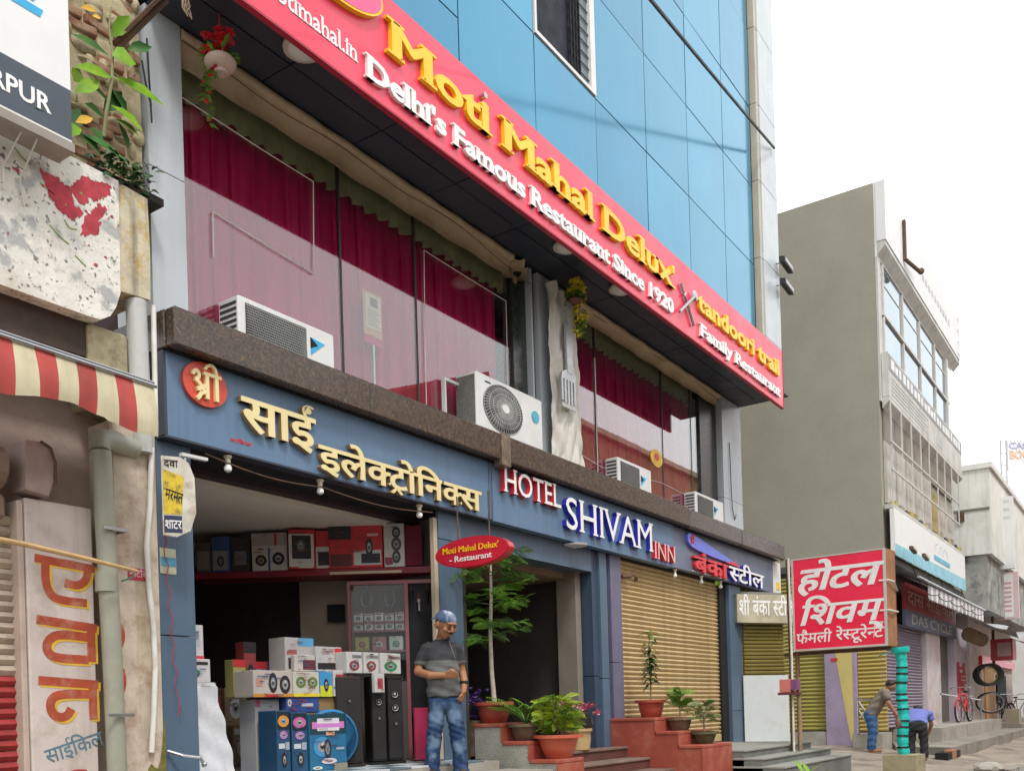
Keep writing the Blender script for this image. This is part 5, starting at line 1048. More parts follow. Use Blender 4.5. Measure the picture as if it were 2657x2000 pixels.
# more stock standing in the dim depth of the shop
rgd = random.Random(41)
for k in range(16):
    x0 = 5.05 + .34 * (k % 6) + rgd.uniform(0, .05); zz = .6 + .42 * (k // 6); yy = 1.9 + .12 * (k // 6) + rgd.uniform(0, .1)
    c1_ = rgd.choice([(.28, .2, .12), (.35, .34, .33), (.10, .12, .2), (.3, .06, .06), (.22, .22, .2)])
    gcart((x0, yy, zz), (x0 + rgd.uniform(.26, .31), yy, zz), zz + .415, .3, c1_, 'dim carton in the back stack of the shop, %s row, %s from the left' % (('bottom', 'middle', 'top')[k // 6], ('first', 'second', 'third', 'fourth', 'fifth', 'sixth')[k % 6]), [('e', .2, .75, .2, .75, rgd.choice([K, Wt, Rd, Bl])), ('f', .05, .95, .8, .95, rgd.choice([K, Rd, Wt]))])
gcart((7.038, 2.229, 2.724), (7.162, 2.047, 2.722), 3.118, .28, (.05, .05, .06), 'black carton on the shop shelf between the blue one and the pale one', [('f', .2, .8, .2, .6, (.2, .2, .22))], zb=zk)
for k, (u_, m_) in enumerate(((.0, M_BLACK), (.16, mat('dull_chrome', (.3, .3, .3), rough=.3, metal=.6)), (.33, M_BLACK))):
    t = thing('hanging_torch', cab(.70 + u_ * .6, 1.4, -.03), ('left', 'middle', 'right')[k] + ' of three gadgets hanging on the cabinet door', 'gadget'); q = MB(); c_ = cab(.71 + u_ * .55, ct - .25 - .1 * (k % 2), .0); q.lathe([(.012, 0), (.014, .08), (.024, .10), (.026, .13)], c_, 10); q.o('body', m_, t); q = MB(); q.tube([c_ + Vector((0, 0, .13)), c_ + Vector((0, 0, .2))], .003, 4); q.o('cord', M_WIRER, t)
# dark things in the depth of the shop
t = thing('wall_television', (6.9, 5.2, 1.3), 'dark screen on the shop back wall', 'television')
p = MB(); p.bbox(6.2, 7.5, 5.2, 5.28, 1.35, 2.2, .02); p.o('bezel', M_BLACK, t); p = MB(); p.box(6.24, 7.46, 5.19, 5.199, 1.40, 2.16); p.o('screen', mat('screen', (.01, .01, .012), rough=.1), t)
t = thing('shop_shelving', (5.4, 4.5, .46), 'dim shelving unit deep in the shop on the left', 'shelving')
for z in (.9, 1.4, 1.9): p = MB(); p.box(4.95, 6.0, 3.0, 5.5, z, z + .04); p.o('shelf', mat('dim_wood', (.08, .05, .04), rough=.7), t)
p = MB(); p.box(5.96, 6.0, 2.96, 3.0, .46, 2.4); p.o('post', M_CAB, t)
p = MB(); p.ob(Vector((8.11, 1.686, 2.308)), RGT * .10, FWD * .02, (0, 0, .10)); tag(p.o('wall_box', M_BLACK), 'small black box on the pale shop wall left of the cabinet', 'box')
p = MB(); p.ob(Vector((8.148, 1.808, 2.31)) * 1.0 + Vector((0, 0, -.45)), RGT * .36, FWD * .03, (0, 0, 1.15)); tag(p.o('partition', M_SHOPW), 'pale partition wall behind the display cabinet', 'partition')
t = thing('pink_board', (8.02, .3, .46), 'pink-red board leaning behind the standing man by the column', 'board')
p = MB(); p.bbox(7.84, 8.06, .30, .33, .602, 1.16, .004); p.o('board', mat('raspberry', (.42, .03, .09), rough=.5), t)
p = MB(); p.box(8.02, 8.083, .12, .17, .6, 3.2); tag(p.o('door_trim', mat('cream_post', (.5, .42, .3), rough=.6, var=.1)), 'cream timber trim at the right side of the shop opening', 'trim')
# ceiling lights of the shop and bare bulbs along the sign's lower edge
def bulb(x, y, z, lab, m=M_BULB):
    t = thing('bulb', (x, y, z - .13), lab, 'light bulb', 'bare bulbs under the shop signs')
    p = MB(); p.lathe([(.035, 0), (.035, -.02), (.022, -.025), (.024, -.06)], (x, y, z), 12); p.o('holder', M_LAMPCAP, t)
    p = MB(); p.lathe([(.015, -.06), (.02, -.075), (.034, -.10), (.03, -.125), (.012, -.138)], (x, y, z), 14); p.o('globe', m, t, smooth=True)
bulb(5.24, .05, 3.275, 'bare bulb under the left end of the electronics sign'); bulb(6.3, .06, 3.275, 'bare bulb under the middle of the electronics sign'); bulb(7.72, .06, 3.275, 'bare bulb under the right end of the electronics sign')
for x, lab in ((14.05, 'small bulb under the steel sign, nearest the hotel sign'), (15.1, 'small bulb under the middle of the steel sign'), (15.95, 'small bulb under the right part of the steel sign')): bulb(x, .06, 3.29, lab)
p = MB(); p.leaf((15.72, .03, 3.28), (.05, -.02, -.12), .08); p.leaf((15.70, .03, 3.27), (-.06, -.02, -.08), .06); tag(p.o('leaf_sprig', M_FB), 'bright green sprig tucked under the steel sign', 'sprig')
p = MB(); p.lathe([(.10, 0), (.09, -.02), (.02, -.025)], (5.72, 1.4, 3.19), 16); tag(p.o('shop_downlight', M_LAMPCAP), 'round light on the shop ceiling', 'ceiling light')
p = MB(); p.lathe([(.17, 0), (.16, -.02), (.02, -.03)], (10.9, .05, 3.27), 20); tag(p.o('oval_light', M_BULB), 'flat pale light under the hotel sign above the entrance', 'ceiling light')
for k, (a, c_) in enumerate((((5.0, .03, 3.24), (6.3, .03, 3.2)), ((6.3, .03, 3.2), (7.9, .03, 3.22)))):
    cable([Vector(a).lerp(Vector(c_), i / 10) - Vector((0, 0, .05 * math.sin(math.pi * i / 10))) for i in range(11)], .006, M_IRON, ('left', 'right')[k] + ' length of brown wire looped below the electronics sign', 'wire')
p = MB(); a = Vector((4.55, -.1, 3.14)); p.ob(Vector((4.85, -.02, 3.17)), (.16, .05, .02), (.0, .02, 0), (0, 0, .012)); p.tube([(4.8, .02, 3.16), (4.78, .04, 3.0), (4.84, .05, 2.96), (4.83, .03, 3.1)], .008, 5); tag(p.o('tube_light_fitting', M_WHITE), 'broken white tube light fitting at the left end of the electronics sign', 'light fitting')
p = MB(); p.lathe([(.05, 0), (.05, .02), (.02, .03)], (8.22, .098, 2.02), 16, axis=(0, -1, 0)); tag(p.o('wall_switch', M_LAMPCAP), 'round cream fitting on the blue column behind the man', 'switch')

# ---------------------------------------------------------------- entrance steps with stepped planter walls
T_ = thing('entrance_steps', (10.5, -.4, .0), 'red plastered entrance steps with stepped side walls in front of the hotel', 'steps')
M_REDP = mat('red_oxide_plaster', (.36, .075, .045), rough=.7, var=.14, scale=3, dirt=((.42, .20, .14), .5, 3), bump=.15); M_GREYP = mat('grey_pebble_plaster', (.34, .34, .29), rough=.95, var=.15, scale=3, grain=.35, bump=.6, bscale=60, dirt=((.2, .19, .15), .5, 2))
def stepped(x0, x1, tops, y0, zb, side_m):
    """tops: (front y, z); the wall falls towards the street"""
    y = y0; prof = [(y0, zb), (y0, tops[0][1] - .045)]
    for k, (yf, z) in enumerate(tops): prof += [(yf, z - .045)] + ([(yf, tops[k + 1][1] - .045)] if k + 1 < len(tops) else [(yf, zb)])
    q = MB(); q.prism(prof[::-1], lambda u, v, d: (d, u, v), x0, x1); q.o('planter_wall', side_m, T_)
    for k, (yf, z) in enumerate(tops):
        p = MB(); p.bbox(x0 - .012, x1 + .012, yf - .012, y - .002 if k else y, z - .044, z, .008); p.o('coping', M_REDP, T_)
        if k < len(tops): p = MB(); p.box(x0 - .011, x1 + .011, yf - .0115, yf - .001, (tops[k + 1][1] if k + 1 < len(tops) else zb), z - .045); p.o('riser_face', M_REDP, T_)
        y = yf - .0125
stepped(8.62, 9.16, [(-.27, .965), (-.62, .765), (-.98, .565)], .095, -.1, M_GREYP)
stepped(11.82, 12.85, [(-.58, .955), (-.92, .765), (-1.26, .575)], .095, -.1, M_REDP)
M_TREAD = mat('worn_red_brown_tread', (.20, .135, .11), rough=.6, var=.2, scale=3, dirt=((.3, .25, .2), .5, 3))
M_RISER = mat('dark_maroon_riser', (.12, .045, .035), rough=.7, var=.2, scale=3)
for k, (yf, z) in enumerate(((-.18, .57), (-.52, .42), (-.86, .27))):
    p = MB(); p.box(9.18, 11.80, yf + .02, .0 if k == 0 else (-.18, -.52)[k - 1] + .015, -.1, z - .035); p.o('riser', M_RISER, T_)
    p = MB(); p.bbox(9.175, 11.805, yf, .015 if k == 0 else (-.18, -.52)[k - 1] + .017, z - .034, z, .006); p.o('tread', M_TREAD, T_)
# slate steps in front of the steel shop
ST = thing('slate_steps', (14.5, -.9, .0), 'low grey slate steps in front of the closed steel shop', 'steps')
M_SLATE = mat('grey_slate', (.30, .31, .28), rough=.7, var=.14, scale=2.5, dirt=((.2, .19, .16), .5, 2.5), bump=.1); M_SLATER = mat('slate_riser', (.17, .18, .165), rough=.8, var=.15)
for k, (yf, x1, z) in enumerate(((-1.45, 16.0, .46), (-1.72, 16.2, .345), (-2.02, 16.3, .23))):
    p = MB(); p.box(12.88, x1 - .02, yf + .02, .15, -.15, z - .03); p.o('riser', M_SLATER, ST)
    n = 4; xs_ = [12.87 + (x1 - 12.87) * i / n for i in range(n + 1)]
    for i in range(n):
        p = MB(); p.bbox(xs_[i] + .002, xs_[i + 1] - .002, yf, .16 - .002 * k, z - .029 - .0002 * k, z, .005); p.o('slab', M_SLATE, ST)
p = MB(); p.box(16.0, 17.6, -.75, .2, -.1, .40); p.o('landing', M_SLATE, ST)
# tan rolling shutter
SHT = thing('rolling_shutter', (14.2, .2, .46), 'closed tan rolling shutter of the steel shop', 'shutter')
M_SLAT = mat('tan_shutter', (.56, .42, .205), rough=.5, var=.12, scale=3, dirt=((.34, .21, .08), .5, 5), rnd=.08, streak=((.25, .14, .05), .5))
q = MB(); q.prism([(0, .012), (.018, -.012), (.040, -.026), (.060, -.018), (.070, .004), (.070, .016), (0, .016)], lambda u, v, d: (d, v, u), 12.28, 16.12); sm = q.mesh('shutter_slat', M_SLAT)
for k in range(38):
    o = link('shutter_slat', sm, SHT); o.location = (0, .22, .60 + .0705 * k)
    o.matrix_parent_inverse = ROOTINV[SHT.name]
p = MB(); p.bbox(12.28, 16.12, .19, .24, .465, .598, .01); p.o('bottom_rail', M_SLAT, SHT)
p = MB(); p.box(12.9, 12.96, .17, .2, 3.0, 3.06); p.tube([(12.33, .12, 3.0), (12.55, .1, 3.02), (12.62, .08, 3.06)], .03, 8); p.o('lock_bracket', M_IRON, SHT)
# corner shop: angled wall with an old board, olive shutter and a white sheet
C_ = thing('corner_shop', (17.3, -.2, .2), 'narrow corner shop with olive shutter between the blue column and the sign pole', 'building')
ca, cb = Vector((17.0, .06, 0)), Vector((17.80, -.44, 0)); dv = (cb - ca).normalized(); fcs = plane_fn(ca, dv, (0, 0, 1)); cw = (cb - ca).length
p = MB(); p.prism([(-.02, .2), (cw, .2), (cw, 3.2), (-.02, 3.2)], fcs, -.35, -.05); p.o('wall', mat('dim_grey_wall', (.25, .24, .21), rough=.85, var=.15), C_)
for k in range(20):
    q = MB(); z = 1.6 + .07 * k; q.hexa([fcs(.0, z, -.05), fcs(cw, z, -.05), fcs(cw, z + .067, -.05), fcs(.0, z + .067, -.05)], [fcs(.0, z, .0), fcs(cw, z, .0), fcs(cw, z + .034, .015), fcs(.0, z + .034, .015)]); q.o('shutter_slat', mat('olive_shutter', (.26, .21, .055), rough=.55, var=.12, rnd=.06), C_)
p = MB(); p.prism([(-.06, .25), (cw + .03, .25), (cw + .03, 1.64), (-.06, 1.64)], fcs, .02, .035); p.o('white_sheet', mat('pale_blue_white_sheet', (.62, .66, .66), rough=.5, var=.04, dirt=((.4, .35, .28), .3, 3)), C_)
OB = thing('old_sign_board', (17.3, -.3, 2.62), 'old cream tin board with faded white Hindi letters beside the sign pole', 'sign')
p = MB(); p.prism([(-.28, 2.60), (cw + .12, 2.60), (cw + .12, 3.12), (-.28, 3.12)], fcs, .06, .2); p.o('tin_box', mat('cream_tin', (.46, .42, .30), rough=.6, var=.2, scale=4, dirt=((.22, .18, .12), .6, 3)), OB)
word(['श', 'ी', ' ', 'ब', 'ं', 'क', 'ा', ' ', 'स-', 'ट', 'ी', 'ल'], tuple(fcs(-.24, 2.74, .201)), dv, (0, 0, 1), .42, 1.25, M_WHITE_LET, OB, bold=.014, ext=.003)
p = MB(); p.box(18.7, 19.15, .05, .10, 3.25, 3.95); W_ = tag(p.o('shop_notice', M_WHITE), 'small white panel with a yellow mark behind the sign pole', 'notice')
p = MB(); p.box(18.86, 19.06, .042, .0495, 3.4, 3.55); p.o('yellow_mark', M_YEL, W_)

# ---------------------------------------------------------------- potted plants
M_POTB = mat('weathered_pot', (.17, .12, .07), rough=.8, var=.35, scale=6, dirt=((.34, .28, .18), .6, 6)); M_POTC = mat('cream_tin_pot', (.50, .36, .18), rough=.5, var=.12)
def pot(t, r1, r0, h, m, lip=.03, rings=False):
    p = MB(); prof = [(r0 * .9, 0), (r0, .01), (r0 + (r1 - r0) * .55, h * .5), (r1 * .93, h - .045), (r1 * .95, h - .04), (r1 + lip, h - .036), (r1 + lip * 1.05, h), (r1 * .92, h)]
    if rings: prof[2:3] = [(r0 + (r1 - r0) * .3, h * .25), (r0 + (r1 - r0) * .34, h * .26), (r0 + (r1 - r0) * .55, h * .5)]
    p.lathe(prof, (0, 0, 0), 28, cap=False); p.add([(r0 * .9 * math.cos(6.2832 * k / 28), r0 * .9 * math.sin(6.2832 * k / 28), .0) for k in range(28)], [tuple(range(28))[::-1]]); p.o('pot', m, t, smooth=True)
    p = MB(); p.lathe([(r1 * .94, h - .03), (.01, h - .015)], (0, 0, 0), 20, cap=False); p.o('soil', M_SOIL, t)
def pinnate(mb, base, d, L_, lw, n, rg, droop=.25, slim=.48):
    """feathery leaf: a rachis with opposite leaflets"""
    b0 = Vector(base); t = Vector(d).normalized(); sd = t.cross(Vector((0, 0, 1))); sd = sd.normalized() if sd.length > .01 else Vector((1, 0, 0)); sd.rotate(Matrix.Rotation(rg.uniform(-1.1, 1.1), 3, t)); nn = sd.cross(t)
    pts = [b0 + t * (L_ * k / 4) - Vector((0, 0, droop * L_ * (k / 4) ** 2)) for k in range(5)]; mb.tube(pts, [.004, .003, .003, .002, .001], 4, cap=False)
    for k in range(n):
        f = (k + .6) / n; c_ = b0 + t * (L_ * f) - Vector((0, 0, droop * L_ * f * f)); w_ = lw * (.55 + .9 * math.sin(math.pi * min(.95, f + .08)))
        for s_ in (-1, 1): mb.leaf(c_, (sd * s_ * .9 + t * .35 + nn * rg.uniform(-.1, .1)).normalized() * w_, L_ / n * slim * 1.5, up=nn, droop=.1, fold=.05)
# tree in the terracotta pot on the left wall
rg = random.Random(31)
t = thing('potted_tree', (8.87, .0, .965), 'slender potted tree with feathery leaves in a terracotta pot at the hotel entrance', 'plant', local=True)
t['label'] = 'slender tree with feathery leaves in a terracotta pot under the oval sign'
pot(t, .20, .14, .24, M_TERRA, rings=True)
st = [(.02, 0, .22), (.01, .02, .6), (-.01, .01, 1.0), (.0, -.01, 1.4), (.02, 0, 1.75), (.04, .0, 1.98)]
p = MB(); p.tube(st, [.030, .026, .023, .02, .016, .01], 9); p.o('trunk', mat('pale_bark', (.50, .45, .36), rough=.8, var=.2, scale=12, bump=.3, dirt=((.25, .19, .12), .5, 9)), t, smooth=True)
def spray(z, a, L_, el, n=5):
    fm = MB(); base = Vector((0, 0, z)); d = Vector((math.cos(a) * math.cos(el), math.sin(a) * math.cos(el), math.sin(el)))
    fm.tube([base, base + d * L_ * .5, base + d * L_ - Vector((0, 0, .08 * L_))], [.006, .004, .002], 5, cap=False)
    for k in range(n * 2):
        f = .25 + .75 * k / (n * 2 - 1); c_ = base + d * L_ * f - Vector((0, 0, .08 * L_ * f * f)); sd = d.cross(Vector((0, 0, 1))).normalized() * (1 if k % 2 else -1)
        pinnate(fm, c_, sd * rg.uniform(.6, 1) + d * .6 + Vector((0, 0, rg.uniform(-.35, .3))), rg.uniform(.16, .25) * (.7 + .4 * (1 - f)), .036, 12, rg)
    fm.o('branch_spray', (M_LEAFD, M_LEAF, M_LEAFL)[int(.6 + rg.random() * 2.3)], t)
for k in range(24):
    zz = rg.uniform(1.3, 1.98); spray(zz, k * 2.4 + rg.uniform(-.4, .4), rg.uniform(.32, .60), rg.uniform(-.25, .55))
for a in (2.0, 2.8, 3.6, 4.2, 4.9, 5.5, .4, 1.2): spray(rg.uniform(.88, 1.1), a, rg.uniform(.30, .50), rg.uniform(.0, .25), 4)
spray(1.25, 2.6, .28, .2, 3); spray(1.32, .3, .25, .1, 3)
# purple flowers behind it
t = thing('purple_flowers', (8.80, .24, .96), 'bunch of purple flowers behind the terracotta tree pot', 'plant')
f = MB(); g_ = MB()
for k in range(95):
    c_ = Vector((8.62 + rg.uniform(-.06, .46), .26 + rg.uniform(-.1, .1), 1.02 + rg.uniform(0, .36) * (1 - .4 * rg.random())))
    for j in range(5): f.leaf(c_, Vector((rg.uniform(-1, 1), rg.uniform(-1, 1), rg.uniform(-.3, 1))).normalized() * .04, .035)
for k in range(60):
    c_ = Vector((8.62 + rg.uniform(-.03, .42), .26 + rg.uniform(-.08, .08), 1.0 + rg.uniform(0, .25))); g_.leaf(c_, Vector((rg.uniform(-1, 1), rg.uniform(-1, 1), rg.uniform(-.2, 1))).normalized() * .07, .03)
f.o('blossom', mat('violet_petal', (.20, .09, .48), rough=.6, var=.25, scale=20), t); g_.o('foliage', M_LEAFD, t)
p = MB(); p.box(8.64, 9.12, .105, .42, .60, 1.0); p.o('trough', M_POTB, t)
def bush(t, n, rad, h0, h1, m, seed, lw=.02, ll=.16, pin=True, stems=5):
    rg_ = random.Random(seed); fm = MB(); sm_ = MB()
    for k in range(stems):
        a = rg_.uniform(0, 6.28); sm_.tube([(0, 0, h0), (.3 * rad * math.cos(a), .3 * rad * math.sin(a), (h0 + h1) / 2), (.6 * rad * math.cos(a), .6 * rad * math.sin(a), h1 * .9)], [.009, .006, .003], 5)
    for k in range(n):
        a = rg_.uniform(0, 6.28); zf = rg_.random(); r_ = rad * math.sqrt(rg_.random()) * (.55 + .6 * math.sin(math.pi * zf)); c_ = Vector((r_ * .5 * math.cos(a), r_ * .5 * math.sin(a), h0 + (h1 - h0) * zf * .9))
        d = Vector((math.cos(a), math.sin(a), rg_.uniform(-.1, .9))).normalized(); L_ = ll * rg_.uniform(.7, 1.2)
        if pin: pinnate(fm, c_, d, L_, lw, 10, rg_, .3, .5)
        else: fm.leaf(c_, d * L_, lw * 2, droop=.3)
    sm_.o('stems', M_STEM, t); return fm.o('foliage', m, t)
t = thing('potted_palm', (8.87, -.44, .765), 'arching palm fronds in a dull brown pot, second on the left stepped wall', 'plant', local=True); pot(t, .185, .13, .19, M_POTB)
fm = MB(); rg = random.Random(5)
for k in range(16):
    a = k * 2.4; d = Vector((math.cos(a), math.sin(a), rg.uniform(1.2, 2.4))).normalized(); L_ = rg.uniform(.46, .66); n = 12; b0 = Vector((0, 0, .18))
    pts = [b0 + d * L_ * f - Vector((0, 0, .42 * L_ * f * f)) + Vector((math.cos(a), math.sin(a), 0)) * (.28 * L_ * f * f) for f in [i / 6 for i in range(7)]]; fm.tube(pts, [.008, .007, .006, .005, .004, .003, .002], 5)
    for i in range(12, 40):
        f = i / 40; c_ = b0 + d * L_ * f - Vector((0, 0, .42 * L_ * f * f)) + Vector((math.cos(a), math.sin(a), 0)) * (.28 * L_ * f * f); tt = (d - Vector((0, 0, .8 * f)) + Vector((math.cos(a), math.sin(a), 0)) * .5 * f).normalized(); sd = tt.cross(Vector((0, 0, 1))).normalized() * (1 if i % 2 else -1)
        fm.leaf(c_, (sd * .8 + tt * .6 - Vector((0, 0, .2))).normalized() * .12 * math.sin(math.pi * f * .9 + .15), .014, droop=.3)
fm.o('fronds', M_LEAFL, t)
t = thing('potted_bush', (8.92, -.82, .565), 'big orange-red pot with a yellow-green bush, lowest on the left stepped wall', 'plant', local=True); pot(t, .235, .145, .26, mat('orange_red_plastic', (.55, .13, .07), rough=.4, var=.08, scale=5), lip=.04, rings=True)
bush(t, 190, .33, .30, .70, M_LEAFY, 3, lw=.030, ll=.16); bush(t, 80, .34, .27, .56, M_LEAFL, 7, lw=.030, ll=.16, stems=3)
t = thing('flower_pot', (10.62, -.05, .57), 'cream tin pot of pink flowers on the top entrance step', 'plant', local=True); pot(t, .20, .17, .28, M_POTC, lip=.008)
p = MB(); p.lathe([(.2, .285), (.23, .32), (.22, .42), (.1, .46)], (0, 0, 0), 18); p.o('black_bag', mat('black_bag', (.015, .015, .018), rough=.35, bump=.5, bscale=12), t, smooth=True)
f = MB(); g_ = MB(); rg = random.Random(2)
for k in range(52):
    a = rg.uniform(0, 6.28); r_ = .30 * math.sqrt(rg.random()); c_ = Vector((r_ * math.cos(a), r_ * math.sin(a), .44 + rg.uniform(0, .17)))
    (f if k % 2 else g_).leaf(c_, Vector((math.cos(a), math.sin(a), .6)) * .07, .05)
    if k % 2:
        for j in range(7): f.leaf(c_, Vector((rg.uniform(-1, 1), rg.uniform(-1, 1), rg.uniform(-.2, 1))).normalized() * .055, .05)
f.o('blossom', mat('pink_petal', (.72, .16, .27), rough=.5, var=.35, scale=18, dirt=((.8, .55, .58), .6, 20)), t); g_.o('foliage', M_LEAFD, t)
# right stepped wall
t = thing('potted_croton', (12.35, -.28, .955), 'tall croton with dark leaves in a red plastic pot on the right stepped wall', 'plant', local=True); pot(t, .20, .14, .25, M_TERRA)
p = MB(); p.tube([(0, 0, .24), (.01, 0, .6), (.0, .01, .95), (.02, 0, 1.2)], [.012, .011, .009, .006], 6); p.o('trunk', M_STEM, t)
rg = random.Random(12); fA = MB(); fB = MB()
for k in range(85):
    z = .45 + .78 * rg.random(); a = k * 2.4; (fA if z < 1.0 else fB).leaf((0, 0, z), Vector((math.cos(a), math.sin(a), rg.uniform(-.5, .7))).normalized() * rg.uniform(.12, .20), .05, droop=.35)
for k in range(24): a = k * 2.4; fB.leaf((.01, 0, .46 + .02 * k * .8), Vector((math.cos(a), math.sin(a), .5)) * .10, .03)
fA.o('dark_leaves', M_LEAFD, t); fB.o('light_leaves', M_LEAFL, t)
t = thing('potted_sapling', (12.30, -.74, .765), 'yellow-green sapling in a dark pot on the middle of the right stepped wall', 'plant', local=True); pot(t, .17, .12, .18, M_POTB)
p = MB(); p.tube([(0, 0, .15), (.02, 0, .35), (.05, 0, .5)], [.012, .01, .005], 6); p.o('trunk', M_STEM, t); rg = random.Random(14); fm = MB()
for k in range(30): a = k * 2.4; pinnate(fm, (.04 * rg.random(), 0, .30 + .25 * rg.random()), (math.cos(a), math.sin(a), rg.uniform(-.1, 1)), .22, .045, 8, rg)
fm.o('foliage', M_LEAFL, t)
t = thing('potted_shrub', (12.35, -1.08, .575), 'thin airy shrub in a mossy bowl pot, lowest on the right stepped wall', 'plant', local=True); pot(t, .17, .11, .17, mat('mossy_pot', (.10, .11, .045), rough=.85, var=.35, scale=7, dirt=((.2, .09, .05), .6, 7)))
p = MB(); p.tube([(0, 0, .15), (-.02, 0, .35), (-.03, 0, .45)], [.014, .010, .005], 6); p.o('trunk', M_STEM, t); bush(t, 60, .24, .30, .60, mat('olive_green_leaf', (.12, .19, .06), rough=.5, var=.25, scale=8), 15, lw=.028, ll=.15)
# weed by the slate steps
t = thing('weed', (12.75, -2.3, -.06), 'bright yellow-green weed at the foot of the slate steps', 'plant'); q = MB(); rg = random.Random(4)
for k in range(16): a = rg.uniform(0, 6.28); q.leaf((12.75 + rg.uniform(-.25, .35), -2.3 + rg.uniform(-.1, .1), -.08 + rg.uniform(0, .25)), Vector((math.cos(a), math.sin(a) * .5, rg.uniform(.1, .9))).normalized() * rg.uniform(.18, .32), .06)
q.o('leaves', M_FB, t)
p = MB(); p.tube([(12.75, -2.3, -.15), (12.75, -2.3, .25)], .008); p.o('stem', M_STEM, t)

# ---------------------------------------------------------------- red hotel box sign on poles
HL, HR = Vector((14.808, -1.567, 2.635)), Vector((14.694, -2.999, 2.608)); HL.z = HR.z = 0
hd = (HR - HL).normalized(); hw = (HR - HL).length; hz0, hz1 = 1.90, 3.335; fh = plane_fn(HL, hd, (0, 0, 1)); HN = hd.cross(Vector((0, 0, 1)))
HS = thing('hotel_box_sign', (HL + HR) / 2 + Vector((0, 0, hz0)), 'square red hotel box sign with white Hindi lettering on poles at the roadside', 'sign')
p = MB(); p.prism([(0, hz0), (hw, hz0), (hw, hz1), (0, hz1)], fh, -.44, 0); p.o('sign_box', mat('brown_box_side', (.36, .16, .07), rough=.6, var=.2, scale=5, streak=((.2, .08, .03), .5)), HS)
p = MB(); p.prism([(.03, hz0 + .03), (hw - .04, hz0 + .03), (hw - .04, hz1 - .02), (.03, hz1 - .02)], fh, .001, .008); p.o('sign_face', mat('flex_red', (.90, .028, .08), rough=.3, var=.06, scale=1, coat=.3), HS)
for u0, u1, v0, v1 in ((0, .03, hz0, hz1), (hw - .04, hw, hz0, hz1), (.03, hw - .04, hz0, hz0 + .03), (.03, hw - .04, hz1 - .02, hz1)):
    p = MB(); p.prism([(u0, v0), (u1, v0), (u1, v1), (u0, v1)], fh, .0, .014); p.o('frame', mat('sign_alu', (.55, .52, .48), rough=.5, var=.15), HS)
hh = hz1 - hz0
def hword(tok, u0, u1, v, size, bold, sh=.28): word(tok, fh(hw * u0, hz0 + hh * v, .0085), hd, (0, 0, 1), size, hw * (u1 - u0), M_WHITE_LET, HS, bold=bold, ext=.003, shear=sh)
hword(['ह', 'ो', 'ट', 'ल'], .05, .90, .645, .50, .028); [word(['ि', 'श', 'व', 'म', '्'], fh(hw * .05 + k_ * .012, hz0 + hh * .275, .0085), hd, (0, 0, 1), .49, hw * .85, M_WHITE_LET, HS, bold=.008, ext=.003 + .0006 * k_, shear=.28) for k_ in range(3)]; hword(['इ', 'न'], .86, .95, .205, .10, .016)
hword(['फ', 'ै', 'म', 'ल', 'ी'], .03, .41, .085, .23, .012, .12); hword(['र', 'े', 'स-', 'ट', 'ू', 'र', 'े', 'न-', 'ट'], .46, .95, .095, .23, .012, .12)
p = MB(); p.ob(fh(hw * .45, hz0 - .03, -.2), hd * (hw * .62), HN * .02, (0, 0, .025)); p.o('cross_bar', M_IRON, HS)
for k, zz in enumerate((2.86, 2.42)):
    p = MB(); p.tube([fh(hw - .1, zz, .02), fh(hw + .03, zz, .0), fh(hw + .05, zz - .01, -.2), fh(hw + .02, zz - .12 * (1 - k), -.44)], .014, 6); p.o('tie_rope', M_WIREW, HS)
PL = thing('sign_pole', fh(-.02, .34, -.1), 'bundle of brown and white poles holding the left side of the red hotel sign', 'pole')
for du, dd, r_, z0_, z1_, m_ in ((-.10, -.08, .028, .1, 3.36, M_IRON), (.0, -.12, .035, .1, 1.92, mat('brown_post', (.22, .13, .08), rough=.7, var=.25, scale=8)), (-.04, .02, .018, .2, 3.36, M_PVC), (.06, .01, .03, .1, 1.5, mat('timber_post', (.30, .2, .12), rough=.8, var=.25, scale=8))):
    p = MB(); p.tube([fh(du, z0_, dd), fh(du + .01, (z0_ + z1_) / 2, dd), fh(du, z1_, dd)], r_, 9); p.o('pole', m_, PL, smooth=True)
BXp = thing('collection_box', fh(-.03, 1.27, .06), 'small pink box fixed to the sign pole', 'box')
p = MB(); p.prism([(-.16, 1.27), (.0, 1.27), (.0, 1.47), (-.16, 1.47)], fh, .05, .22); p.o('body', mat('coral_pink', (.62, .2, .16), rough=.5, var=.1), BXp)
p = MB(); p.prism([(.005, 1.3), (.10, 1.3), (.10, 1.46), (.005, 1.46)], fh, .05, .18); p.o('side', mat('violet_box', (.22, .08, .2), rough=.5), BXp)
p = MB(); p.prism([(-.18, 1.23), (.11, 1.23), (.11, 1.268), (-.18, 1.268)], fh, .02, .25); p.o('tray', mat('maroon_tray', (.14, .03, .04), rough=.6), BXp)
# post wrapped in turquoise plastic on a concrete block
CP = thing('wrapped_post', fh(hw + .12, .3, -.15), 'thin post wrapped in turquoise plastic and black tape', 'post')
pc = lambda z, r_=0.0: fh(hw + .13 + .012 * math.sin(z * 9), z, -.15)
n = 60; ptsz = [.29 + 1.58 * k / n for k in range(n + 1)]
p = MB(); p.tube([pc(z) for z in ptsz], [.078 + .005 * math.sin(z * 41) + .004 * math.sin(z * 97) + (.05 if z > 1.79 else 0) for z in ptsz], 14); p.o('plastic_wrap', mat('turquoise_plastic', (.015, .50, .44), rough=.25, var=.15, scale=8, bump=.5, bscale=18), CP, smooth=True)
for k in range(10): z = .42 + .13 * k + (.02 if k % 3 else -.02); p = MB(); p.tube([pc(z) - Vector((0, 0, .010)), pc(z + .012) + Vector((0, 0, .002))], .087, 14); p.o('tape_band', M_WIRE, CP)
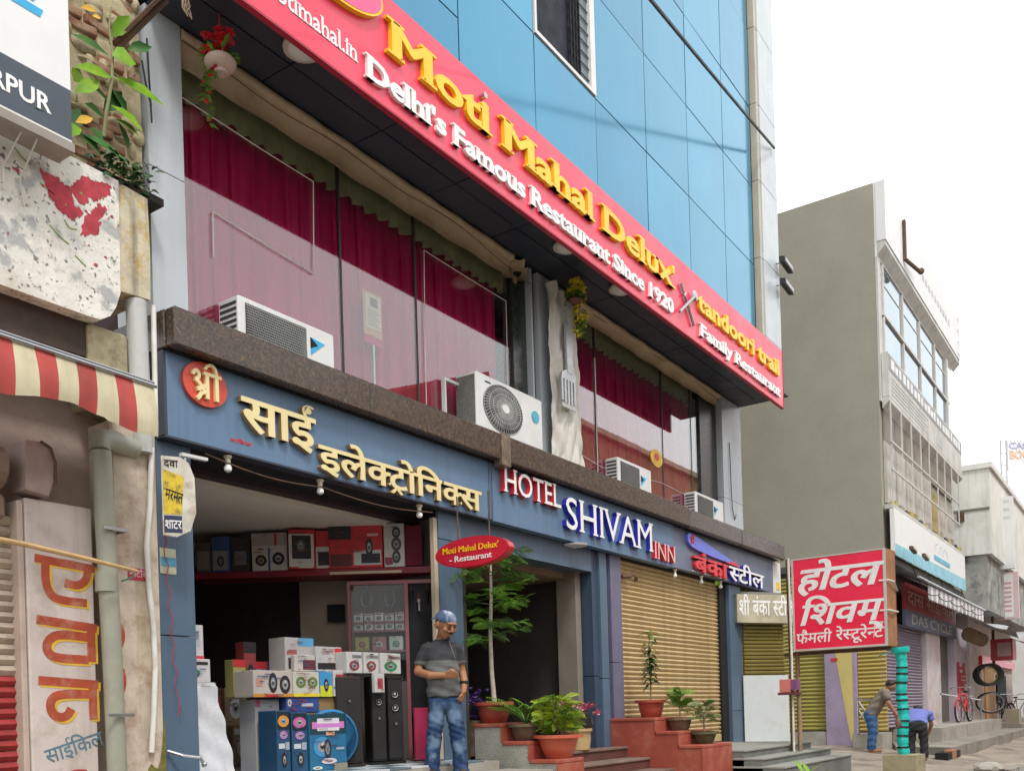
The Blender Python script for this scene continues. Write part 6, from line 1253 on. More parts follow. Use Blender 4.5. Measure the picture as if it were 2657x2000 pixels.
p = MB(); p.ball(fh(hw + .09, .76, -.085), (.04, .05, .085), 12, 8); p.o('torn_patch', mat('brown_underlay', (.2, .12, .08), rough=.8), CP)
p = MB(); p.leaf(fh(hw + .02, 1.80, -.1), hd * -.25 - Vector((0, 0, .02)), .09); p.o('loose_flap', MATS['turquoise_plastic'], CP)
CBk = fh(hw + .13, 0, -.15); p = MB(); p.ob((CBk.x, CBk.y, .06), hd * .235, HN * .235, (0, 0, .235)); tag(p.o('concrete_block', mat('mossy_concrete', (.36, .31, .2), rough=.95, var=.2, scale=4, dirt=((.16, .15, .06), .7, 4), bump=.6, bscale=30)), 'square concrete block under the turquoise post', 'block')

# ---------------------------------------------------------------- grey neighbour building
G = thing('grey_building', (27, 3, .1), 'tall building with blank grey side wall and glazed front beyond the hotel', 'building')
GX, GY, GE = 22.5, -1.25, 31.7
M_GREYW = mat('grey_cement_render', (.335, .32, .255), rough=.9, var=.07, scale=1.1, dirt=((.375, .36, .285), .5, .8), bump=.12, bscale=30, grain=.05)
M_WGREY = mat('weathered_white', (.62, .62, .58), rough=.8, var=.12, scale=1.5, dirt=((.38, .37, .32), .5, 1.4), streak=((.32, .31, .27), .5))
p = MB(); p.box(GX, GE - .3, GY + .05, 9, 4.35, 12.75); p.o('wall', M_GREYW, G)
p = MB(); p.box(GX + .02, GE, GY, GY + .045, 11.1, 12.77); p.o('parapet', M_WHITE, G)
p = MB(); p.hexa([(GX + .02, GY - .18, 11.32), (GE + .3, GY - .18, 11.32), (GE + .3, GY, 11.12), (GX + .02, GY, 11.12)], [(GX + .02, GY - .18, 11.42), (GE + .3, GY - .18, 11.42), (GE + .3, GY, 11.42), (GX + .02, GY, 11.42)]); p.o('sun_shade', M_WGREY, G)
p = MB(); p.box(GX + .01, GE + .3, GY - .20, GY - .001, 11.425, 12.76); p.o('parapet_sign', mat('pale_sign', (.74, .75, .74), rough=.5, var=.05), G)
p = MB()
for k in range(10): p.box(26.5 + .4 * k, 26.75 + .4 * k, GY - .206, GY - .2005, 11.95, 12.1)
p.o('faded_print', mat('faded_print', (.5, .52, .52)), G)
p = MB(); p.box(24.25, 24.35, GY - .27, GY - .21, 11.6, 12.55); p.tube([(24.3, GY - .26, 11.6), (25.3, GY - .4, 11.62)], .045, 8); p.ball((25.3, GY - .4, 11.66), .08); p.o('rusty_bracket', M_IRON, G)
# glazed storey
M_PANE = mat('sky_blue_pane', (.27, .37, .43), rough=.06, metal=.75, var=.1, scale=.8); M_FRM = mat('pale_frame', (.58, .57, .54), rough=.6, var=.08)
for c in range(4):
    xa = GX + .35 + 2.0 * c
    for r_, (za, zb) in enumerate(((8.98, 9.85), (9.93, 11.02))):
        p = MB(); p.box(xa + .1, xa + 1.9, GY + .0, GY + .03, za, zb); p.o('pane', M_PANE, G)
        p = MB(); p.box(xa, xa + .09, GY - .04, GY + .04, za, zb); p.o('mullion', M_FRM, G)
    p = MB(); p.box(xa + .1, xa + 1.9, GY - .012, GY - .001, 10.62, 10.65); p.o('glazing_bar', M_FRM, G)
p = MB(); p.box(GX + .3, GE - .7, GY - .05, GY + .04, 9.86, 9.92); p.o('transom', M_FRM, G); p = MB(); p.box(GX + .02, GX + .32, GY, GY + .045, 7.85, 11.1); p.o('pier', M_FRM, G); p = MB(); p.box(GE - 1.2, GE - .95, GY - .06, GY + .045, 8.95, 11.1); p.o('pier', M_FRM, G)
# printed band between the storeys
p = MB(); p.box(GX + .1, GE + .4, GY - .15, GY - .01, 7.95, 8.95); p.o('sign_band', M_WGREY, G)
p = MB(); p.box(GX + .12, GE + .38, GY - .156, GY - .1505, 8.55, 8.9); p.o('dark_stripe', mat('grey_stripe', (.30, .32, .32), rough=.6, var=.15), G)
rg = random.Random(6)
for k in range(22):
    x = GX + .35 + .41 * k; p = MB(); p.box(x, x + rg.uniform(.2, .36), GY - .162, GY - .1565, 8.62, 8.82 + rg.uniform(-.05, .05)); p.o('illegible_letter', M_WHITE, G)
p = MB()
for k in range(5): p.box(GX + .4, GX + 4.5 - .3 * (k % 2), GY - .1555, GY - .1505, 8.05 + .09 * k, 8.075 + .09 * k)
p.box(GX + 5.6, GX + 6.4, GY - .1555, GY - .1505, 8.05, 8.3); p.o('illegible_print', mat('print_grey2', (.45, .47, .46)), G)
p = MB(); p.hexa([(GX + .1, GY - .15, 7.85), (GE + .45, GY - .15, 7.85), (GE + .45, GY, 7.7), (GX + .1, GY, 7.7)], [(GX + .1, GY - .15, 7.94), (GE + .45, GY - .15, 7.94), (GE + .45, GY, 7.94), (GX + .1, GY, 7.94)]); p.o('slab_edge', M_WGREY, G)
# grilled storey
for k in range(8):
    xa = GX + .25 + 1.06 * k; p = MB(); p.box(xa, xa + 1.0, GY - .0, GY + .04, 5.6, 7.0 - .25 * (k > 4)); p.o('curtain_panel', mat('pale_striped_panel', (.52, .50, .44), rough=.7, var=.15, scale=3, streak=((.32, .30, .24), .7)) if k != 5 else mat('mustard_panel', (.42, .33, .12), rough=.7, var=.2), G)
    p = MB(); p.box(xa, xa + 1.0, GY + .0, GY + .04, 7.01, 7.7); p.o('upper_panel', mat('taupe_panel', (.25, .22, .18), rough=.7, var=.15), G)
for k in range(9): x = GX + .2 + 1.08 * k; p = MB(); p.box(x, x + .035, GY - .16, GY - .13, 5.55, 7.85); p.o('grille_post', M_FRM, G)
for z in (6.3, 6.92): p = MB(); p.box(GX + .1, GE - .3, GY - .17, GY - .14, z, z + .04); p.o('grille_rail', M_FRM, G)
p = MB(); p.box(GX + .05, GE - .2, GY - .18, GY, 5.42, 5.52); p.o('balcony_slab', M_WGREY, G)
for k in range(16): x = GX + .4 + .55 * k; p = MB(); p.box(x, x + rg.uniform(.2, .45), GY - .16, GY - .02, 5.525, 5.525 + rg.uniform(.06, .2)); p.o('clutter', (mat('clutter_yellow', (.45, .36, .08)), M_CONC, mat('clutter_dark', (.06, .06, .07)))[k % 3], G)
p = MB(); p.box(GX + .0, GE + .2, GY - .1, 4, 4.2, 4.35); p.o('soffit', mat('dark_soffit', (.10, .10, .10), rough=.8), G)
SB = thing('shop_board', (27, GY - .2, 4.35), 'long white shop board with pale blue lower band on the grey building', 'sign')
p = MB(); p.box(GX + .05, GE + .1, GY - .2, GY - .1, 4.4, 5.41); p.o('panel', mat('bright_white_flex', (.82, .82, .80), rough=.5, var=.03), SB)
p = MB(); p.hexa([(GX + .05, GY - .206, 4.36), (GE + .1, GY - .206, 4.36), (GE + .1, GY - .206, 4.72), (GX + .05, GY - .206, 4.62)][::-1], [(GX + .05, GY - .2005, 4.36), (GE + .1, GY - .2005, 4.36), (GE + .1, GY - .2005, 4.72), (GX + .05, GY - .2005, 4.62)][::-1]); p.o('band', mat('pale_cyan', (.24, .56, .68), rough=.5, var=.15, scale=3), SB)
p = MB(); p.box(27.0, 29.2, GY - .212, GY - .207, 4.78, 4.9); p.o('stripe', mat('cyan_stripe', (.12, .5, .68)), SB)
strokes([[(27.1, 4.98), (27.15, 5.2), (27.5, 5.22)], [(27.7, 4.98), (27.75, 5.2), (28.1, 5.2), (28.1, 4.98)], [(28.3, 4.98), (28.3, 5.2), (28.8, 5.18), (28.85, 4.98)]], plane_fn((0, GY - .201, 0), UX, UZ), .035, 0, .004).o('faint_lettering', mat('faint_blue', (.5, .64, .70)), SB)
for k, x in enumerate((23.4, 24.8)):
    t = thing('sign_lamp', (x, GY - .45, 4.5), ('left', 'right')[k] + ' brown lamp on the lower edge of the white shop board', 'lamp')
    p = MB(); p.ob((x, GY - .4, 4.55), (.24, 0, -.03), (0, .04, 0), (0, 0, .035)); p.o('housing', M_IRON, t); p = MB(); p.ob((x + .02, GY - .45, 4.56), (.16, 0, -.02), (0, .012, 0), (0, 0, .025)); p.o('lens', M_LAMPCAP, t)
# ground floor: side shutters under the blank wall
p = MB(); p.box(GX + .1, GE, -.9, 8, .0, 4.2); p.o('ground_floor_core', mat('dim_core', (.12, .11, .1), rough=.9), G)
M_YSH = mat('yellow_shutter', (.46, .36, .085), rough=.5, var=.12, scale=3, rnd=.06, dirt=((.35, .22, .08), .5, 3)); M_OSH = mat('olive_yellow_shutter', (.36, .32, .075), rough=.5, var=.12, scale=3, rnd=.06)
def xshutter(ya, yb, z0, z1, m_, n_):
    h = (z1 - z0) / n_
    q = MB(); q.prism([(0, 0), (h * .45, -.03), (h * .92, -.006), (h * .92, .02), (0, .02)], lambda u, v, d: (v, d, u), ya, yb); me = q.mesh('shutter_slat', m_)
    for k in range(n_):
        o = link('shutter_slat', me, G); o.location = (GX + .06, 0, z0 + h * k)
xshutter(.16, 1.2, .46, 4.1, M_OSH, 40); xshutter(-1.18, -.56, .42, 4.1, M_YSH, 40)
p = MB(); p.box(GX - .12, GX + .09, -.55, .15, .0, 4.15); p.o('pillar', mat('lilac_paint', (.36, .29, .42), rough=.7, var=.1, scale=2, dirt=((.25, .2, .2), .5, 3)), G)
fxp = plane_fn((GX - .121, .15, 0), (0, -1, 0), (0, 0, 1))
p = MB(); p.prism([(.22, 2.4), (.62, 2.4), (.62, .35), (.55, .2)], fxp, 0, .006); p.o('yellow_wedge', mat('lemon_paint', (.62, .52, .18), rough=.7, var=.08), G)
p = MB(); p.prism([(.15, 2.05), (.3, 2.05), (.3, 2.12), (.15, 2.12)], fxp, .0065, .01); p.o('small_plate', M_RED, G)
p = MB(); p.box(GX - .1, GX + .3, .16, 1.3, .0, .43); p.o('plinth', M_CONC, G); p = MB(); p.box(GX - .6, GX + .3, -1.2, -.56, .0, .39); p.o('plinth', M_CONC, G)
RL = thing('stair_rail', (21.9, -.9, .4), 'grey metal handrail in front of the yellow shutter', 'railing')
for a, c_ in (((21.9, -.70, .39), (21.9, -.70, 1.15)), ((21.9, -1.10, .39), (21.9, -1.10, 1.08)), ((21.9, -.66, 1.16), (21.9, -1.55, 1.05)), ((21.9, -.72, 1.1), (21.9, -1.08, .5)), ((21.9, -.72, .9), (21.9, -1.0, .42))):
    p = MB(); p.tube([a, c_], .022, 8); p.o('rail', M_STEEL, RL)
# ground floor: cycle shop front
M_PSH = mat('purple_grey_shutter', (.25, .20, .27), rough=.55, var=.12, scale=3, rnd=.06)
q = MB(); q.prism([(0, 0), (.036, -.03), (.074, -.006), (.074, .02), (0, .02)], lambda u, v, d: (d, v, u), GX + .3, 27.4); me = q.mesh('shutter_slat', M_PSH)
for k in range(32): o = link('shutter_slat', me, G); o.location = (0, -.97, .45 + .08 * k)
CS = thing('cycle_shop', (30.5, -1.0, .1), 'open cycle shop with painted pillars and dark doorway beyond the purple shutter', 'shop')
M_PP = mat('painted_pillar', (.60, .56, .58), rough=.7, var=.1, scale=3, dirt=((.55, .3, .18), .55, 2.2))
for xa, xb, m_ in ((27.5, 29.4, M_PP), (31.7, 33.9, mat('lilac_pillar', (.48, .42, .5), rough=.7, var=.1)), (34.3, 35.2, M_PP)):
    p = MB(); p.box(xa, xb, -1.1, -.6, .1, 3.3); p.o('pillar', m_, CS)
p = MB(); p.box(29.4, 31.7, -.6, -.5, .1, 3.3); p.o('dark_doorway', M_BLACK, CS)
for k, (x, z, m_) in enumerate(((30.0, 1.75, M_YEL), (30.2, 1.4, M_YEL), (30.1, .95, M_RED), (30.6, 1.2, M_LEAFD), (30.4, 2.2, M_BLUEL))):
    p = MB(); p.bbox(x, x + .7, -.85, -.62, z, z + .28, .03); p.o('goods_pile', m_, CS)
for k, ch in enumerate('HERO'): letters(ch, (31.95, -1.102, 1.93 - .32 * k), UX, UZ, .42, 1.6, mat('painted_red', (.42, .012, .02), rough=.7), CS, bold=.06, ext=.006)
p = MB(); p.box(24.2, 34.4, -2.0, -.9, .0, .43); p.o('shop_platform', M_CONC, CS)
for a, c_ in (((27.6, -1.4, 1.25), (33.0, -1.6, 1.05)), ((33.0, -1.6, 1.05), (33.0, -1.6, .43)), ((30.0, -1.5, 1.1), (31.2, -1.5, .45)), ((31.6, -1.5, 1.1), (30.4, -1.5, .45))):
    p = MB(); p.tube([a, c_], .025, 7); p.o('handrail', M_STEEL, CS)
SG = thing('shop_sign', (28, -1.15, 2.9), 'red over blue painted sign above the purple shutter', 'sign')
p = MB(); p.box(24.6, 31.5, -1.2, -1.12, 3.33, 3.98); p.o('red_field', mat('sign_dull_red', (.32, .02, .03), rough=.6, var=.15), SG); p = MB(); p.box(24.6, 31.5, -1.2, -1.12, 2.92, 3.325); p.o('blue_field', mat('sign_dull_blue', (.10, .12, .2), rough=.6, var=.15), SG)
word(['द', 'ा', 'स', ' ', 'स', 'ा', 'ई', 'ि', 'क', 'ल'], (24.9, -1.202, 3.48), UX, UZ, .5, 6.2, mat('sign_pale_pink', (.5, .3, .26), rough=.6), SG, bold=.01, ext=.004); letters('DAS CYCLE', (25.2, -1.202, 3.0), UX, UZ, .36, 5.6, mat('sign_pale', (.45, .45, .46), rough=.6), SG, bold=.01, ext=.004)
AW = thing('small_awning', (28, -1.7, 3.5), 'faded white awning with a scalloped striped edge over the cycle shop', 'awning')
def aw(u, v): x = 23.9 + 8.3 * u; return (x, -1.3 - .55 * v, 4.05 - .28 * v)
MB().grid(aw, 8, 2).o('canopy', M_WGREY, AW)
for k in range(28):
    x = 23.9 + 8.3 * k / 28; q = MB(); q.hexa([(x, -1.85, 3.77), (x + .29, -1.85, 3.77), (x + .29, -1.85, 3.47), (x + .15, -1.85, 3.42), (x, -1.85, 3.47)][::-1], [(x, -1.86, 3.77), (x + .29, -1.86, 3.77), (x + .29, -1.86, 3.47), (x + .15, -1.86, 3.42), (x, -1.86, 3.47)][::-1]); q.o('valance_flap', M_WHITE if k % 2 else mat('flap_grey', (.45, .42, .42), rough=.7), AW)
p = MB(); p.tube([(22.6, -1.9, 3.83), (32.4, -1.87, 3.80)], .03, 7); p.o('rod', M_STEEL, AW)
def tarpg(u, v): return (31.2 + 6 * u, -1.6 - 1.0 * v, 3.45 - .35 * v + .10 * math.sin(u * 9) * v + .04 * math.sin(u * 23 + v * 6))
tag(MB().grid(tarpg, 24, 8).o('grey_sheet', mat('grey_sheet', (.33, .35, .36), rough=.6, var=.15, scale=3), smooth=True), 'sagging grey plastic sheet right of the striped awning', 'sheet')
def tarpg2(u, v): return (38 + 8 * u, -1.9 - 1.0 * v, 3.2 - .35 * v + .12 * math.sin(u * 7) * v)
tag(MB().grid(tarpg2, 20, 6).o('grey_sheet', MATS['grey_sheet'], smooth=True), 'second grey sheet at the right edge of the picture', 'sheet')

# ---------------------------------------------------------------- white building further down and its projecting signs
N = thing('white_building', (38, 1, .1), 'weathered white building with mouldy lower band beyond the grey building', 'building')
ya, yb = -0.953, -1.966; zt = 8.426; zb = 5.669
M_OLDW = mat('old_whitewash', (.80, .80, .76), rough=.9, var=.08, scale=1.2, dirt=((.52, .52, .46), .5, 1.3), streak=((.45, .45, .40), .45))
p = MB(); p.box(33.5, 46, yb, 6, zb, zt); p.o('wall', M_OLDW, N)
p = MB(); p.box(33.45, 46.1, yb - .08, 6, zt - .05, zt + .12); p.o('parapet', M_OLDW, N)
p = MB(); p.box(33.6, 46, yb + .15, 6, 3.9, zb - .002); p.o('mouldy_band', mat('mouldy_concrete', (.36, .37, .34), rough=.95, var=.3, scale=2, dirt=((.06, .06, .055), .85, 2.2)), N)
p = MB(); p.box(33.47, 33.499, yb + .02, 0, zt - 1.35, zt - 1.28); p.o('string_course', mat('dark_line', (.2, .19, .15), rough=.9), N)
p = MB(); p.box(33.42, 33.499, yb + .75, yb + .95, zt - 1.65, zt - 1.35); p.o('vent_hole', M_IRON, N)
p = MB(); p.box(35, 46, -1.0, 6, .1, 3.9); p.o('ground_floor', mat('pinkish_shopfront', (.52, .44, .4), rough=.8, var=.15), N)
p = MB(); p.box(38, 40.2, -1.06, -1.0, .3, 2.3); p.o('shopfront_panel', mat('orange_panel', (.45, .26, .1), rough=.7, var=.1), N)
p = MB(); p.box(41, 43.5, -1.06, -1.0, .9, 2.0); p.o('shop_screen', M_BLACK, N)
p = MB(); p.box(37, 46, -1.12, -1.0, 2.3, 2.6); p.o('red_lintel', M_RED, N)
p = MB(); p.box(42, 52, -.2, 6, zt + .1, zt + 1.3); p.o('rear_block', mat('dark_weathered', (.28, .27, .22), rough=.9, var=.25, scale=1, dirt=((.08, .08, .06), .7, 1)), N)
def xb(name, X, y0, y1, z0, z1, m_, lab, th=.25):
    t = thing(name, (X, (y0 + y1) / 2, z0), lab, 'sign'); p = MB(); p.box(X, X + th, y0, y1, z0, z1); p.o('panel', m_, t); return t
t = xb('projecting_sign', 36.5, -2.266, -1.672, 5.506, 7.955, mat('white_signboard', (.74, .74, .73), rough=.5, var=.05, dirt=((.5, .5, .48), .4, 1.5)), 'tall plain white projecting sign on the white building')
p = MB()
for k in range(3): p.box(36.49, 36.498, -2.165, -1.819, 7.775 - .28 * k, 7.858 - .28 * k)
p.o('faint_print', mat('faint_print', (.6, .62, .63)), t)
t = xb('projecting_sign', 37.5, -2.253, -1.492, 3.853, 5.488, mat('pink_white_sign', (.66, .50, .50), rough=.5, var=.08), 'pink bordered projecting sign below the tall white one')
p = MB(); p.box(37.49, 37.498, -2.087, -1.677, 3.921, 5.42); p.o('white_field', M_WHITE, t)
p = MB()
for k in range(7): z = 5.08 - .16 * k; p.box(37.482, 37.4895, -2.042, -1.799, z, z + .07)
p.o('faded_text', mat('faded_red_text', (.6, .35, .36)), t)
t = xb('projecting_sign', 35.6, -2.243, -1.574, 2.374, 3.072, mat('red_box_face', (.42, .05, .06), rough=.5, var=.1), 'red lettered box sign with white end hanging over the bicycles', th=.9)
p = MB(); p.box(35.58, 35.598, -2.186, -1.78, 2.487, 2.942); p.o('pale_field', mat('dull_pink_field', (.5, .34, .32), rough=.6, var=.1), t)
p = MB(); p.tube([(36.4, -1.56, 2.2), (36.4, -1.56, 8.177)], .05, 7); tag(p.o('sign_mast', M_IRON), 'dark iron mast carrying the projecting signs', 'mast')
# rooftop hoarding far away
FH = thing('far_hoarding', Vector((67.767, 0.823, 15.555)), 'pale rooftop hoarding with blue and orange letters at the right edge', 'billboard')
P0, P1 = Vector((67.42, 1.332, 15.42)), Vector((68.856, -0.773, 15.343)); du = (P1 - P0).normalized(); ffh = plane_fn(P0, du, (0, 0, 1)); wv = (P1 - P0).length
p = MB(); p.prism([(0, 0), (wv, 0), (wv, 1.9), (0, 1.9)], ffh, -.1, 0); p.o('panel', mat('hoarding_pale', (.78, .78, .78), rough=.5, var=.03), FH)
letters('CARE', tuple(ffh(.05, 1.35, .01)), du, (0, 0, 1), .55, 1.6, mat('far_blue', (.35, .38, .62)), FH, bold=.01, ext=.02); letters('BOOK', tuple(ffh(.08, .72, .01)), du, (0, 0, 1), .72, 1.7, mat('far_orange', (.75, .45, .3)), FH, bold=.02, ext=.02)
p = MB()
for k in range(2): p.tube([P0 + Vector((0, 0, 1.9)) - du * (.1 + .35 * k), P0 - Vector((0, 0, 9.0)) - du * (.1 + .35 * k)], .05, 6)
for k in range(13): p.tube([P0 + Vector((0, 0, 1.8 - .75 * k)) - du * .1, P0 + Vector((0, 0, 1.8 - .75 * k)) - du * .45], .035, 5)
p.o('lattice_post', mat('grey_lattice', (.42, .43, .43), rough=.6), FH)
p = MB(); p.box(58, 80, -2, 8, .1, 6.0); FB = p.o('far_block', mat('hazy_block', (.58, .58, .56), rough=.9, var=.1, scale=.6)); tag(FB, 'pale distant block under the rooftop hoarding', 'building')

# ---------------------------------------------------------------- tyres and bicycles
M_TYRE = mat('tyre_rubber', (.02, .02, .02), rough=.7, var=.15); M_RIM = mat('chrome_rim', (.5, .5, .5), rough=.25, metal=.8)
def ring(c, r_, w_, ax, m_, name, par, rt_=1.0):
    c = Vector(c); ax = Vector(ax).normalized(); a1 = ax.cross(Vector((0, 0, 1))).normalized(); q = MB(); q.tube([c + a1 * (rt_ * r_ * math.cos(t_)) + Vector((0, 0, r_ * math.sin(t_))) for t_ in [6.2832 * k / 28 for k in range(29)]], w_, 7, cap=False); return q.o(name, m_, par, smooth=True)
BD = Vector((-.85, -.53, 0))
for k in range(3):
    c = Vector((34.0 - .25 * k + .1, -1.62 - .10 * k, 1.85)); t = thing('bicycle_tyre', c - Vector((0, 0, .38)), ('black bicycle tyre hanging on the shop pillar, %s of the bunch' % ('rearmost', 'middle', 'front')[k]), 'tyre', 'tyres hanging outside the cycle shop')
    ring(c, .33, .035, BD, M_TYRE, 'tread', t, 1.2); ring(c, .30, .02, BD, mat('yellow_green_tyre_wall', (.22, .26, .04), rough=.6) if k == 0 else M_TYRE, 'wall', t, 1.2)
def bicycle(base, yaw_, lab, m_):
    t = thing('bicycle', base, lab, 'bicycle', 'bicycles parked outside the cycle shop', local=True, rz=yaw_)
    for s_, nm in ((-.62, 'rear_wheel'), (.62, 'front_wheel')):
        w_ = ring((s_, 0, .34), .32, .028, (0, 1, 0), M_TYRE, nm, t); ring((s_, 0, .34), .29, .014, (0, 1, 0), M_RIM, 'rim', w_)
        q = MB()
        for k in range(14): a = 6.2832 * k / 14; q.tube([(s_, 0, .34), (s_ + .29 * math.cos(a), 0, .34 + .29 * math.sin(a))], .003, 3, cap=False)
        q.o('spokes', M_RIM, w_)
        q = MB(); q.tube([(s_ + .35 * math.cos(a), 0, .34 + .35 * math.sin(a)) for a in [R(20) + R(150) * k / 10 for k in range(11)]], .02, 5); q.o('mudguard', m_, t)
    q = MB(); bb, st_, hd_ = (-.12, 0, .32), (-.25, 0, .82), (.42, 0, .80)
    for a, c_ in ((bb, st_), (st_, hd_), (bb, hd_), (bb, (-.62, 0, .34)), (st_, (-.62, 0, .34)), (hd_, (.62, 0, .34)), (hd_, (.38, 0, .98))): q.tube([a, c_], .017, 7)
    q.o('frame', m_, t)
    q = MB(); q.tube([(.28, -.28, .96), (.38, -.2, 1.0), (.38, .2, 1.0), (.28, .28, .96)], .014, 7); q.o('handlebar', M_RIM, t)
    q = MB(); q.ball((-.28, 0, .88), (.13, .07, .035), 10, 5); q.o('saddle', M_TYRE, t)
    q = MB(); q.box(-.75, -.3, -.08, .08, .74, .76); q.o('carrier', M_RIM, t)
    return t
bicycle((37.0, -1.75, .22), R(200), 'dark bicycle parked under the hanging tyres, its wheel towards the road', M_TYRE)
bicycle((30.2, -1.55, .43), R(175), 'red bicycle standing at the cycle shop doorway', M_RED)
bicycle((39.2, -2.0, .22), R(215), 'bicycle with pale frame parked behind the dark one', mat('bike_grey', (.25, .25, .24), rough=.4))
t = thing('wheel_on_wall', (35.0, -1.55, .5), 'spare chrome bicycle wheel hung beside the shop pillar', 'wheel'); ring((35.0, -1.6, .95), .33, .03, BD, M_TYRE, 'tyre', t, 1.4); ring((35.0, -1.62, .95), .30, .02, BD, M_RIM, 'rim', t, 1.4)
# raised pavement slab over the drain, stones and rubble
p = MB(); pol = [(21.3, -2.7), (29.0, -2.75), (34, -2.7), (60, -2.6), (60, -.9), (24.2, -.9), (21.8, -1.5)]; p.hexa([(x, y, -.45) for x, y in pol], [(x, y, .10) for x, y in pol]); struct(p.o('pavement', mat('grimy_pavement', (.26, .24, .2), rough=.9, var=.2, scale=1.5, dirt=((.11, .095, .075), .8, 1.2), bump=.4, bscale=20)))
p = MB(); p.hexa([(35, -2.5, .101), (60, -2.4, .101), (60, -.95, .101), (35, -.95, .101)], [(35, -2.5, .22), (60, -2.4, .22), (60, -.95, .22), (35, -.95, .22)]); struct(p.o('pavement', mat('grimy_pavement', (.26, .24, .2), rough=.9, var=.2, scale=1.5, dirt=((.11, .095, .075), .8, 1.2), bump=.4, bscale=20)))
p = MB(); p.box(20.6, 22.0, -2.75, -2.5, -.14, .02); tag(p.o('drain_opening', M_BLACK), 'dark drain opening at the front of the pavement slab', 'drain')
p = MB(); p.bbox(21.0, 21.35, -2.78, -2.6, -.14, .06, .01); tag(p.o('brick_block', M_BRICK), 'single red brick standing in the drain opening', 'brick')
rg = random.Random(19)
def stone(x, y, s_, lab):
    bm = bmesh.new(); bmesh.ops.create_icosphere(bm, subdivisions=2, radius=1)
    for v in bm.verts: v.co = v.co * (1 + .18 * math.sin(v.co.x * 5 + x) * math.cos(v.co.y * 4 + y)); v.co.x *= s_ * 1.3; v.co.y *= s_; v.co.z *= s_ * .45
    me = bpy.data.meshes.new('stone'); bm.to_mesh(me); bm.free(); me.materials.append(M_CONC); o = bpy.data.objects.new('stone', me); COL.objects.link(o); o.location = (x, y, ground_z(x, y) + s_ * .3); return tag(o, lab, 'stone', 'stones by the drain')
stone(18.5, -3.75, .26, 'large flat pale stone beyond the pavement slab'); stone(15.6, -3.75, .12, 'small rough stone by the road near the concrete block'); stone(15.0, -3.5, .09, 'small stone touching the concrete block')
def puddle(c, rx_, ry_, seed):
    rg_ = random.Random(seed); n_ = 26; q = MB(); ph = [rg_.uniform(.65, 1.15) for _ in range(n_)]
    pts = [(c[0] + rx_ * ph[k] * math.cos(6.2832 * k / n_), c[1] + ry_ * ph[k] * math.sin(6.2832 * k / n_)) for k in range(n_)]
    zc = max(ground_z(x, y) for x, y in pts) - .005
    q.add([(c[0], c[1], zc)] + [(x, y, zc) for x, y in pts], [(0, k + 1, (k + 1) % n_ + 1) for k in range(n_)]); o = q.o('puddle', mat('muddy_water', (.10, .085, .065), rough=.04, var=.1, spec=.7)); return struct(o)
puddle((24, -4.4, 0), 3.2, .45, 1); puddle((18.2, -4.15, 0), 1.6, .3, 2)
# overhead wires far right
for k in range(4):
    a, c_ = Vector((31.6, GY - .22, 12.6 - .35 * k)), Vector((75, -3.6 - .1 * k, 8.5)); cable([a.lerp(c_, i / 16) - Vector((0, 0, .72 * 4 * (i / 16) * (1 - i / 16))) for i in range(17)], .008, mat('grey_far_wire', (.45, .45, .45), rough=.6), ('highest', 'second', 'third', 'lowest')[k] + ' of the thin overhead wires over the street at the right', 'wire')

# ---------------------------------------------------------------- across the street (mirrored in the glass; low ones unseen, added to block sky)
M_OB = mat('terracotta_wall', (.45, .13, .075), rough=.85, var=.15, scale=1); M_OC = mat('ochre_wall', (.42, .24, .12), rough=.85, var=.15); M_OPW = mat('pale_wall', (.5, .46, .38), rough=.85, var=.15)
def opposite(x0, x1, h, m_, lab, roof=0.0, storeys=3):
    t = thing('opposite_house', ((x0 + x1) / 2, -17, -.2), lab, 'building', 'houses across the street')
    p = MB(); p.box(x0, x1, -24, -14.5, -.2, h); p.o('wall', m_, t)
    if roof: p = MB(); p.hexa([(x0, -14.4, h), (x1, -14.4, h), (x1, -24, h), (x0, -24, h)], [(x0 + .1, -14.5, h + .2), (x1 - .6, -14.5, h + roof), (x1 - .6, -24, h + roof), (x0 + .1, -24, h + .2)]); p.o('roof', m_, t)
    p = MB(); p.box(x0 - .1, x1 + .1, -14.45, -14.2, h - .35, h - .1); p.o('cornice', M_CREAM, t)
    for j in range(storeys):
        for k in range(max(1, int((x1 - x0) / 2.4))):
            p = MB(); p.box(x0 + .7 + 2.4 * k, x0 + 1.8 + 2.4 * k, -14.48, -14.4, 1 + (h - 1) * j / storeys, 2.6 + (h - 1) * j / storeys); p.o('window', M_BLACK, t)
    return t
opposite(24.5, 31, 12.0, M_OB, 'terracotta house with sloping parapet across the street', 2.4); opposite(32, 54, 14.2, M_OC, 'ochre house with flat roof across the street'); opposite(-14, -3, 6.3, M_OPW, 'unseen pale two-storey house added across the street behind the road', 0, 2); opposite(-2, 9, 6.8, M_OC, 'unseen ochre two-storey house added across the street', 0, 2); opposite(10, 23, 6.5, M_OPW, 'unseen long pale house added across the street beside the terracotta one', 0, 2)

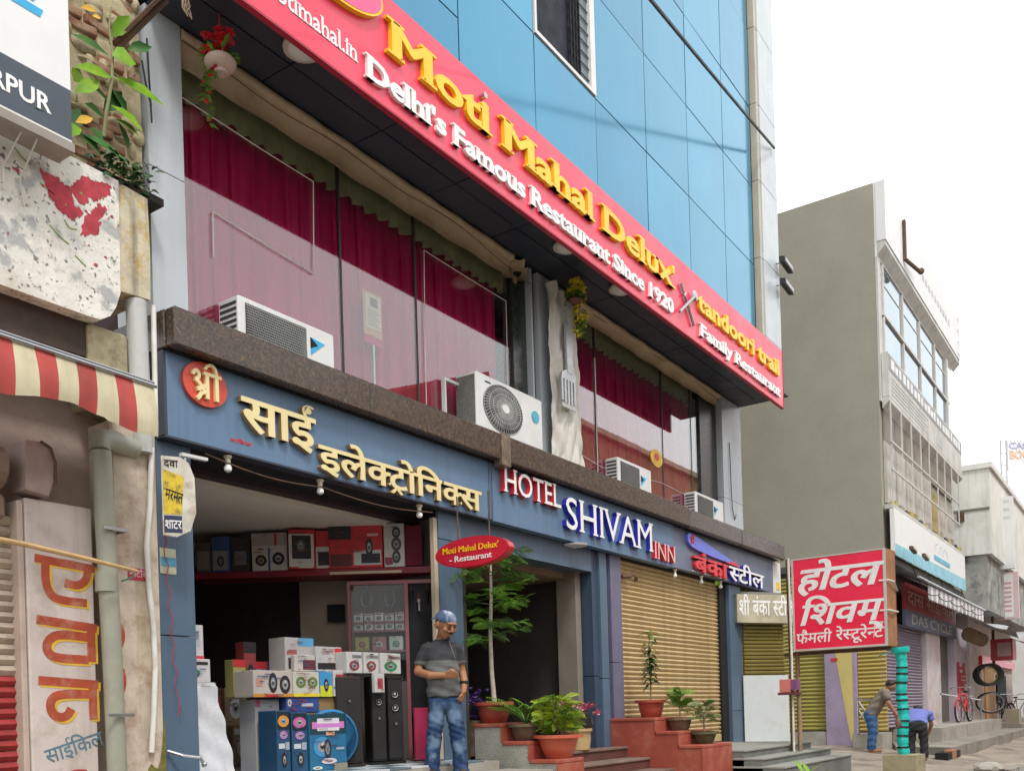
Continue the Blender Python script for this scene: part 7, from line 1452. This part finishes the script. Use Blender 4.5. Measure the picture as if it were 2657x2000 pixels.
# street clutter further along
rg = random.Random(77)
for k, (x, y, w_, h_, c_) in enumerate(((35.6, -2.2, .6, .5, (.3, .25, .18)), (42.0, -2.3, .9, .7, (.35, .1, .08)), (44.5, -2.2, .8, .6, (.15, .2, .15)))):
    carton(x, y, .10 if x < 35 else .22, w_, .4, h_, c_, ('brown box', 'red crate', 'green crate')[k] + (' on the raised pavement beside the bicycles', ' far along the raised pavement', ' farthest along the raised pavement')[k], group='boxes on the far pavement')
for k in range(5):
    a, c_ = Vector((22.6 + 1.6 * k, -1.75, 4.15)), Vector((24.5 + 1.7 * k, -2.0, 3.6)); cable([a.lerp(c_, i / 8) - Vector((0, 0, .3 * math.sin(math.pi * i / 8))) for i in range(9)], .012, M_WIRE, ('first', 'second', 'third', 'fourth', 'fifth')[k] + ' loop of black wire drooping below the white shop board from the left', 'wire')
p = MB(); p.tube([(31.8, -1.5, 3.05), (34.2, -1.5, 3.0)], .22, 12); tag(p.o('rolled_mat', mat('brown_roll', (.22, .14, .07), rough=.7, var=.2)), 'brown roll lying under the grey sheet of the cycle shop', 'roll')

# ---------------------------------------------------------------- people
def fuse(mb, voxel, smooth_it=4):
    """join overlapping closed shapes into one continuous skin"""
    me = mb.mesh('fuse', M_WHITE); o = bpy.data.objects.new('fuse', me); ts = bpy.data.scenes.new('fuse'); ts.collection.objects.link(o)
    m1 = o.modifiers.new('r', 'REMESH'); m1.mode = 'VOXEL'; m1.voxel_size = voxel
    m2 = o.modifiers.new('s', 'SMOOTH'); m2.factor = .5; m2.iterations = smooth_it
    vl = ts.view_layers[0]; vl.update(); dg = vl.depsgraph; ev = bpy.data.meshes.new_from_object(o.evaluated_get(dg))
    bpy.data.objects.remove(o); bpy.data.meshes.remove(me); bpy.data.scenes.remove(ts); return ev
def loft(mb, secs, n=18):
    """secs: (centre, half width along x, half depth along y[, tilt about x]) stacked along the body"""
    vs = []
    for s_ in secs:
        c = Vector(s_[0]); a, b_ = s_[1], s_[2]; tl = s_[3] if len(s_) > 3 else 0.0
        for k in range(n):
            t_ = 6.2832 * k / n; q = Vector((a * math.copysign(abs(math.cos(t_)) ** .85, math.cos(t_)), b_ * math.copysign(abs(math.sin(t_)) ** .85, math.sin(t_)), 0)); q.rotate(Matrix.Rotation(tl, 3, 'X')); vs.append(c + q)
    m = len(secs); mb.add(vs, [(i * n + k, i * n + (k + 1) % n, (i + 1) * n + (k + 1) % n, (i + 1) * n + k) for i in range(m - 1) for k in range(n)] + [tuple(range(n))[::-1], tuple(range((m - 1) * n, m * n))]); return mb
def person_part(mb, name, m_, t, voxel=.009, sm=4, wr=None):
    me = fuse(mb, voxel, sm)
    if wr:
        nr = [v.normal.copy() for v in me.vertices]; co = [x for v, q in zip(me.vertices, nr) for x in (v.co + q * wr(v.co))]; me.vertices.foreach_set('co', co)
    me.materials.clear(); me.materials.append(m_); me.polygons.foreach_set('material_index', [0] * len(me.polygons)); me.polygons.foreach_set('use_smooth', [True] * len(me.polygons)); me.update()
    return link(name, me, t)
M_SKIN = mat('brown_skin', (.36, .165, .085), rough=.5, var=.06, scale=9, spec=.35)
M_HAIR = mat('black_hair', (.012, .010, .009), rough=.6, var=.2)
def jeans_mat(name, c, fade):
    m = mat(name, c, rough=.85, var=.18, scale=6, dirt=(fade, .6, 2.6), bump=.25, bscale=70, grain=.08); return m
def worn(m, spots, col):
    n, l = m.node_tree.nodes, m.node_tree.links; p = n['Principled BSDF']; tc = n.new('ShaderNodeTexCoord')   # stone-washed patches of the denim
    for c_, r_ in spots:
        d = n.new('ShaderNodeVectorMath'); d.operation = 'DISTANCE'; d.inputs[1].default_value = c_; l.new(tc.outputs['Object'], d.inputs[0])
        ns = n.new('ShaderNodeTexNoise'); ns.inputs['Scale'].default_value = 14; l.new(tc.outputs['Object'], ns.inputs['Vector'])
        ad = n.new('ShaderNodeMath'); ad.operation = 'MULTIPLY_ADD'; ad.inputs[1].default_value = .14; l.new(ns.outputs['Fac'], ad.inputs[0]); l.new(d.outputs['Value'], ad.inputs[2])
        r = n.new('ShaderNodeMapRange'); r.inputs[1].default_value = .07 + r_ * .3; r.inputs[2].default_value = .07 + r_; r.inputs[3].default_value = .5; r.inputs[4].default_value = 0; l.new(ad.outputs[0], r.inputs[0])
        q = n.new('ShaderNodeMix'); q.data_type = 'RGBA'; q.inputs['B'].default_value = (*col, 1); l.new(p.inputs['Base Color'].links[0].from_socket, q.inputs['A']); l.new(r.outputs[0], q.inputs['Factor']); l.new(q.outputs['Result'], p.inputs['Base Color'])
    return m
M_JEANS = jeans_mat('faded_blue_denim', (.010, .034, .105), (.09, .16, .28)); M_JEANS2 = jeans_mat('blue_denim', (.03, .10, .24), (.10, .2, .38))
def hand(mb, wrist, d, curl, side, s=1.0):
    """palm and five fingers; d = pointing direction, curl = direction the fingers bend to, side = towards the thumb"""
    w = Vector(wrist); d = Vector(d).normalized(); cu = Vector(curl).normalized(); sd = Vector(side).normalized()
    p0, p1 = w, w + d * .085 * s
    mb.ob((p0 + p1) / 2, sd * .040 * s, d * .05 * s, cu * .015 * s)
    for k, L_ in ((-1.5, .062), (-.5, .075), (.5, .080), (1.5, .070)):
        b0 = p1 + sd * (.019 * k * s) - d * .008; mb.tube([b0, b0 + (d * .75 + cu * .6) * L_ * .5 * s, b0 + (d * .75 + cu * .6) * L_ * .5 * s + (d * .1 + cu * .95) * L_ * .5 * s], [.0105 * s, .0095 * s, .008 * s], 7)
    b0 = w + d * .02 * s + sd * .034 * s; mb.tube([b0, b0 + (sd * .8 + d * .5) * .035 * s, b0 + (sd * .45 + d * .9 + cu * .4) * .065 * s], [.013 * s, .011 * s, .009 * s], 7)

# man standing at the shop front, looking down at his hands. local x: towards viewer's right, -y: towards the road
worn(M_JEANS, [((-.09, -.10, .64), .15), ((.09, -.10, .64), .13), ((-.13, -.08, .36), .10), ((.13, -.08, .30), .10), ((-.14, -.09, .2), .06)], (.24, .36, .50))
P = thing('person', (7.445, -.42, .473), 'man in grey t-shirt, blue jeans and blue cap looking down at his hand', 'person', local=True, rz=R(-44))
P.scale = (.97, .98, .945)
b = MB()
hc = Vector((.02, -.06, 1.575))                                  # head, bent forward and turned to the viewer's right
tw = Matrix.Rotation(R(30), 3, 'Z') @ Matrix.Rotation(R(26), 3, 'X') @ Matrix.Scale(1.16, 3)
def H_(x, y, z): return hc + tw @ Vector((x, y, z))
hb = MB(); hb.ball((0, .005, .025), (.078, .096, .10), 16, 12); hb.ball((0, -.03, -.05), (.058, .062, .075), 14, 10); hb.ball((0, -.055, -.095), (.032, .028, .026), 10, 6)
hb.tube([(0, -.094, .028), (0, -.110, -.005), (0, -.117, -.026)], [.009, .013, .016], 8); hb.ball((-.016, -.098, -.028), .011, 8, 5); hb.ball((.016, -.098, -.028), .011, 8, 5)
hb.ball((0, -.088, .045), (.052, .020, .014), 12, 6)
for sx_ in (-1, 1):
    hb.ball((sx_ * .040, -.075, -.018), (.026, .022, .024), 10, 6); hb.ball((sx_ * .080, .008, -.005), (.012, .026, .036), 10, 6); hb.ball((sx_ * .033, -.086, .018), (.016, .012, .011), 10, 6)
hb.ball((0, -.097, -.052), (.024, .012, .007), 10, 5); hb.ball((0, -.095, -.066), (.022, .012, .008), 10, 5)
b.v += [tuple(hc + tw @ Vector((v[0] * 1.12, v[1], v[2]))) for v in hb.v]; b.f += hb.f; b.mi += hb.mi
b.tube([(-.015, .02, 1.40), (-.005, -.005, 1.47), (.01, -.03, 1.55)], [.062, .056, .054], 12)
# arms: right arm (viewer's left) bent across the belly, left arm down with the hand at the pocket
RA = [(-.175, .02, 1.37), (-.235, .025, 1.22), (-.265, .01, 1.095), (-.16, -.13, 1.05), (-.01, -.19, 1.045)]
LA = [(.135, .02, 1.37), (.172, .04, 1.22), (.195, .05, 1.09), (.205, -.01, .97), (.185, -.065, .86)]
b.tube(RA[:3], [.040, .044, .042], 12); b.tube(RA[2:], [.044, .043, .029], 12); b.ball(RA[2], .043, 10, 8)
b.tube(LA[:3], [.040, .043, .041], 12); b.tube(LA[2:], [.042, .040, .028], 12); b.ball(LA[2], .042, 10, 8)
hand(b, RA[4], (.9, -.25, .05), (.3, .8, -.35), (.1, -.4, .9)); hand(b, LA[4], (-.35, -.05, -.95), (-.5, .8, -.1), (-.5, -.85, .1))
loft(b, [((0, .02, .80), .13, .095), ((0, .01, .95), .13, .10), ((-.01, 0, 1.15), .135, .10), ((-.015, .01, 1.32), .14, .085), ((-.012, .02, 1.39), .08, .06)])
for sx_ in (-1, 1): b.tube([(sx_ * .085, .01, .84), (sx_ * .105, -.01, .47), (sx_ * .135, .02, .09)], [.085, .06, .042], 10)
person_part(b, 'body', M_SKIN, P, .0065, 3)
s_ = MB(); loft(s_, [((-.005, .01, .825), .178, .13), ((-.005, .005, .86), .178, .133), ((-.01, -.01, .98), .172, .135), ((-.015, -.005, 1.12), .168, .125), ((-.018, .005, 1.27), .166, .115), ((-.018, .015, 1.35), .150, .095), ((-.014, .02, 1.405), .105, .076), ((-.012, .015, 1.43), .070, .066)], 24)
s_.tube([(-.12, .015, 1.345), (-.178, .02, 1.325), (-.215, .022, 1.255), (-.245, .02, 1.165)], [.075, .070, .064, .060], 14); s_.tube([(.09, .015, 1.345), (.14, .02, 1.325), (.168, .03, 1.255), (.187, .04, 1.175)], [.072, .068, .062, .058], 14)
M_TEE = mat('grey_tshirt', (.12, .125, .12), rough=.85, var=.08, scale=5, bump=.2, bscale=50)
n_, l_ = M_TEE.node_tree.nodes, M_TEE.node_tree.links                 # dark yoke above the chest seam, a printed colour block
old = n_['Principled BSDF'].inputs['Base Color'].links[0].from_socket; tcn = n_.new('ShaderNodeTexCoord'); sp = n_.new('ShaderNodeSeparateXYZ'); l_.new(tcn.outputs['Object'], sp.inputs[0])
mr = n_.new('ShaderNodeMapRange'); mr.inputs[1].default_value = 1.20; mr.inputs[2].default_value = 1.207; l_.new(sp.outputs['Z'], mr.inputs[0])
mxn = n_.new('ShaderNodeMix'); mxn.data_type = 'RGBA'; mxn.inputs['B'].default_value = (.035, .037, .042, 1); l_.new(old, mxn.inputs['A']); l_.new(mr.outputs[0], mxn.inputs['Factor']); l_.new(mxn.outputs['Result'], n_['Principled BSDF'].inputs['Base Color'])
person_part(s_, 'tshirt', M_TEE, P, .010, 3, lambda c: .006 * math.sin(c.z * 55 + c.x * 22) * (1.2 - abs(c.z - 1.0)) * (1 if c.z < 1.15 else .35) + .004 * math.sin(c.z * 24 - c.x * 40))
j_ = MB(); loft(j_, [((.0, .015, .875), .162, .118), ((.0, .015, .82), .166, .122), ((.0, .015, .74), .168, .122), ((.0, .012, .70), .155, .108)], 22)
for sx_, kx, fx_ in ((-1, -.115, -.15), (1, .115, .15)):
    loft(j_, [((sx_ * .080, .012, .80), .088, .115), ((sx_ * .086, .01, .68), .086, .105), ((kx * 1.0, -.012, .47), .082, .088), ((kx * 1.12, .005, .33), .078, .084), ((fx_ * .98, .015, .12), .078, .086), ((fx_, .01, .02), .084, .095)], 18)
person_part(j_, 'jeans', M_JEANS, P, .010, 3, lambda c: .0035 * math.sin(c.z * 62 + c.x * 45 + 3 * math.sin(c.z * 13)) * (1.4 if c.z < .25 or .38 < c.z < .58 else .4) + .003 * math.sin(c.z * 30 + c.x * 60))
bl = MB(); bl.tube([(.172 * math.cos(a), .015 + .127 * math.sin(a), .832) for a in [6.2832 * k / 24 for k in range(25)]], .012, 6, cap=False); bl.o('belt', M_HAIR, P)
# cap worn backwards, moustache and beard
c_ = MB(); cb_ = MB(); cb_.ball((0, .012, .050), (.096, .106, .080), 18, 12); cb_.v = [v for v in cb_.v]
c_.add([tuple(hc + tw @ Vector((v[0], v[1], max(v[2], .040 + .25 * max(0, -v[1] - .05))))) for v in cb_.v], cb_.f); c_.o('cap', mat('blue_bandana', (.06, .10, .2), rough=.85, var=.3, scale=14, streak=((.62, .66, .7), .95)), P, smooth=True)
c_ = MB(); c_.add([tuple(H_(.08 * math.sin(a) * r_, .10 + .085 * math.cos(a) * r_ - .02, .038 - .03 * r_)) for r_ in (.3, 1.0) for a in [R(-75) + R(150) * k / 8 for k in range(9)]], [(k, k + 1, 10 + k, 9 + k) for k in range(8)]); c_.o('cap_brim', MATS['blue_bandana'], P)
c_ = MB(); c_.tube([H_(-.03, -.098, -.050), H_(-.015, -.108, -.041), H_(.015, -.108, -.041), H_(.03, -.098, -.050)], .006, 6); c_.ball(tuple(H_(0, -.083, -.102)), (.03, .018, .018), 10, 6); c_.o('beard', M_HAIR, P)
c_ = MB(); [c_.ball(tuple(H_(sx_ * .074, .03, .0)), (.016, .05, .05), 8, 6) for sx_ in (-1, 1)]; c_.o('hair', M_HAIR, P)
c_ = MB()
for sx_ in (-1, 1): c_.tube([H_(sx_ * .015, -.101, .034), H_(sx_ * .032, -.100, .040), H_(sx_ * .052, -.086, .034)], .0045, 5)
c_.o('eyebrows', M_HAIR, P)
c_ = MB(); [c_.ball(tuple(H_(sx_ * .033, -.098, .017)), (.010, .005, .004), 8, 5) for sx_ in (-1, 1)]; c_.o('eyes', M_HAIR, P)
for sx_ in (-1, 1):
    c_ = MB(); loft(c_, [((sx_ * .155, -.05, .0), .045, .125), ((sx_ * .155, -.05, .03), .047, .125), ((sx_ * .155, -.03, .06), .04, .085), ((sx_ * .152, .02, .10), .038, .045)], 14); c_.o('shoe', mat('dark_sandal', (.05, .04, .035), rough=.6), P, smooth=True)
c_ = MB(); c_.tube([(.05, -.10, 1.40), (.075, -.135, 1.30), (.10, -.14, 1.22), (.10, -.14, 1.22)], .0018, 5); c_.o('neck_cord', mat('pale_cord', (.3, .28, .24), rough=.6), P)
c_ = MB(); c_.tube([Vector(LA[3]) + Vector((0, 0, .02)), Vector(LA[3]) - Vector((0, 0, .015))], .047, 12); c_.o('arm_band', M_HAIR, P)

# two men bending over by the yellow shutter
def bent(base, rz, sc, hip, back, lean, shirt, pants, lab, head_up=.1):
    t = thing('person', base, lab, 'person', local=True, rz=rz); t.scale = (sc * 1.12, sc * 1.05, sc)
    hp = Vector((0, 0, hip)); sh = hp + Vector((0, -back * math.cos(lean), back * math.sin(lean))); bd = (sh - hp).normalized()
    b = MB()
    b.tube([hp, hp + bd * .3, sh], [.08, .08, .07], 12); hd_ = sh + bd * .2 - Vector((0, 0, .06)); b.tube([sh, hd_], [.06, .05], 10); b.ball(hd_, (.08, .10, .095), 14, 10); b.tube([hd_ + Vector((0, -.08, -.02)), hd_ + Vector((0, -.115, -.05))], [.015, .012], 8)
    for s_ in (-1, 1):
        el = sh + Vector((s_ * .24, -.05, -.24)); wr = el + Vector((-s_ * .06, -.12, -.22)); b.tube([sh + Vector((s_ * .14, 0, -.01)), el], [.04, .043], 10); b.tube([el, wr], [.043, .028], 10); b.ball(el, .043, 8, 6); hand(b, wr, (-s_ * .2, -.3, -.9), (-s_ * .8, .4, 0), (0, -1, 0))
        b.tube([hp + Vector((s_ * .09, 0, 0)), (s_ * .11, -.03, hip * .52), (s_ * .12, .02, .07)], [.085, .06, .042], 10); b.ob((s_ * .12, -.06, .035), (.042, 0, 0), (0, .12, 0), (0, 0, .03))
    person_part(b, 'body', M_SKIN, t, .014, 3)
    s2 = MB(); loft(s2, [(hp - bd * .05 + Vector((0, .0, .02)), .18, .125, R(90) - lean), (hp + bd * .12, .185, .13, R(90) - lean), (hp + bd * .3, .19, .13, R(90) - lean), (sh - bd * .04, .205, .115, R(90) - lean), (sh + bd * .05, .13, .08, R(90) - lean)], 20)
    for s_ in (-1, 1): s2.tube([sh + Vector((s_ * .14, 0, 0)), sh + Vector((s_ * .20, -.01, -.04)), sh + Vector((s_ * .235, -.04, -.17))], [.085, .082, .068], 12)
    person_part(s2, 'shirt', shirt, t, .014, 3, lambda c: .006 * math.sin(c.z * 40 + c.x * 25))
    j2 = MB(); loft(j2, [(hp + bd * .06, .175, .12, R(90) - lean), (hp + Vector((0, .02, -.02)), .18, .125, (R(90) - lean) * .5), (hp - Vector((0, -.01, .12)), .17, .12)], 18)
    for s_ in (-1, 1): loft(j2, [((s_ * .09, .01, hip - .05), .098, .11), ((s_ * .11, -.02, hip * .52), .078, .085), ((s_ * .12, .02, .05), .072, .078)], 14)
    person_part(j2, 'trousers', pants, t, .014, 3, lambda c: .006 * math.sin(c.z * 45 + c.x * 30))
    hr = MB(); hr.ball(hd_ + bd * .02 + Vector((0, .02, .03)), (.088, .10, .085), 12, 8); hr.o('hair', M_HAIR, t, smooth=True)
    return t
bent((20.9, -1.22, ground_z(20.9, -1.22)), R(12), 1.02, .80, .52, R(58), mat('taupe_shirt', (.20, .165, .13), rough=.85, var=.1, scale=6), M_JEANS2, 'man in a brown shirt and jeans bending behind the turquoise post')
bent((20.3, -2.24, ground_z(20.3, -2.24)), R(99), .95, .74, .50, R(30), mat('periwinkle_shirt', (.14, .17, .46), rough=.8, var=.1, scale=6), mat('black_trousers', (.018, .018, .02), rough=.8, var=.15), 'man in a blue shirt and black trousers stooping right of the turquoise post')

# foliage, petals and fine bars nobody could count stay joined within their thing
for o in S.objects:
    if o.parent is not None and o.name.split('.')[0] in ('foliage', 'flowers', 'blossom', 'fronds', 'small_leaves', 'crown', 'leaves', 'dark_leaves', 'light_leaves', 'branch_spray', 'grille_bars', 'spokes', 'small_print', 'illegible_print', 'faded_print', 'print'):
        if len(o.data.polygons) > 40: o['kind'] = 'stuff'
